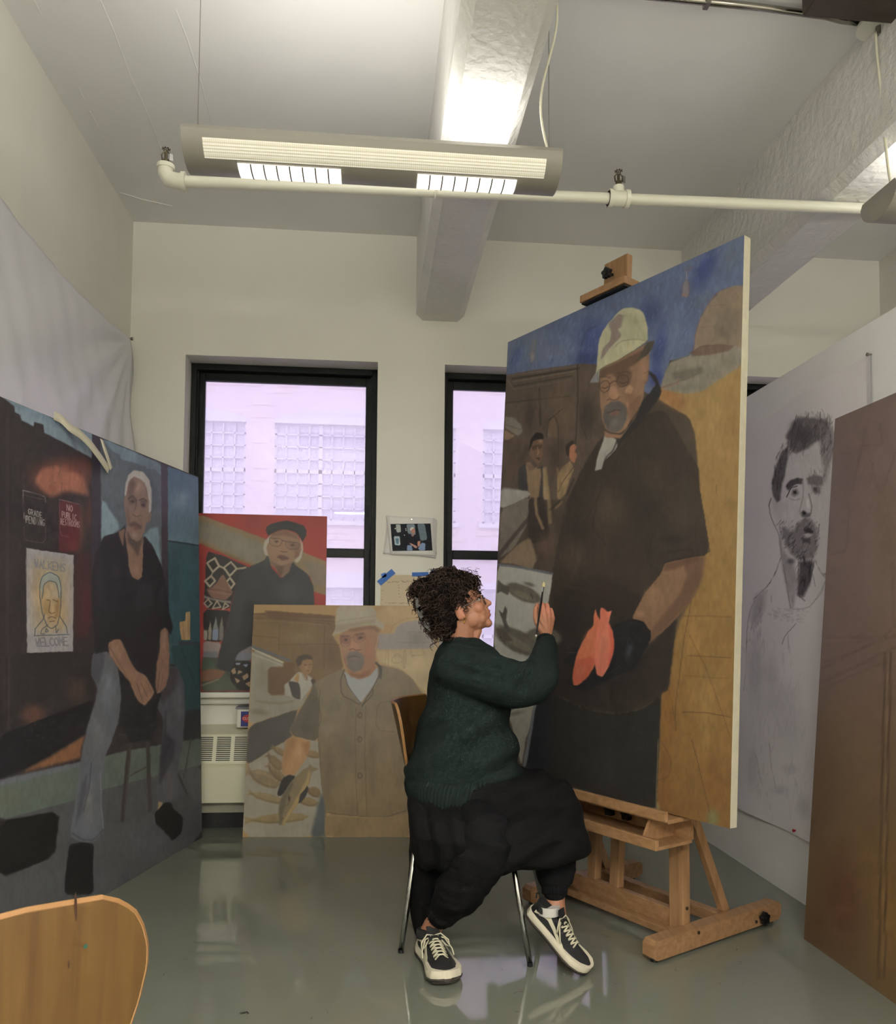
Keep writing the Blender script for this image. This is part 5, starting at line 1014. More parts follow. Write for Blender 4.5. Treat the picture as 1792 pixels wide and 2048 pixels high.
F([(1040,752),(1092,738),(1080,780),(1045,835),(1020,850),(960,885),(1000,820)], (76,68,60), 2.5); L_([(720,720),(708,870),(700,955)], (204,200,170), 1.2, .6)
A.c *= (1+.04*A.n2)[..., None]
fast_grid('painted_face', P, A.c, M_paint, r, gain=G4)

# ================================================================== brown underpainting leaning at the partition
r, P, X, Y = canvas('toned_canvas', 'large blank canvas toned brown, leaning on the partition at the right edge', (1.554, 2.776, 0), -1.556, .080, .88, 1.898, .012, 90, 420)
A = Art((118, 98, 88), X, Y, 71); A.frame(1580, 780, 1.6151); F, L_ = A.fill, A.line
F([(-200,-400),(900,-400),(900,3000),(-200,3000)], (126,106,98), 1, rnd=0, tx=.05, grad=((104,80,50), 900, 1750))
for c, rr, cc, al in (((170,1640),(90,200),(92,56,34),.7), ((250,1550),(60,160),(112,84,46),.6), ((320,1700),(60,300),(126,92,38),.7), ((230,300),(120,260),(118,96,82),.5), ((100,1250),(60,260),(98,74,54),.5), ((310,450),(50,200),(112,92,68),.5), ((80,1750),(60,120),(84,58,34),.5), ((250,900),(100,200),(102,80,68),.4)): A.blob(c, rr, cc, al)
dk = (82,62,56)
for ln, w_ in (([(120,800),(200,798),(342,800)], 5), ([(105,900),(200,850),(300,800),(342,760)], 5), ([(100,945),(220,890),(342,830)], 7), ([(110,880),(250,830),(342,790)], 4), ([(100,970),(250,900),(342,870)], 4), ([(110,826),(280,806)], 2.5), ([(145,350),(190,365),(185,520),(135,530)], 3), ([(255,190),(290,355),(342,200)], 3), ([(230,180),(300,180),(290,110)], 3), ([(245,120),(200,330)], 4), ([(330,560),(335,760)], 4)): L_(ln, dk, w_, .5, 3, rough=.5)
for x in (308, 326): L_([(x,850),(x-12,1300),(x-22,1900)], (62,44,30), 4, .75, 2.5)
L_([(316,850),(300,1900)], (140,112,76), 3, .5, 2)
A.hatch([(120,100),(342,0),(342,700),(110,900)], (104,84,78), 130, 2, .3, 1.5, 40, 8, 2)
fast_grid('painted_face', P, A.c, M_paint, r, gain=G5)

# ================================================================== charcoal portrait pinned to the partition
dr = thing('charcoal_drawing', 'charcoal portrait of a bearded man on white paper pinned to the partition', 'drawing', (PX_, 3.1, .27))
xs_ = PX_
tr_, bl_, br_ = atx(1748, 705, xs_), atx(1478, 1615, xs_), atx(1618, 1680, xs_)
y0_, y1_ = tr_[1], bl_[1]+.14
def ztop(y): return np.interp(y, [tr_[1], atx(1492, 860, xs_)[1], y1_], [tr_[2], atx(1492, 860, xs_)[2], atx(1492, 860, xs_)[2]-.01])
def zbot(y): return np.interp(y, [y0_, br_[1], bl_[1], y1_], [br_[2]+.02, br_[2], bl_[2], bl_[2]-.005])
nu, nv = 250, 560; Ug, Vg = np.meshgrid(np.linspace(0, 1, nu), np.linspace(0, 1, nv)); Yw = y1_ + (y0_-y1_)*Ug
Zw = zbot(Yw)*(1-Vg) + ztop(Yw)*Vg + .006*np.sin(Ug*9+1)*Vg**6
Xw = xs_ - .005 - .018*np.clip(Vg-.93, 0, 1)*14*np.sin(Ug*math.pi*2.2)**2*.8 - .012*np.clip(.06-Vg, 0, 1)*16*np.sin(Ug*7)**2 - .02*np.clip(Ug-.97, 0, 1)*30*(np.sin(Vg*9+1)*.5+.5) - .003*np.sin(Vg*7+Ug*3)**2
P = np.stack([Xw, Yw, Zw], -1); q = P - CAMP; z = q @ _f; X = CX + FPX*(q @ _r)/z; Y = CY - FPX*(q @ _u)/z
A = Art((214, 211, 215), X, Y, 91); A.frame(1460, 660, 3.2); F, L_ = A.fill, A.line
A.tex = A.n1*.4+A.n2*.6
F([(380,700),(360,620),(430,550),(520,545),(600,540),(640,620),(660,760),(620,1000),(600,1300),(560,1500),(400,1480),(310,1250),(250,1100),(300,820)], (196,193,197), 14, .8)
F([(378,720),(352,680),(400,600),(430,555),(500,560),(600,570),(640,620),(600,700),(540,720),(500,760),(430,790),(392,780),(372,745)], (102,98,102), 6, .9, tx=.45, j=2)
F([(560,600),(660,640),(668,760),(630,900),(600,980),(590,820),(575,720)], (138,134,138), 10, .8, tx=.4); A.blob((470,690),(80,70),(74,70,74),.6)
F([(300,860),(330,780),(372,745),(372,820),(350,930),(330,1000),(322,1090),(300,1105),(275,1060),(266,980),(285,900)], (92,88,92), 4, .92, tx=.4, j=1.5)
A.hatch([(300,800),(400,600),(480,540),(640,560),(665,700),(600,860),(560,700),(480,760),(390,780),(330,900)], (58,54,58), 200, 1.5, .5, 1.9, 22, 21); A.hatch([(350,700),(420,560),(600,530),(660,640),(600,700),(420,640)], (66,62,66), 70, 1.3, .5, 1.2, 20, 22)
A.hatch([(540,560),(680,600),(660,800),(600,1000),(580,800)], (88,84,88), 110, 1.3, .45, 1.7, 26, 23); A.hatch([(280,870),(360,760),(350,930),(310,1090),(270,1000)], (46,42,46), 80, 1.4, .55, 1.7, 20, 24)
A.hatch([(370,800),(560,740),(570,900),(380,920)], (150,147,151), 50, 1.2, .4, 1.6, 16, 25)
L_([(395,660),(425,545)], (52,48,52), 1.3, .8)
F([(355,1000),(385,960),(430,945),(466,950),(460,985),(430,985),(400,1000),(370,1030)], (70,66,70), 3, .9, tx=.3); L_([(362,1068),(390,1010),(430,1000)], (50,46,50), 2.2, .85); F([(395,1020),(430,1015),(445,1045),(415,1070),(392,1055)], (130,126,130), 3, .8); F([(402,1030),(424,1028),(428,1050),(408,1052)], (38,35,38), 2, .9); L_([(380,1080),(420,1090),(450,1080)], (120,116,120), 1.5, .6, 2)
F([(490,950),(540,925),(590,935),(592,990),(560,1000),(500,985)], (96,92,96), 5, .8, tx=.35); F([(525,1000),(570,1000),(575,1045),(535,1050)], (118,114,118), 4, .8); F([(535,1010),(555,1008),(558,1035),(540,1035)], (66,62,66), 2.5, .8); A.hatch([(490,910),(590,890),(592,1040),(500,1040)], (74,70,74), 60, 1.2, .4, 1.5, 12, 26)
L_([(466,960),(470,1060),(445,1160),(450,1180)], (132,128,132), 2.5, .6, 3); L_([(505,1050),(525,1130),(520,1160)], (74,70,74), 1.8, .7); F([(452,1170),(470,1150),(500,1175),(525,1165),(510,1195),(480,1200),(458,1195)], (90,86,90), 3, .8); F([(462,1165),(482,1162),(486,1182),(468,1186)], (30,28,30), 2, .95); A.blob((500,1110),(14,40),(226,224,228),.8)
F([(345,1260),(400,1290),(440,1230),(480,1205),(520,1210),(545,1260),(562,1310),(558,1400),(530,1460),(480,1475),(430,1465),(380,1420),(340,1330),(325,1270)], (98,94,98), 8, .68, tx=.4, j=1.5)
A.hatch([(310,1230),(440,1240),(480,1205),(540,1240),(565,1320),(550,1440),(450,1475),(360,1400)], (52,48,52), 260, 1.4, .5, 2.3, 14, 27); F([(470,1280),(500,1262),(535,1290),(528,1300),(490,1298)], (44,40,44), 2.5, .9); F([(465,1310),(500,1298),(535,1310),(500,1328)], (186,182,186), 2.5, .85); F([(450,1330),(520,1335),(510,1365),(470,1360)], (64,60,64), 4, .8); L_([(572,1240),(562,1300)], (60,56,60), 1.4, .8)
L_([(248,1130),(262,1080)], (70,66,70), 1.3, .8); L_([(262,1075),(248,1120),(262,1200),(285,1250)], (76,72,76), 1.4, .8); L_([(285,1250),(310,1300),(325,1420),(330,1460)], (84,80,84), 1.3, .7)
F([(440,1480),(530,1475),(520,1560),(510,1630),(470,1710),(430,1700),(432,1600),(445,1540)], (60,56,60), 7, .82, tx=.35); A.hatch([(430,1470),(540,1470),(510,1640),(440,1710)], (34,31,34), 110, 1.6, .5, 1.8, 20, 28); L_([(440,1700),(480,1735)], (50,46,50), 1.6, .8)
F([(320,1290),(340,1400),(400,1480),(440,1600),(400,1800),(360,1640),(330,1480)], (152,149,153), 8, .8, tx=.2); L_([(318,1260),(330,1450),(370,1650),(385,1780)], (92,88,92), 1.6, .7, rough=.4); L_([(340,1500),(385,1780)], (104,100,104), 1.2, .6); A.blob((390,1480),(30,20),(66,62,66),.6)
L_([(325,1460),(290,1560),(240,1640),(175,1700),(140,1730)], (60,56,60), 2, .8, rough=.4); L_([(170,1710),(130,1790),(110,1900),(105,2040)], (108,104,108), 1.2, .7); L_([(262,1700),(265,1740)], (100,96,100), 1, .6); F([(160,1700),(230,1660),(220,1780),(170,1900),(130,1860)], (158,155,161), 12, .7, tx=.2)
L_([(545,1475),(580,1550),(625,1600)], (62,58,62), 2.2, .8, rough=.4); L_([(610,1610),(575,1700),(500,1780),(400,1790),(385,1760)], (132,128,132), 1.5, .7); L_([(595,1640),(540,1740)], (140,136,140), 1.2, .6); L_([(520,1530),(540,1600),(545,1640)], (112,108,112), 1.5, .6); L_([(605,1560),(625,1575)], (48,44,48), 2, .8)
A.hatch([(270,1790),(480,1780),(460,1880),(280,1850)], (150,147,151), 60, 1.4, .4, .2, 26, 29); L_([(420,1880),(350,1960),(335,2010)], (84,80,84), 1.3, .7); L_([(370,1950),(375,2040)], (120,116,120), 1.2, .6); A.hatch([(130,1780),(230,1700),(200,1950),(120,2000)], (122,118,124), 50, 1.5, .35, 1.7, 30, 30)
A.frame(1440, 1280, 4.655)
for ln, al in (([(320,1040),(350,1130),(355,1220),(390,1350)], .7), ([(460,960),(480,1200),(520,1380)], .6), ([(410,0),(420,280)], .4), ([(640,0),(660,250)], .4), ([(690,1280),(715,1360)], .4), ([(245,0),(248,250),(220,470)], .5)): L_(ln, (110,107,112), 1.3, al, 1.5, rough=.4)
for c, rr, al in (((330,250),(90,400),.5), ((480,300),(70,200),.4), ((560,1400),(90,50),.5), ((650,1200),(90,60),.4), ((780,1560),(70,120),.5), ((300,1200),(60,200),.4), ((560,560),(200,200),.3), ((650,800),(150,300),.3)): A.blob(c, rr, (176,174,182), al)
A.hatch([(250,0),(700,0),(850,1500),(400,1600),(250,900)], (178,176,184), 120, 2.5, .3, 1.6, 60, 31, 2)
fast_grid('paper', P, A.c, M_paper, dr, gain=G6)
for (px_, py_), m_ in (((1743, 709), M_steel), ((1594, 1661), mat('red_pin', (160, 30, 40), .4)), ((1476, 1610), mat('yellow_pin', (170, 150, 60), .4))):
    p_ = atx(px_, py_, xs_-.006); MB().tube([p_, p_+np.array([-.012, 0, 0])], .0035, 8).tube([p_+np.array([-.012, 0, 0]), p_+np.array([-.018, 0, 0])], .006, 10).build('pin', m_, dr)

# ================================================================== printed photo and lined note between the windows
ph = thing('pinned_photo', 'small printed photo of a seated man pinned between the windows', 'photo', (.2, YB, 1.5))
def quad(pts, y, push=0): return [np.array([at(px, py, y)[0], y, at(px, py, y)[2]]) for px, py in pts]
M_pap = mat('white_paper', (226, 224, 222), .7)
def leaf(c, y, nm, curl=.006, m=M_pap):
    Q = quad(c, y); P_ = []
    for v in np.linspace(0, 1, 14):
        P_.append([(Q[3]*(1-u)+Q[2]*u)*(1-v)+(Q[0]*(1-u)+Q[1]*u)*v + np.array([0, -curl*((1-v)**2)*(abs(u-.5)*2)**2, 0]) for u in np.linspace(0, 1, 12)])
    return MB().slab(np.array(P_), (0, 1, 0), .0006).build(nm, m, ph, smooth=True)
leaf([(776,1034),(870,1037),(873,1108),(766,1108)], YB-.003, 'sheet_of_paper', .004); leaf([(772,1031),(874,1040),(871,1116),(790,1106)], YB-.007, 'sheet_of_paper', .008); leaf([(772,1032),(868,1036),(870,1112),(781,1109)], YB-.016, 'sheet_of_paper', .0)
Q = quad([(781,1048),(861,1047),(865,1101),(785,1102)], YB-.0185)
nu, nv = 110, 76; Ug, Vg = np.meshgrid(np.linspace(0, 1, nu), np.linspace(0, 1, nv))
P = (Q[3][None, None]*(1-Ug[..., None])+Q[2]*Ug[..., None])*(1-Vg[..., None])+(Q[0]*(1-Ug[..., None])+Q[1]*Ug[..., None])*Vg[..., None]
X = 781+Ug*82; Y = 1102-Vg*54; A = Art((34, 36, 44), X*6.4, Y*6.4, 5); A.X = X; A.Y = Y; A.jx = A.jx*.12; A.jy = A.jy*.12; A.frame(740, 980, 6.4); F, L_ = A.fill, A.line
S = .3
F([(330,440),(392,445),(392,540),(335,545)], (178,186,184), S); F([(470,440),(580,440),(580,600),(480,560)], (124,140,150), S); F([(610,440),(710,435),(730,640),(640,660)], (110,124,136), S); F([(600,440),(612,440),(640,660),(625,660)], (30,32,40), S)
F([(515,520),(545,480),(575,500),(580,555),(550,570),(520,545)], (178,130,116), S); F([(510,500),(540,478),(570,488),(545,500),(518,530)], (214,208,204), S); F([(450,660),(500,555),(540,590),(580,570),(620,620),(635,670),(600,720),(590,780),(520,780),(480,700)], (36,36,46), S); F([(485,680),(520,690),(580,720),(590,745),(560,745)], (196,150,134), S); F([(600,660),(635,655),(630,710),(595,735)], (190,140,124), S)
F([(450,780),(460,710),(520,710),(525,780)], (126,148,184), S); F([(600,750),(650,680),(700,690),(690,780),(620,780)], (130,150,186), S); F([(295,592),(372,592),(370,710),(298,705)], (186,200,206), S); F([(312,620),(355,620),(352,690),(318,690)], (96,128,150), S); F([(520,590),(555,570),(550,600)], (190,140,120), S)
for c in ((458,500),(460,520),(435,580),(320,495)): F([(c[0]-6,c[1]-6),(c[0]+6,c[1]-6),(c[0]+6,c[1]+6),(c[0]-6,c[1]+6)], (220,220,210), S)
L_([(700,650),(780,670)], (120,120,120), .3, .8, .3); L_([(700,690),(760,760)], (90,90,100), .3, .8, .3)
fast_grid('photo_print', P, A.c, M_paper, ph, gain=1.0)
p_ = at(823, 1039.5, YB-.017); MB().tube([p_, p_-np.array([0, .014, 0])], .0045, 10).build('pin', M_steel, ph)

nt_ = thing('handwritten_note', 'tan paper with handwriting taped between the windows above the ochre painting', 'note', (.2, YB, 1.2))
nz = [(762,1150),(892,1150),(892,1225),(760,1225)]
Q = quad(nz, YB-.003); nu, nv = 220, 130; Ug, Vg = np.meshgrid(np.linspace(0, 1, nu), np.linspace(0, 1, nv))
P = (Q[3][None, None]*(1-Ug[..., None])+Q[2]*Ug[..., None])*(1-Vg[..., None])+(Q[0]*(1-Ug[..., None])+Q[1]*Ug[..., None])*Vg[..., None]
X = 761+Ug*131; Y = 1225-Vg*75; A = Art((206, 190, 164), X, Y, 8); A.jx *= .1; A.jy *= .1; A.frame(740, 980, 6.4); L_ = A.line; rg = np.random.RandomState(4)
def scribble(x, y, w_, h_):
    k = max(2, int(w_/9)); pts = [(x+i*w_/k, y + rg.uniform(-1, 1)*h_*.5) for i in range(k+1)]; L_(pts, (70,58,52), .55, .85, .5, rnd=1, j=.1)
for x, y, w_, h_ in ((225,1175,40,26),(275,1175,90,22),(395,1172,100,24),(510,1172,60,20),(230,1445,30,26),(270,1447,70,20),(370,1448,70,18),(460,1450,80,18),(150,1285,16,6),(150,1405,14,6),(355,1215,12,20),(360,1255,12,18),(362,1295,12,18),(365,1330,12,18),(370,1370,12,20),(210,1165,8,6),(205,1440,8,6)): scribble(x, y, w_, h_)
fast_grid('note_paper', P, A.c, M_paper, nt_, gain=1.0)
M_tape = mat('blue_tape', (44, 98, 178), .6)
for nm, a_, b_, wd in (('blue_tape', (758,1167), (787,1142), .0165), ('blue_tape', (763,1152), (772,1149), .012), ('blue_tape', (824,1149), (857,1148), .0115), ('blue_tape', (862,1142), (878,1157), .0165)):
    pa, pb = quad([a_, b_], YB-.0045); d = pb-pa; n_ = np.cross(d/np.linalg.norm(d), np.array([0, 1., 0]))*wd
    MB().add([pa-n_, pb-n_, pb+n_, pa+n_, pa-n_-[0,.0008,0], pb-n_-[0,.0008,0], pb+n_-[0,.0008,0], pa+n_-[0,.0008,0]], [(0,1,2,3),(7,6,5,4),(0,4,5,1),(1,5,6,2),(2,6,7,3),(3,7,4,0)]).build(nm, M_tape, nt_)

# canvas strip hanging over the top of the left painting
Os, Ws, Us, Ns = frame3((-1.2230, 2.8068, 0), 1.336, .035)
def lp(px_, py_, off=.0): 
    n = -Ns; q = atp(px_, py_, Os + n*off, Ns); return q
st = thing('canvas_strip', 'cream canvas strip dangling over the top edge of the left painting', 'strip', tuple(lp(180, 880)))
def ribbon(pts, wd, nm):
    c = [lp(x, y, o) for x, y, o in pts]; c = np.array(A._chaikin(np.array(c), 2, False)); P_ = []
    for i in range(len(c)):
        d = c[min(i+1, len(c)-1)]-c[max(i-1, 0)]; d /= np.linalg.norm(d); s_ = np.cross(d, -Ns); s_ /= np.linalg.norm(s_); P_.append([c[i]-s_*wd/2, c[i]+s_*wd/2])
    return MB().slab(np.array(P_), -Ns, .0015).build(nm, mat('raw_canvas', (214, 208, 188), .8), st, smooth=True)
ribbon([(108,831,.008), (122,838,.014), (140,856,.03), (160,868,.035), (180,888,.04), (200,915,.035), (217,940,.02)], .034, 'strip_tail')
ribbon([(222,938,.022), (214,912,.03), (208,895,.03), (203,879,.016)], .022, 'strip_tail')
# ================================================================== the woman painting
SKIN = (150, 104, 81)
M_skin = mat('skin', SKIN, .5, vcol=True, spec=.35)
M_knit = mat('dark_green_knit', (24, 33, 32), .92, noise=.18, nscale=60, bump=.5, bscale=260, bdist=.003, spec=.12)
M_cloth = mat('black_cloth', (14, 14, 15), .9, noise=.15, nscale=40, bump=.25, bscale=240, bdist=.002, spec=.12)
M_sweat = mat('black_sweatpants', (17, 17, 19), .92, noise=.15, nscale=70, bump=.4, bscale=300, bdist=.002, spec=.1)
M_hair = mat('dark_brown_hair', (46, 30, 23), .5, noise=.3, nscale=30, spec=.28)
M_hair_shade = mat('hair_shadow', (14, 10, 9), .85, spec=.1)  # near-black under-hair: shade between the curls put into the colour
M_suede = mat('black_suede', (14, 14, 16), .85, bump=.2, bscale=300, bdist=.001)
M_rubber = mat('white_rubber', (206, 198, 178), .6, noise=.08, nscale=25)
M_tread = mat('dirty_tread', (50, 44, 38), .8, noise=.2, nscale=40)
M_lace = mat('cream_lace', (190, 184, 160), .7)
woman = thing('person', 'curly-haired woman in dark knit and black trousers, seated, painting the tallest canvas', 'person', (.33, 2.80, 0))
def pr(px, py, Y): return np.array(at(px, py, Y))
def ringe(c, a, b, n=36, e=2.0):
    out = []
    for k in range(n):
        t = 2*math.pi*k/n; ct, s_ = math.cos(t), math.sin(t)
        out.append(np.asarray(c) + np.asarray(a)*(abs(ct)**(2/e))*np.sign(ct) + np.asarray(b)*(abs(s_)**(2/e))*np.sign(s_))
    return out
def loft(mb, rings):
    R = np.array(rings); o = len(mb.v); mb.grid(R, closed_u=True); n = R.shape[1]; m = R.shape[0]
    mb.f.append(tuple(o+j for j in range(n))); mb.f.append(tuple(o+(m-1)*n+j for j in range(n))[::-1]); return mb
def rows(mb, rws, n=40, e=2.0, sub=3):
    """rws: (py, xl, xr, Yc, ry): horizontal slices given by their edges"""
    rw = np.array(rws, float); t = np.arange(len(rw)); tt = np.linspace(0, len(rw)-1, (len(rw)-1)*sub+1)
    rr = np.stack([np.interp(tt, t, rw[:, k]) for k in range(5)], 1); out = []
    for py, xl, xr, Yc, ry in rr:
        L, R = pr(xl, py, Yc), pr(xr, py, Yc); c = (L+R)/2; a = (R-L)/2; a[2] = 0; out.append(ringe(c, a, (0, ry, 0), n, e))
    return loft(mb, out)
def chain(mb, pts, rs, n=16, sub=4):
    P = np.array(pts, float); t = np.arange(len(P)); tt = np.linspace(0, len(P)-1, (len(P)-1)*sub+1)
    Q = np.stack([np.interp(tt, t, P[:, k]) for k in range(3)], 1)
    for _ in range(2): Q[1:-1] = Q[1:-1]*.5 + (Q[:-2]+Q[2:])*.25
    rr = np.interp(tt, t, rs); mb.tube([tuple(q) for q in Q], list(rr), n)
    mb.ell(P[0], (rs[0],)*3, nu=14, nv=8); mb.ell(P[-1], (rs[-1],)*3, nu=14, nv=8); return mb
def remesh(mb, vox, smooth=4, fac=.5):
    me = mb.mesh('tmp'); o = bpy.data.objects.new('tmp', me); C.objects.link(o)
    m = o.modifiers.new('r', 'REMESH'); m.mode = 'VOXEL'; m.voxel_size = vox; m.adaptivity = 0
    if smooth: s_ = o.modifiers.new('s', 'SMOOTH'); s_.iterations = smooth; s_.factor = fac
    bpy.context.view_layer.update(); dg = bpy.context.evaluated_depsgraph_get(); ev = o.evaluated_get(dg); out = bpy.data.meshes.new_from_object(ev)
    bpy.data.objects.remove(o); bpy.data.meshes.remove(me)
    return out
def vco(me): a = np.empty(len(me.vertices)*3, np.float32); me.vertices.foreach_get('co', a); return a.reshape(-1, 3).astype(float)
def vno(me): a = np.empty(len(me.vertices)*3, np.float32); me.vertices.foreach_get('normal', a); return a.reshape(-1, 3).astype(float)
def put(me, name, m, parent, disp=None):
    if disp is not None:
        c, n = vco(me), vno(me); c = c + n*disp(c)[:, None]; me.vertices.foreach_set('co', c.astype(np.float32).reshape(-1)); me.update()
    me.materials.clear(); me.materials.append(m); me.shade_smooth(); o = bpy.data.objects.new(name, me); C.objects.link(o); setpar(o, parent); return o

# ---- head frame
TILT, TURN = math.radians(20), math.radians(-9)
Rh = rotz(TURN) @ np.array([[math.cos(TILT), 0, -math.sin(TILT)], [0, 1, 0], [math.sin(TILT), 0, math.cos(TILT)]])
HS = .93
NT = np.array([.1165, 0, -.008])
H0 = pr(983, 1205, 2.80) - Rh @ NT*HS
def hl(p): return H0 + Rh @ (np.asarray(p, float)*HS)
def hell(mb, c, r, nu=24, nv=16, ax=None):
    R = Rh if ax is None else Rh @ ax; return mb.ell(hl(c), np.array(r)*HS, R, nu, nv)
def ry_(a): return np.array([[math.cos(a), 0, math.sin(a)], [0, 1, 0], [-math.sin(a), 0, math.cos(a)]])
b = MB()
hell(b, (-.018, 0, .040), (.094, .074, .080)); hell(b, (.022, 0, -.005), (.053, .056, .085)); hell(b, (.034, 0, -.055), (.050, .044, .036), ax=ry_(.25)); hell(b, (.0, 0, -.045), (.045, .052, .040))
hell(b, (.0765, 0, -.078), (.0175, .020, .0165)); hell(b, (.058, 0, -.070), (.030, .028, .020)); hell(b, (.040, 0, .055), (.045, .054, .042)); hell(b, (.077, 0, .034), (.0105, .038, .009))
hell(b, (.066, 0, .000), (.024, .022, .035))
b.tube([hl((.082, 0, .030)), hl((.092, 0, .014)), hl((.103, 0, .000)), hl((.1075, 0, -.007))], [.0075*HS, .0075*HS, .009*HS, .0105*HS], 14); hell(b, (.1065, 0, -.0085), (.0105, .0105, .0095))
for s_ in (-1, 1):
    hell(b, (.094, s_*.0115, -.0135), (.011, .0075, .0078)); hell(b, (.058, s_*.034, -.010), (.026, .021, .026)); hell(b, (.0635, s_*.031, .0175), (.0155, .0165, .0135))
    hell(b, (-.008, s_*.0705, -.004), (.017, .009, .031), ax=ry_(.2)); hell(b, (.002, s_*.0715, -.024), (.009, .007, .011))
    hell(b, (.026, s_*.038, -.040), (.036, .018, .034)); hell(b, (.064, s_*.024, -.030), (.022, .019, .026)); hell(b, (.052, s_*.028, -.055), (.026, .018, .020))
hell(b, (.084, 0, -.026), (.0135, .017, .013)); hell(b, (.073, 0, -.042), (.024, .030, .026)); hell(b, (.0915, 0, -.0365), (.0110, .0200, .0058), ax=ry_(-.25)); hell(b, (.0895, 0, -.0485), (.0108, .0175, .0066), ax=ry_(.25)); hell(b, (.076, 0, -.064), (.014, .020, .012))
# neck, trunk core, arms, legs
nk0, nk1, nk2 = hl((-.022, 0, -.055)), pr(921, 1290, 2.83), pr(915, 1330, 2.84)
chain(b, [hl((-.01, 0, -.03)), nk0, nk1, nk2], [.050, .051, .052, .075]); chain(b, [pr(957, 1262, 2.80), pr(940, 1292, 2.82)], [.013, .022])
hip = pr(880, 1600, 2.84)
chain(b, [pr(918, 1345, 2.84), pr(922, 1450, 2.85), hip+np.array([.03,0,.02])], [.10, .10, .085])
shR, elR, wrR = pr(925, 1335, 2.70), pr(1066, 1366, 2.66), pr(1092, 1282, 2.855)
chain(b, [pr(918, 1340, 2.82), shR, elR, pr(1084, 1325, 2.755), wrR], [.07, .05, .042, .036, .024])
chain(b, [pr(918, 1340, 2.88), pr(935, 1350, 3.0), pr(958, 1455, 3.0), pr(990, 1515, 2.90)], [.07, .05, .04, .028])
kR, kL = pr(985, 1668, 2.53), pr(1118, 1608, 2.78); aR, aL = pr(867, 1848, 2.715), pr(1109, 1806, 2.655)
chain(b, [hip+np.array([.03,0,.0]), kR, pr(930, 1760, 2.62), aR, pr(858, 1872, 2.725)], [.085, .055, .052, .033, .036]); chain(b, [hip+np.array([.03, .1, 0]), kL, pr(1110, 1710, 2.72), aL, pr(1112, 1835, 2.64)], [.10, .055, .05, .034, .036])
# right hand: palm, four fingers and a thumb closed on the brush
wr = pr(1093, 1277, 2.865)
FG = {'index': [(1079,1231,2.885),(1074,1209,2.90),(1073,1211,2.928),(1077,1222,2.938)], 'middle': [(1088,1226,2.893),(1084,1205,2.915),(1081,1209,2.943),(1081,1222,2.95)],
      'ring': [(1097,1228,2.903),(1094,1207,2.925),(1090,1212,2.953),(1087,1226,2.955)], 'pinky': [(1105,1236,2.913),(1103,1218,2.932),(1099,1219,2.953),(1095,1231,2.955)]}
for nm, q in FG.items():
    K = [pr(*x) for x in q]; rr = .0088 if nm != 'pinky' else .0076
    chain(b, [wr*.8+K[0]*.2, wr*.45+K[0]*.55, K[0]], [.0145, .0135, .0105], 12); chain(b, K, [rr*1.12, rr, rr*.92, rr*.85], 12, 3)
TH = [pr(1088,1266,2.868), pr(1077,1252,2.860), pr(1070,1233,2.868), pr(1071,1216,2.885)]
chain(b, TH, [.0145, .0125, .0100, .0082], 12, 3)
me = remesh(b, .0027, 8, .5)
co = vco(me); n = len(co); base = lin(SKIN); col = np.tile(base, (n, 1))
loc = (co - H0) @ Rh / HS
def region(c, r, cc, al):
    d = np.sqrt((((loc-np.array(c))/np.array(r))**2).sum(1)); a = np.clip(1.25-d, 0, 1)[:, None]*al; return a, lin(cc)
for c, r, cc, al in (((.094,0,-.0365),(.012,.023,.0055),(150,78,70),.9), ((.093,0,-.0490),(.012,.021,.0065),(158,84,76),.9), ((.062,-.042,-.012),(.022,.022,.018),(186,118,96),.5), ((.062,.042,-.012),(.022,.022,.018),(186,118,96),.5), ((.107,0,-.008),(.012,.012,.010),(184,118,98),.5),
                     ((.066,-.031,.030),(.02,.02,.006),(132,88,70),.6), ((-.006,-.076,-.012),(.02,.012,.03),(188,120,96),.5), ((.090,0,-.0425),(.02,.019,.0018),(84,44,40),.95)):
    a, cl_ = region(c, r, cc, al); col = col*(1-a) + cl_*a
hd = np.linalg.norm(co-pr(1085,1212,2.92), axis=1); a = np.clip(1.5-hd/.05, 0, 1)[:, None]*.6; col = col*(1-a)+lin((196,128,108))*a
ca = me.color_attributes.new('Col', 'FLOAT_COLOR', 'POINT'); L = np.ones((n, 4), np.float32); L[:, :3] = col; ca.data.foreach_set('color', L.reshape(-1))
put(me, 'body', M_skin, woman)
# eyes, brows, lashes, glasses
M_eye = mat('eye_white', (168, 160, 156), .25); M_iris = mat('iris', (44, 28, 20), .15); M_wire = mat('glasses_wire', (46, 42, 40), .3, metal=.7); M_brow = mat('brow', (44, 32, 26), .8)
for s_ in (-1, 1):
    e = MB(); hell(e, (.0690, s_*.031, .0165), (.0125, .0135, .0085)); eo = e.build('eye', M_eye, woman, smooth=True)
    e = MB(); hell(e, (.0772, s_*.031, .0172), (.0045, .0072, .0066)); e.build('iris', M_iris, eo, smooth=True)
    MB().tube([hl((.066, s_*.049, .020)), hl((.078, s_*.041, .0262)), hl((.0835, s_*.031, .0272)), hl((.082, s_*.020, .0225))], .0019, 6).build('eyelashes', M_brow, eo)
    MB().tube([hl((.071, s_*.052, .036)), hl((.083, s_*.040, .0425)), hl((.0895, s_*.026, .0415)), hl((.0905, s_*.014, .0375))], [.0012, .0030, .0034, .0024], 8).build('eyebrow', M_brow, woman)
g = MB()
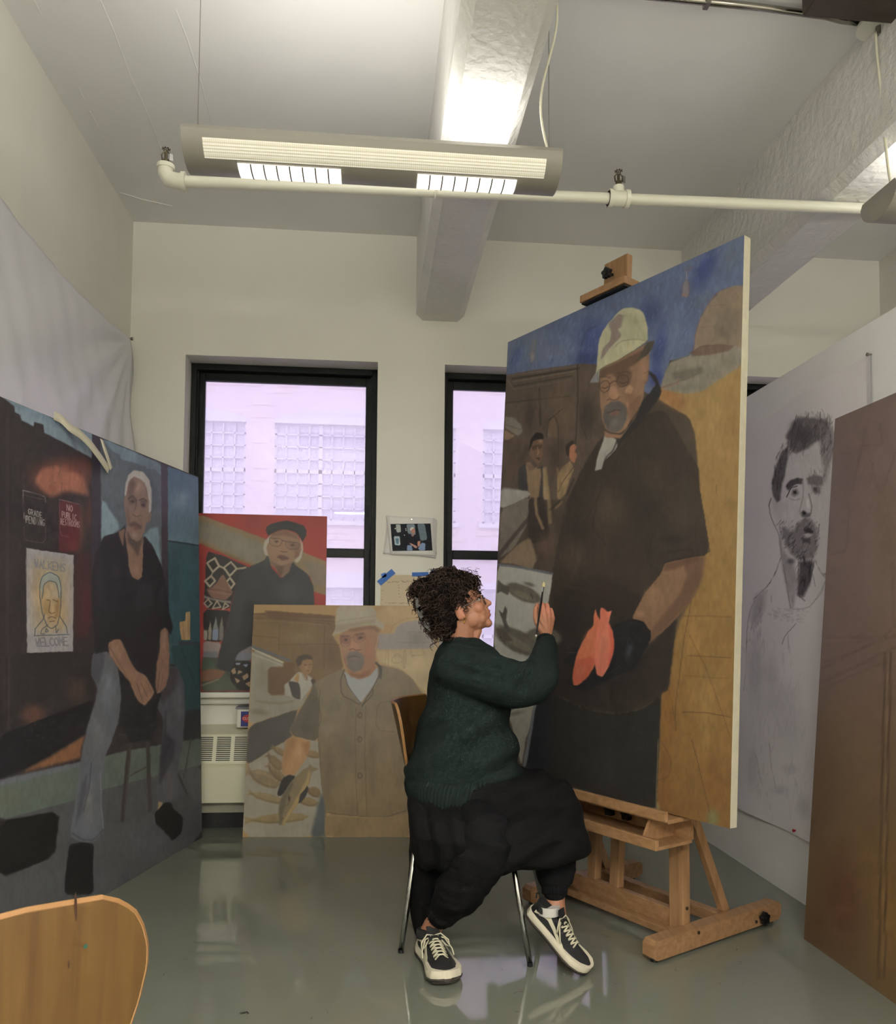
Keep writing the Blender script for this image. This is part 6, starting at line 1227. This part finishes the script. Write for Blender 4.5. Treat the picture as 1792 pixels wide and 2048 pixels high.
for s_ in (-1, 1):
    g.tube([hl((.094 - .004*abs(math.cos(t))*(1 if math.cos(t)*s_ > 0 else 0), s_*.034 + .0215*math.cos(t), .010 + .0195*math.sin(t))) for t in np.linspace(0, 2*math.pi, 28, endpoint=False)], .0013, 6, closed=True)
    g.tube([hl((.091, s_*.0555, .016)), hl((.082, s_*.066, .018)), hl((.05, s_*.070, .014)), hl((-.002, s_*.076, .010)), hl((-.016, s_*.076, -.006))], .0013, 6)
g.tube([hl((.094, -.0125, .014)), hl((.099, 0, .019)), hl((.094, .0125, .014))], .0013, 6)
gl_ = g.build('glasses', M_wire, woman)
# hair: body of the hair and several hundred separate curls, one part
HB = [(905,1195,44,2.82),(882,1182,42,2.82),(922,1172,30,2.82),(852,1180,24,2.82),(836,1180,17,2.80),(893,1222,40,2.82),(880,1236,30,2.82),(940,1166,17,2.80),(905,1160,26,2.81),(870,1208,38,2.82),(885,1160,24,2.82),(950,1160,9,2.79),(897,1248,24,2.80),(936,1180,14,2.79)]
hb_ = MB()
for x, y, r_, Y in HB: c = pr(x, y, Y); hb_.ell(c, (r_/565,)*3, nu=20, nv=12)
def hairdisp(c): return .006*(vnoise(c[:, 0]*90, c[:, 2]*90+c[:, 1]*40, 3)-.5)*2
hm = remesh(hb_, .005, 2)
hair = put(hm, 'hair', M_hair_shade, woman, hairdisp)
rg = np.random.RandomState(12); cm = MB(); vv, nn = vco(hm), vno(hm)
def curl(p, d, ln, rad, th, turns, taper=.4):
    d = d/np.linalg.norm(d); ref = np.array([0, 0, 1.]) if abs(d[2]) < .9 else np.array([1., 0, 0]); u = np.cross(d, ref); u /= np.linalg.norm(u); v = np.cross(d, u); ph = rg.uniform(0, 6.28); m = max(10, int(turns*9)); pts = []
    for k in range(m+1):
        t = k/m; rr = rad*(.5+.5*min(1, t*3)); pts.append(p + d*ln*t + rr*(math.cos(ph+6.283*turns*t)*u + math.sin(ph+6.283*turns*t)*v) + np.array([0, 0, -.012*t*t]))
    cm.tube(pts, [th*(1-taper*k/m) for k in range(m+1)], 4, cap=False)
idx = rg.permutation(len(vv)); cnt = 0
for i in idx:
    p, nrm_ = vv[i], nn[i]; sx, sy = survey(p)
    if sx > 934 and sy > 1182: continue
    if sx > 905 and sy > 1232: continue
    if p[1] > 2.86 and rg.rand() < .6: continue
    dr_ = nrm_*rg.uniform(.4, 1.0) + rg.normal(0, .5, 3); 
    if sy > 1215: dr_ = nrm_*.25 + np.array([-.1, 0, -.6]) + rg.normal(0, .3, 3)
    curl(p - nrm_*.006, dr_, rg.uniform(.012, .030), rg.uniform(.005, .0105), rg.uniform(.0011, .0021), rg.uniform(.9, 1.8)); cnt += 1
    if cnt > 950: break
for _ in range(60):   # fine flyaways round the crown
    x, y = rg.uniform(868, 955), rg.uniform(1140, 1160); curl(pr(x, y, 2.80+rg.uniform(-.04, .05)), np.array([rg.normal(0, .5), rg.normal(0, .3), 1.]), rg.uniform(.015, .03), rg.uniform(.006, .010), .0006, rg.uniform(.8, 1.4))
for x, y in ((945,1178),(942,1190),(948,1172),(938,1196),(950,1182),(934,1205)): curl(pr(x, y, 2.755), np.array([.1, -.1, -1.]), .026, .007, .0013, 1.6)
for x, y, l_ in ((873,1262,.05),(868,1258,.045),(878,1266,.03),(871,1264,.055)): curl(pr(x, y, 2.77), np.array([-.15, 0, -1.]), l_, .0125, .0016, 1.3)
cm.build('curls', M_hair, hair, smooth=True)
cl_ = MB()
for pts in ([(836,1190),(846,1186),(852,1215),(846,1222),(838,1212)], [(841,1214),(848,1210),(858,1236),(852,1243),(842,1226)], [(848,1236),(856,1230),(866,1248),(868,1262),(856,1252)]):
    c0 = pr(850, 1215, 2.80); cl_.prism([(pr(x-7, y+2, 2.80)[0], pr(x-7, y+2, 2.80)[2]) for x, y in pts], (1, 0, 0), (0, 0, 1), (0, 2.785, 0), (0, .03, 0))
cl_.build('hair_clip', M_black, woman)
eR = MB(); ec = hl((.0, -.080, -.036)); eR.tube([ec+np.array([.0055*math.cos(t), 0, .0055*math.sin(t)]) for t in np.linspace(0, 2*math.pi, 14, endpoint=False)], .0014, 6, closed=True).ell(ec+np.array([0, 0, -.010]), (.003, .003, .005), nu=8, nv=6)
eR.build('earring', mat('gold', (190, 146, 72), .25, metal=1.0), woman)

# ---- sweater
s = MB()
rows(s, [(1275,902,955,2.83,.052),(1284,888,970,2.83,.085),(1294,878,986,2.83,.12),(1308,870,1000,2.835,.155),(1330,864,1010,2.84,.185),(1360,858,1016,2.85,.195),(1400,853,1018,2.85,.195),(1425,848,1018,2.85,.198),(1455,838,1022,2.85,.205),(1490,822,1030,2.85,.212),(1520,814,1038,2.85,.216),(1538,812,1043,2.85,.218),(1560,813,1016,2.85,.216)], e=2.2)
chain(s, [pr(918,1335,2.72), pr(970,1352,2.665), pr(1020,1368,2.64), pr(1062,1368,2.655), pr(1083,1345,2.70), pr(1090,1315,2.775), pr(1092,1296,2.825)], [.088, .088, .082, .080, .066, .050, .042], 20)
chain(s, [pr(925,1340,2.97), pr(950,1390,3.03), pr(962,1460,3.0), pr(988,1500,2.93), pr(1000,1515,2.90)], [.085, .075, .06, .05, .04], 18)
def knitfold(c):
    sx = CX + FPX*((c-CAMP) @ _r)/((c-CAMP) @ _f); sy = CY - FPX*((c-CAMP) @ _u)/((c-CAMP) @ _f)
    d = .004*(fbm(sx*.8, sy*1.3, 38, 7, 2)-.5)*2
    # drag folds from the chest down to the back hem, and across the sleeve bend
    t = (sx*.55 + sy*.84); w_ = np.clip((sy-1400)/60, 0, 1)*np.clip((1575-sy)/40, 0, 1)
    d += .011*w_*np.sin(t/11.5 + 1.6*fbm(sx, sy, 60, 9, 2))
    w2 = np.exp(-((sx-1048)/34)**2 - ((sy-1352)/32)**2); d += .010*w2*np.sin((sx*.8+sy*.6)/5.2)
    w3 = np.exp(-((sx-960)/60)**2 - ((sy-1330)/30)**2); d += .008*w3*np.sin((sx*.3-sy*.9)/7)
    return d
swm = remesh(s, .006, 6, .6); sweater = put(swm, 'sweater', M_knit, woman, knitfold)
def ribbed(path, rad, nribs, name, par, m, amp=.0018, ab=None):
    """ribbed tube: rings along a path of (centre, a, b)"""
    out = []
    for c, a, b_ in path:
        rg_ = []
        for k in range(nribs*4):
            t = 2*math.pi*k/(nribs*4); f = 1 + (amp/rad)*(1 if (k % 4) < 2 else -1); rg_.append(np.asarray(c)+np.asarray(a)*math.cos(t)*f+np.asarray(b_)*math.sin(t)*f)
        out.append(rg_)
    mb = MB(); loft(mb, out); return mb.build(name, m, par, smooth=True)
# ribbed hem sloping from the back down, up over the hip
hp = []
for py, xl, xr, f in ((1545,815,1018,.965),(1556,811,1014,1.0),(1568,810,1008,1.01),(1582,812,1000,1.01),(1592,815,994,1.0),(1595,818,988,.97)):
    L_1, R_1 = pr(xl, py, 2.85), pr(xr, py-6, 2.85); c = (L_1+R_1)/2; a = (R_1-L_1)/2*f; hp.append((c, a, np.array([0, .232*f, 0])))
ribbed(hp, .2, 84, 'ribbed_hem', sweater, M_knit)
ax = pr(1092,1274,2.872)-pr(1091,1300,2.815); ax /= np.linalg.norm(ax); u_ = np.cross(ax, [0, 0, 1.]); u_ /= np.linalg.norm(u_); v_ = np.cross(ax, u_)
cc0 = pr(1091,1300,2.815)
ribbed([(cc0+ax*t, u_*r_, v_*r_) for t, r_ in ((-.02,.040),(0,.037),(.03,.0345),(.055,.034),(.058,.030))], .034, 26, 'ribbed_cuff', sweater, M_knit, .0014)
nkc = pr(928,1279,2.830); nax = hl((-.02,0,-.06))-pr(915,1330,2.84); nax /= np.linalg.norm(nax); un = np.cross(nax, [0, 1., 0]); un /= np.linalg.norm(un)
ribbed([(nkc+nax*t, un*r_, np.array([0, r_*1.05, 0])) for t, r_ in ((-.03,.078),(-.012,.068),(.002,.062),(.008,.058))], .06, 44, 'ribbed_neckline', sweater, M_knit, .001)

# ---- sweatpants and the wide black over-skirt
s = MB()
chain(s, [pr(905,1620,2.82), kR, pr(952,1730,2.575), pr(916,1786,2.635), pr(890,1819,2.675)], [.09, .086, .088, .080, .052], 22)
def foldleg(c): return .006*(fbm(c[:, 0]*900, c[:, 2]*1400, 60, 4, 3)-.5)*2 + .004*(fbm(c[:, 0]*500+c[:, 1]*300, c[:, 2]*2600, 60, 14, 2)-.5)*2
p1m = remesh(s, .006, 4); trousers = put(p1m, 'trousers', M_sweat, woman, foldleg)
s = MB(); chain(s, [pr(930,1600,2.90), kL, pr(1110,1690,2.73), pr(1111,1745,2.69), pr(1109,1768,2.665), pr(1109,1777,2.66)], [.12, .086, .074, .071, .056, .043], 22)
put(remesh(s, .006, 4), 'trouser_leg', M_sweat, trousers, foldleg)
for cpt, axp, rr in ((pr(880,1830,2.693), pr(890,1819,2.675), .046), (pr(1109,1780,2.658), pr(1109,1766,2.665), .043)):
    ax = cpt-axp; ax /= np.linalg.norm(ax); u_ = np.cross(ax, [0, 1., 0]); u_ /= np.linalg.norm(u_); v_ = np.cross(ax, u_)
    ribbed([(cpt+ax*t, u_*r_, v_*r_) for t, r_ in ((-.03,rr*1.06),(-.01,rr*1.0),(.012,rr*.96),(.016,rr*.85))], rr, 30, 'trouser_cuff', trousers, M_sweat, .0012)
s = MB()
rows(s, [(1500,860,1010,2.85,.13),(1532,842,1036,2.84,.160),(1548,830,1096,2.82,.178),(1562,822,1128,2.80,.186),(1580,819,1147,2.80,.190),(1594,817,1153,2.79,.198),(1612,815,1159,2.76,.228),(1650,815,1166,2.73,.25),(1682,816,1175,2.74,.24),(1693,817,1178,2.75,.235),(1697,818,1176,2.75,.23),(1700,820,1142,2.75,.22),(1716,826,1104,2.76,.18)], e=2.3, sub=4)
rows(s, [(1640,816,975,2.84,.13),(1700,816,948,2.84,.12),(1740,817,918,2.84,.11),(1790,819,890,2.84,.09),(1830,825,874,2.84,.07),(1850,829,864,2.83,.05),(1868,834,852,2.83,.03)], e=2.1)
def skirtfold(c):
    sx = CX + FPX*((c-CAMP) @ _r)/((c-CAMP) @ _f); sy = CY - FPX*((c-CAMP) @ _u)/((c-CAMP) @ _f)
    d = .009*np.sin((sx*.62+sy*.78)/9 + 2*fbm(sx, sy, 70, 5, 2))*np.clip((sx-930)/60, 0, 1)*np.clip((1190-sx)/70, .25, 1) + .008*np.sin((sx*1.0-sy*.18)/6.5 + 2*fbm(sx, sy, 50, 6, 2))*np.clip((950-sx)/50, 0, 1)*np.clip((sy-1560)/60, 0, 1)
    return d*.8
put(remesh(s, .005, 2), 'overskirt', M_cloth, woman, skirtfold)

# ---- shoes
def shoe(heel, fwd, pitch, side, KS=.93, WS=1.1):
    """heel: world point under the heel; fwd: horizontal unit direction; pitch: nose-down angle; side: +1 right shoe"""
    f = np.array([fwd[0], fwd[1], 0.]); f /= np.linalg.norm(f); z = np.array([0, 0, 1.]); lft = np.cross(z, f)
    F_ = f*math.cos(pitch) - z*math.sin(pitch); U_ = z*math.cos(pitch) + f*math.sin(pitch)
    def q(x, y, h): x, y, h = x*KS, y*KS*WS, h*KS; return np.asarray(heel) + F_*x + lft*y + U_*h
    Lx = [0, .012, .04, .08, .12, .16, .20, .235, .262, .278, .284]
    Wl = [.010, .028, .034, .034, .034, .039, .045, .046, .038, .022, .008]
    Of = [0, 0, 0, .001, .003, .004, .003, 0, -.003, -.004, -.004]
    spring = lambda x: .012*max(0, (x-.19)/.09)**2 if pitch < .1 else 0
    def outline(g, n=40):
        t = np.linspace(0, 1, n); xs = .284*(1-np.cos(t*math.pi))/2; ws = np.interp(xs, Lx, Wl)+g; of = np.interp(xs, Lx, Of)*side
        return [(x, w_+o) for x, w_, o in zip(xs, ws, of)] + [(x, -w_+o) for x, w_, o in list(zip(xs, ws, of))[::-1][1:-1]]
    def band(h0, h1, g0, g1): 
        return [[q(x, y, h+spring(x)) for x, y in outline(g)] for h, g in ((h0, g0), (h0+(h1-h0)*.35, g0+.002), (h0+(h1-h0)*.7, g1+.002), (h1, g1))]
    up = MB(); secs = []
    Hs = [(.006,.055),(.02,.078),(.05,.082),(.08,.080),(.105,.083),(.13,.080),(.16,.070),(.19,.060),(.22,.053),(.25,.047),(.272,.040),(.280,.034)]
    for x, h in Hs:
        w_ = np.interp(x, Lx, Wl)-.001; o = np.interp(x, Lx, Of)*side; h0 = .026+spring(x); top = h+spring(x); wt = w_*(.62 if x < .14 else .55)
        ring_ = []
        for t in np.linspace(0, 2*math.pi, 28, endpoint=False):
            c_, s2 = math.cos(t), math.sin(t); k = max(0, s2); ww = w_*(1-k**1.6)+wt*k**1.6*.9 ; ring_.append(q(x, o+ww*(abs(c_)**.75)*np.sign(c_), h0+(top-h0)*max(s2, -.05)**1.0 if s2 > 0 else h0-.006*(-s2)))
        secs.append(ring_)
    loft(up, secs)
    up.tube([q(.050, 0, .060), q(.044, 0, .090)], [.036*KS*WS, .034*KS*WS], 24)
    um = remesh(up, .0035, 2); sh_ = put(um, 'shoe', M_suede, woman)
    so = MB(); loft(so, band(.014, .038, .0020, .0005)); so_ = so.build('sole', M_rubber, sh_, smooth='auto')
    tr_ = MB(); loft(tr_, band(0.0, .0155, -.004, .0026)); tr_.build('tread', M_tread, sh_)
    for sd in (-1, 1):     # curved stripe on each side
        P_ = []
        for t in np.linspace(0, 1, 26):
            x = .028+.155*t; hc = np.interp(t, [0, .12, .35, .55, .8, 1], [.052, .060, .066, .058, .044, .038]); w2 = np.interp(t, [0, .5, .9, 1], [.0065, .0055, .0045, .001]); w_ = np.interp(x, Lx, Wl); row = []
            for e_ in (-1, 0, 1):
                h = hc+e_*w2; top = np.interp(x, [a_[0] for a_ in Hs], [a_[1] for a_ in Hs]); s2 = np.clip((h-.026)/(top-.026), 0, 1); ww = w_*(1-s2**1.6)+w_*.58*s2**1.6; cth = math.sqrt(max(0, 1-s2*s2)); row.append(q(x, np.interp(x, Lx, Of)*side + sd*(ww*cth**.75+.0025), h))
            P_.append(row)
        MB().slab(np.array(P_), lft*sd, .0015).build('side_stripe', M_lace, sh_)
    lc = MB()
    for k in range(6):
        x0 = .118+k*.014; h = np.interp(x0, [a_[0] for a_ in Hs], [a_[1] for a_ in Hs])
        for s3 in (-1, 1):
            lc.tube([q(x0, s3*.019, h-.006), q(x0+.005, s3*.009, h+.003), q(x0+.011, -s3*.006, h+.004), q(x0+.013, -s3*.018, h-.009)], .0028, 6)
    h = .090
    for s3 in (-1, 1):
        lc.tube([q(.112, 0, h), q(.110, s3*.02, h+.004), q(.125, s3*.038, h-.012), q(.135, s3*.040, h-.03), q(.130, s3*.030, h-.026), q(.115, s3*.010, h)], .0026, 6)
        lc.tube([q(.112, 0, h), q(.122, s3*.028, h-.006), q(.150, s3*.042, h-.030), q(.165, s3*.044, h-.045)], .0024, 6)
    lc.build('laces', M_lace, sh_, smooth=True)
    tg = MB(); tg.slab(np.array([[q(x, y, h) for y in (-.018, 0, .018)] for x, h in ((.130, .083), (.105, .094), (.088, .112))]), F_, .004); tg_ = tg.build('tongue', M_suede, sh_)
    MB().tube([q(-.002, 0, .070), q(-.010, 0, .084), q(-.002, 0, .094)], .003, 6).build('heel_tab', M_suede, sh_)
    return sh_, q
sh1, q1 = shoe((.192, 2.775, .001), (.19, -.98), 0.0, 1, 1.03, 1.16)
heel2 = np.array([.527, 2.680, .155])
sh2, q2 = shoe(heel2, (.76, -.65), math.asin(.145/.25), -1, .93, 1.12)
for cpt, rr in ((q1(.046, 0, .082), .0365), (q2(.050, 0, .084), .0365)):
    MB().tube([cpt-np.array([0, 0, .025]), cpt+np.array([0, 0, .003])], rr, 20).build('sock', mat('white_sock', (196, 192, 186), .9), woman, smooth='auto')

# ---- paintbrush in her hand
br = thing('paintbrush', 'long black paintbrush with a pale bristle tip in the right hand', 'brush', tuple(pr(1078, 1235, 2.87)))
B0, B1 = pr(1072, 1273, 2.80), pr(1088, 1164, 2.94); bd_ = B1-B0
def bp_(t): return B0+bd_*t
MB().tube([bp_(0), bp_(.04), bp_(.3), bp_(.6), bp_(.80)], [.0018, .0028, .0036, .0044, .0034], 10).build('handle', M_black, br, smooth=True)
MB().tube([bp_(.0), bp_(.025)], .0032, 10).build('handle_tip', mat('pale_tip', (200, 196, 186), .5), br)
MB().tube([bp_(.80), bp_(.90)], [.0036, .0042], 12).build('ferrule', M_chrome, br)
MB().tube([bp_(.90), bp_(.95), bp_(1.0)], [.0050, .0062, .0016], 10).build('bristles', mat('bristles', (196, 186, 140), .8), br)
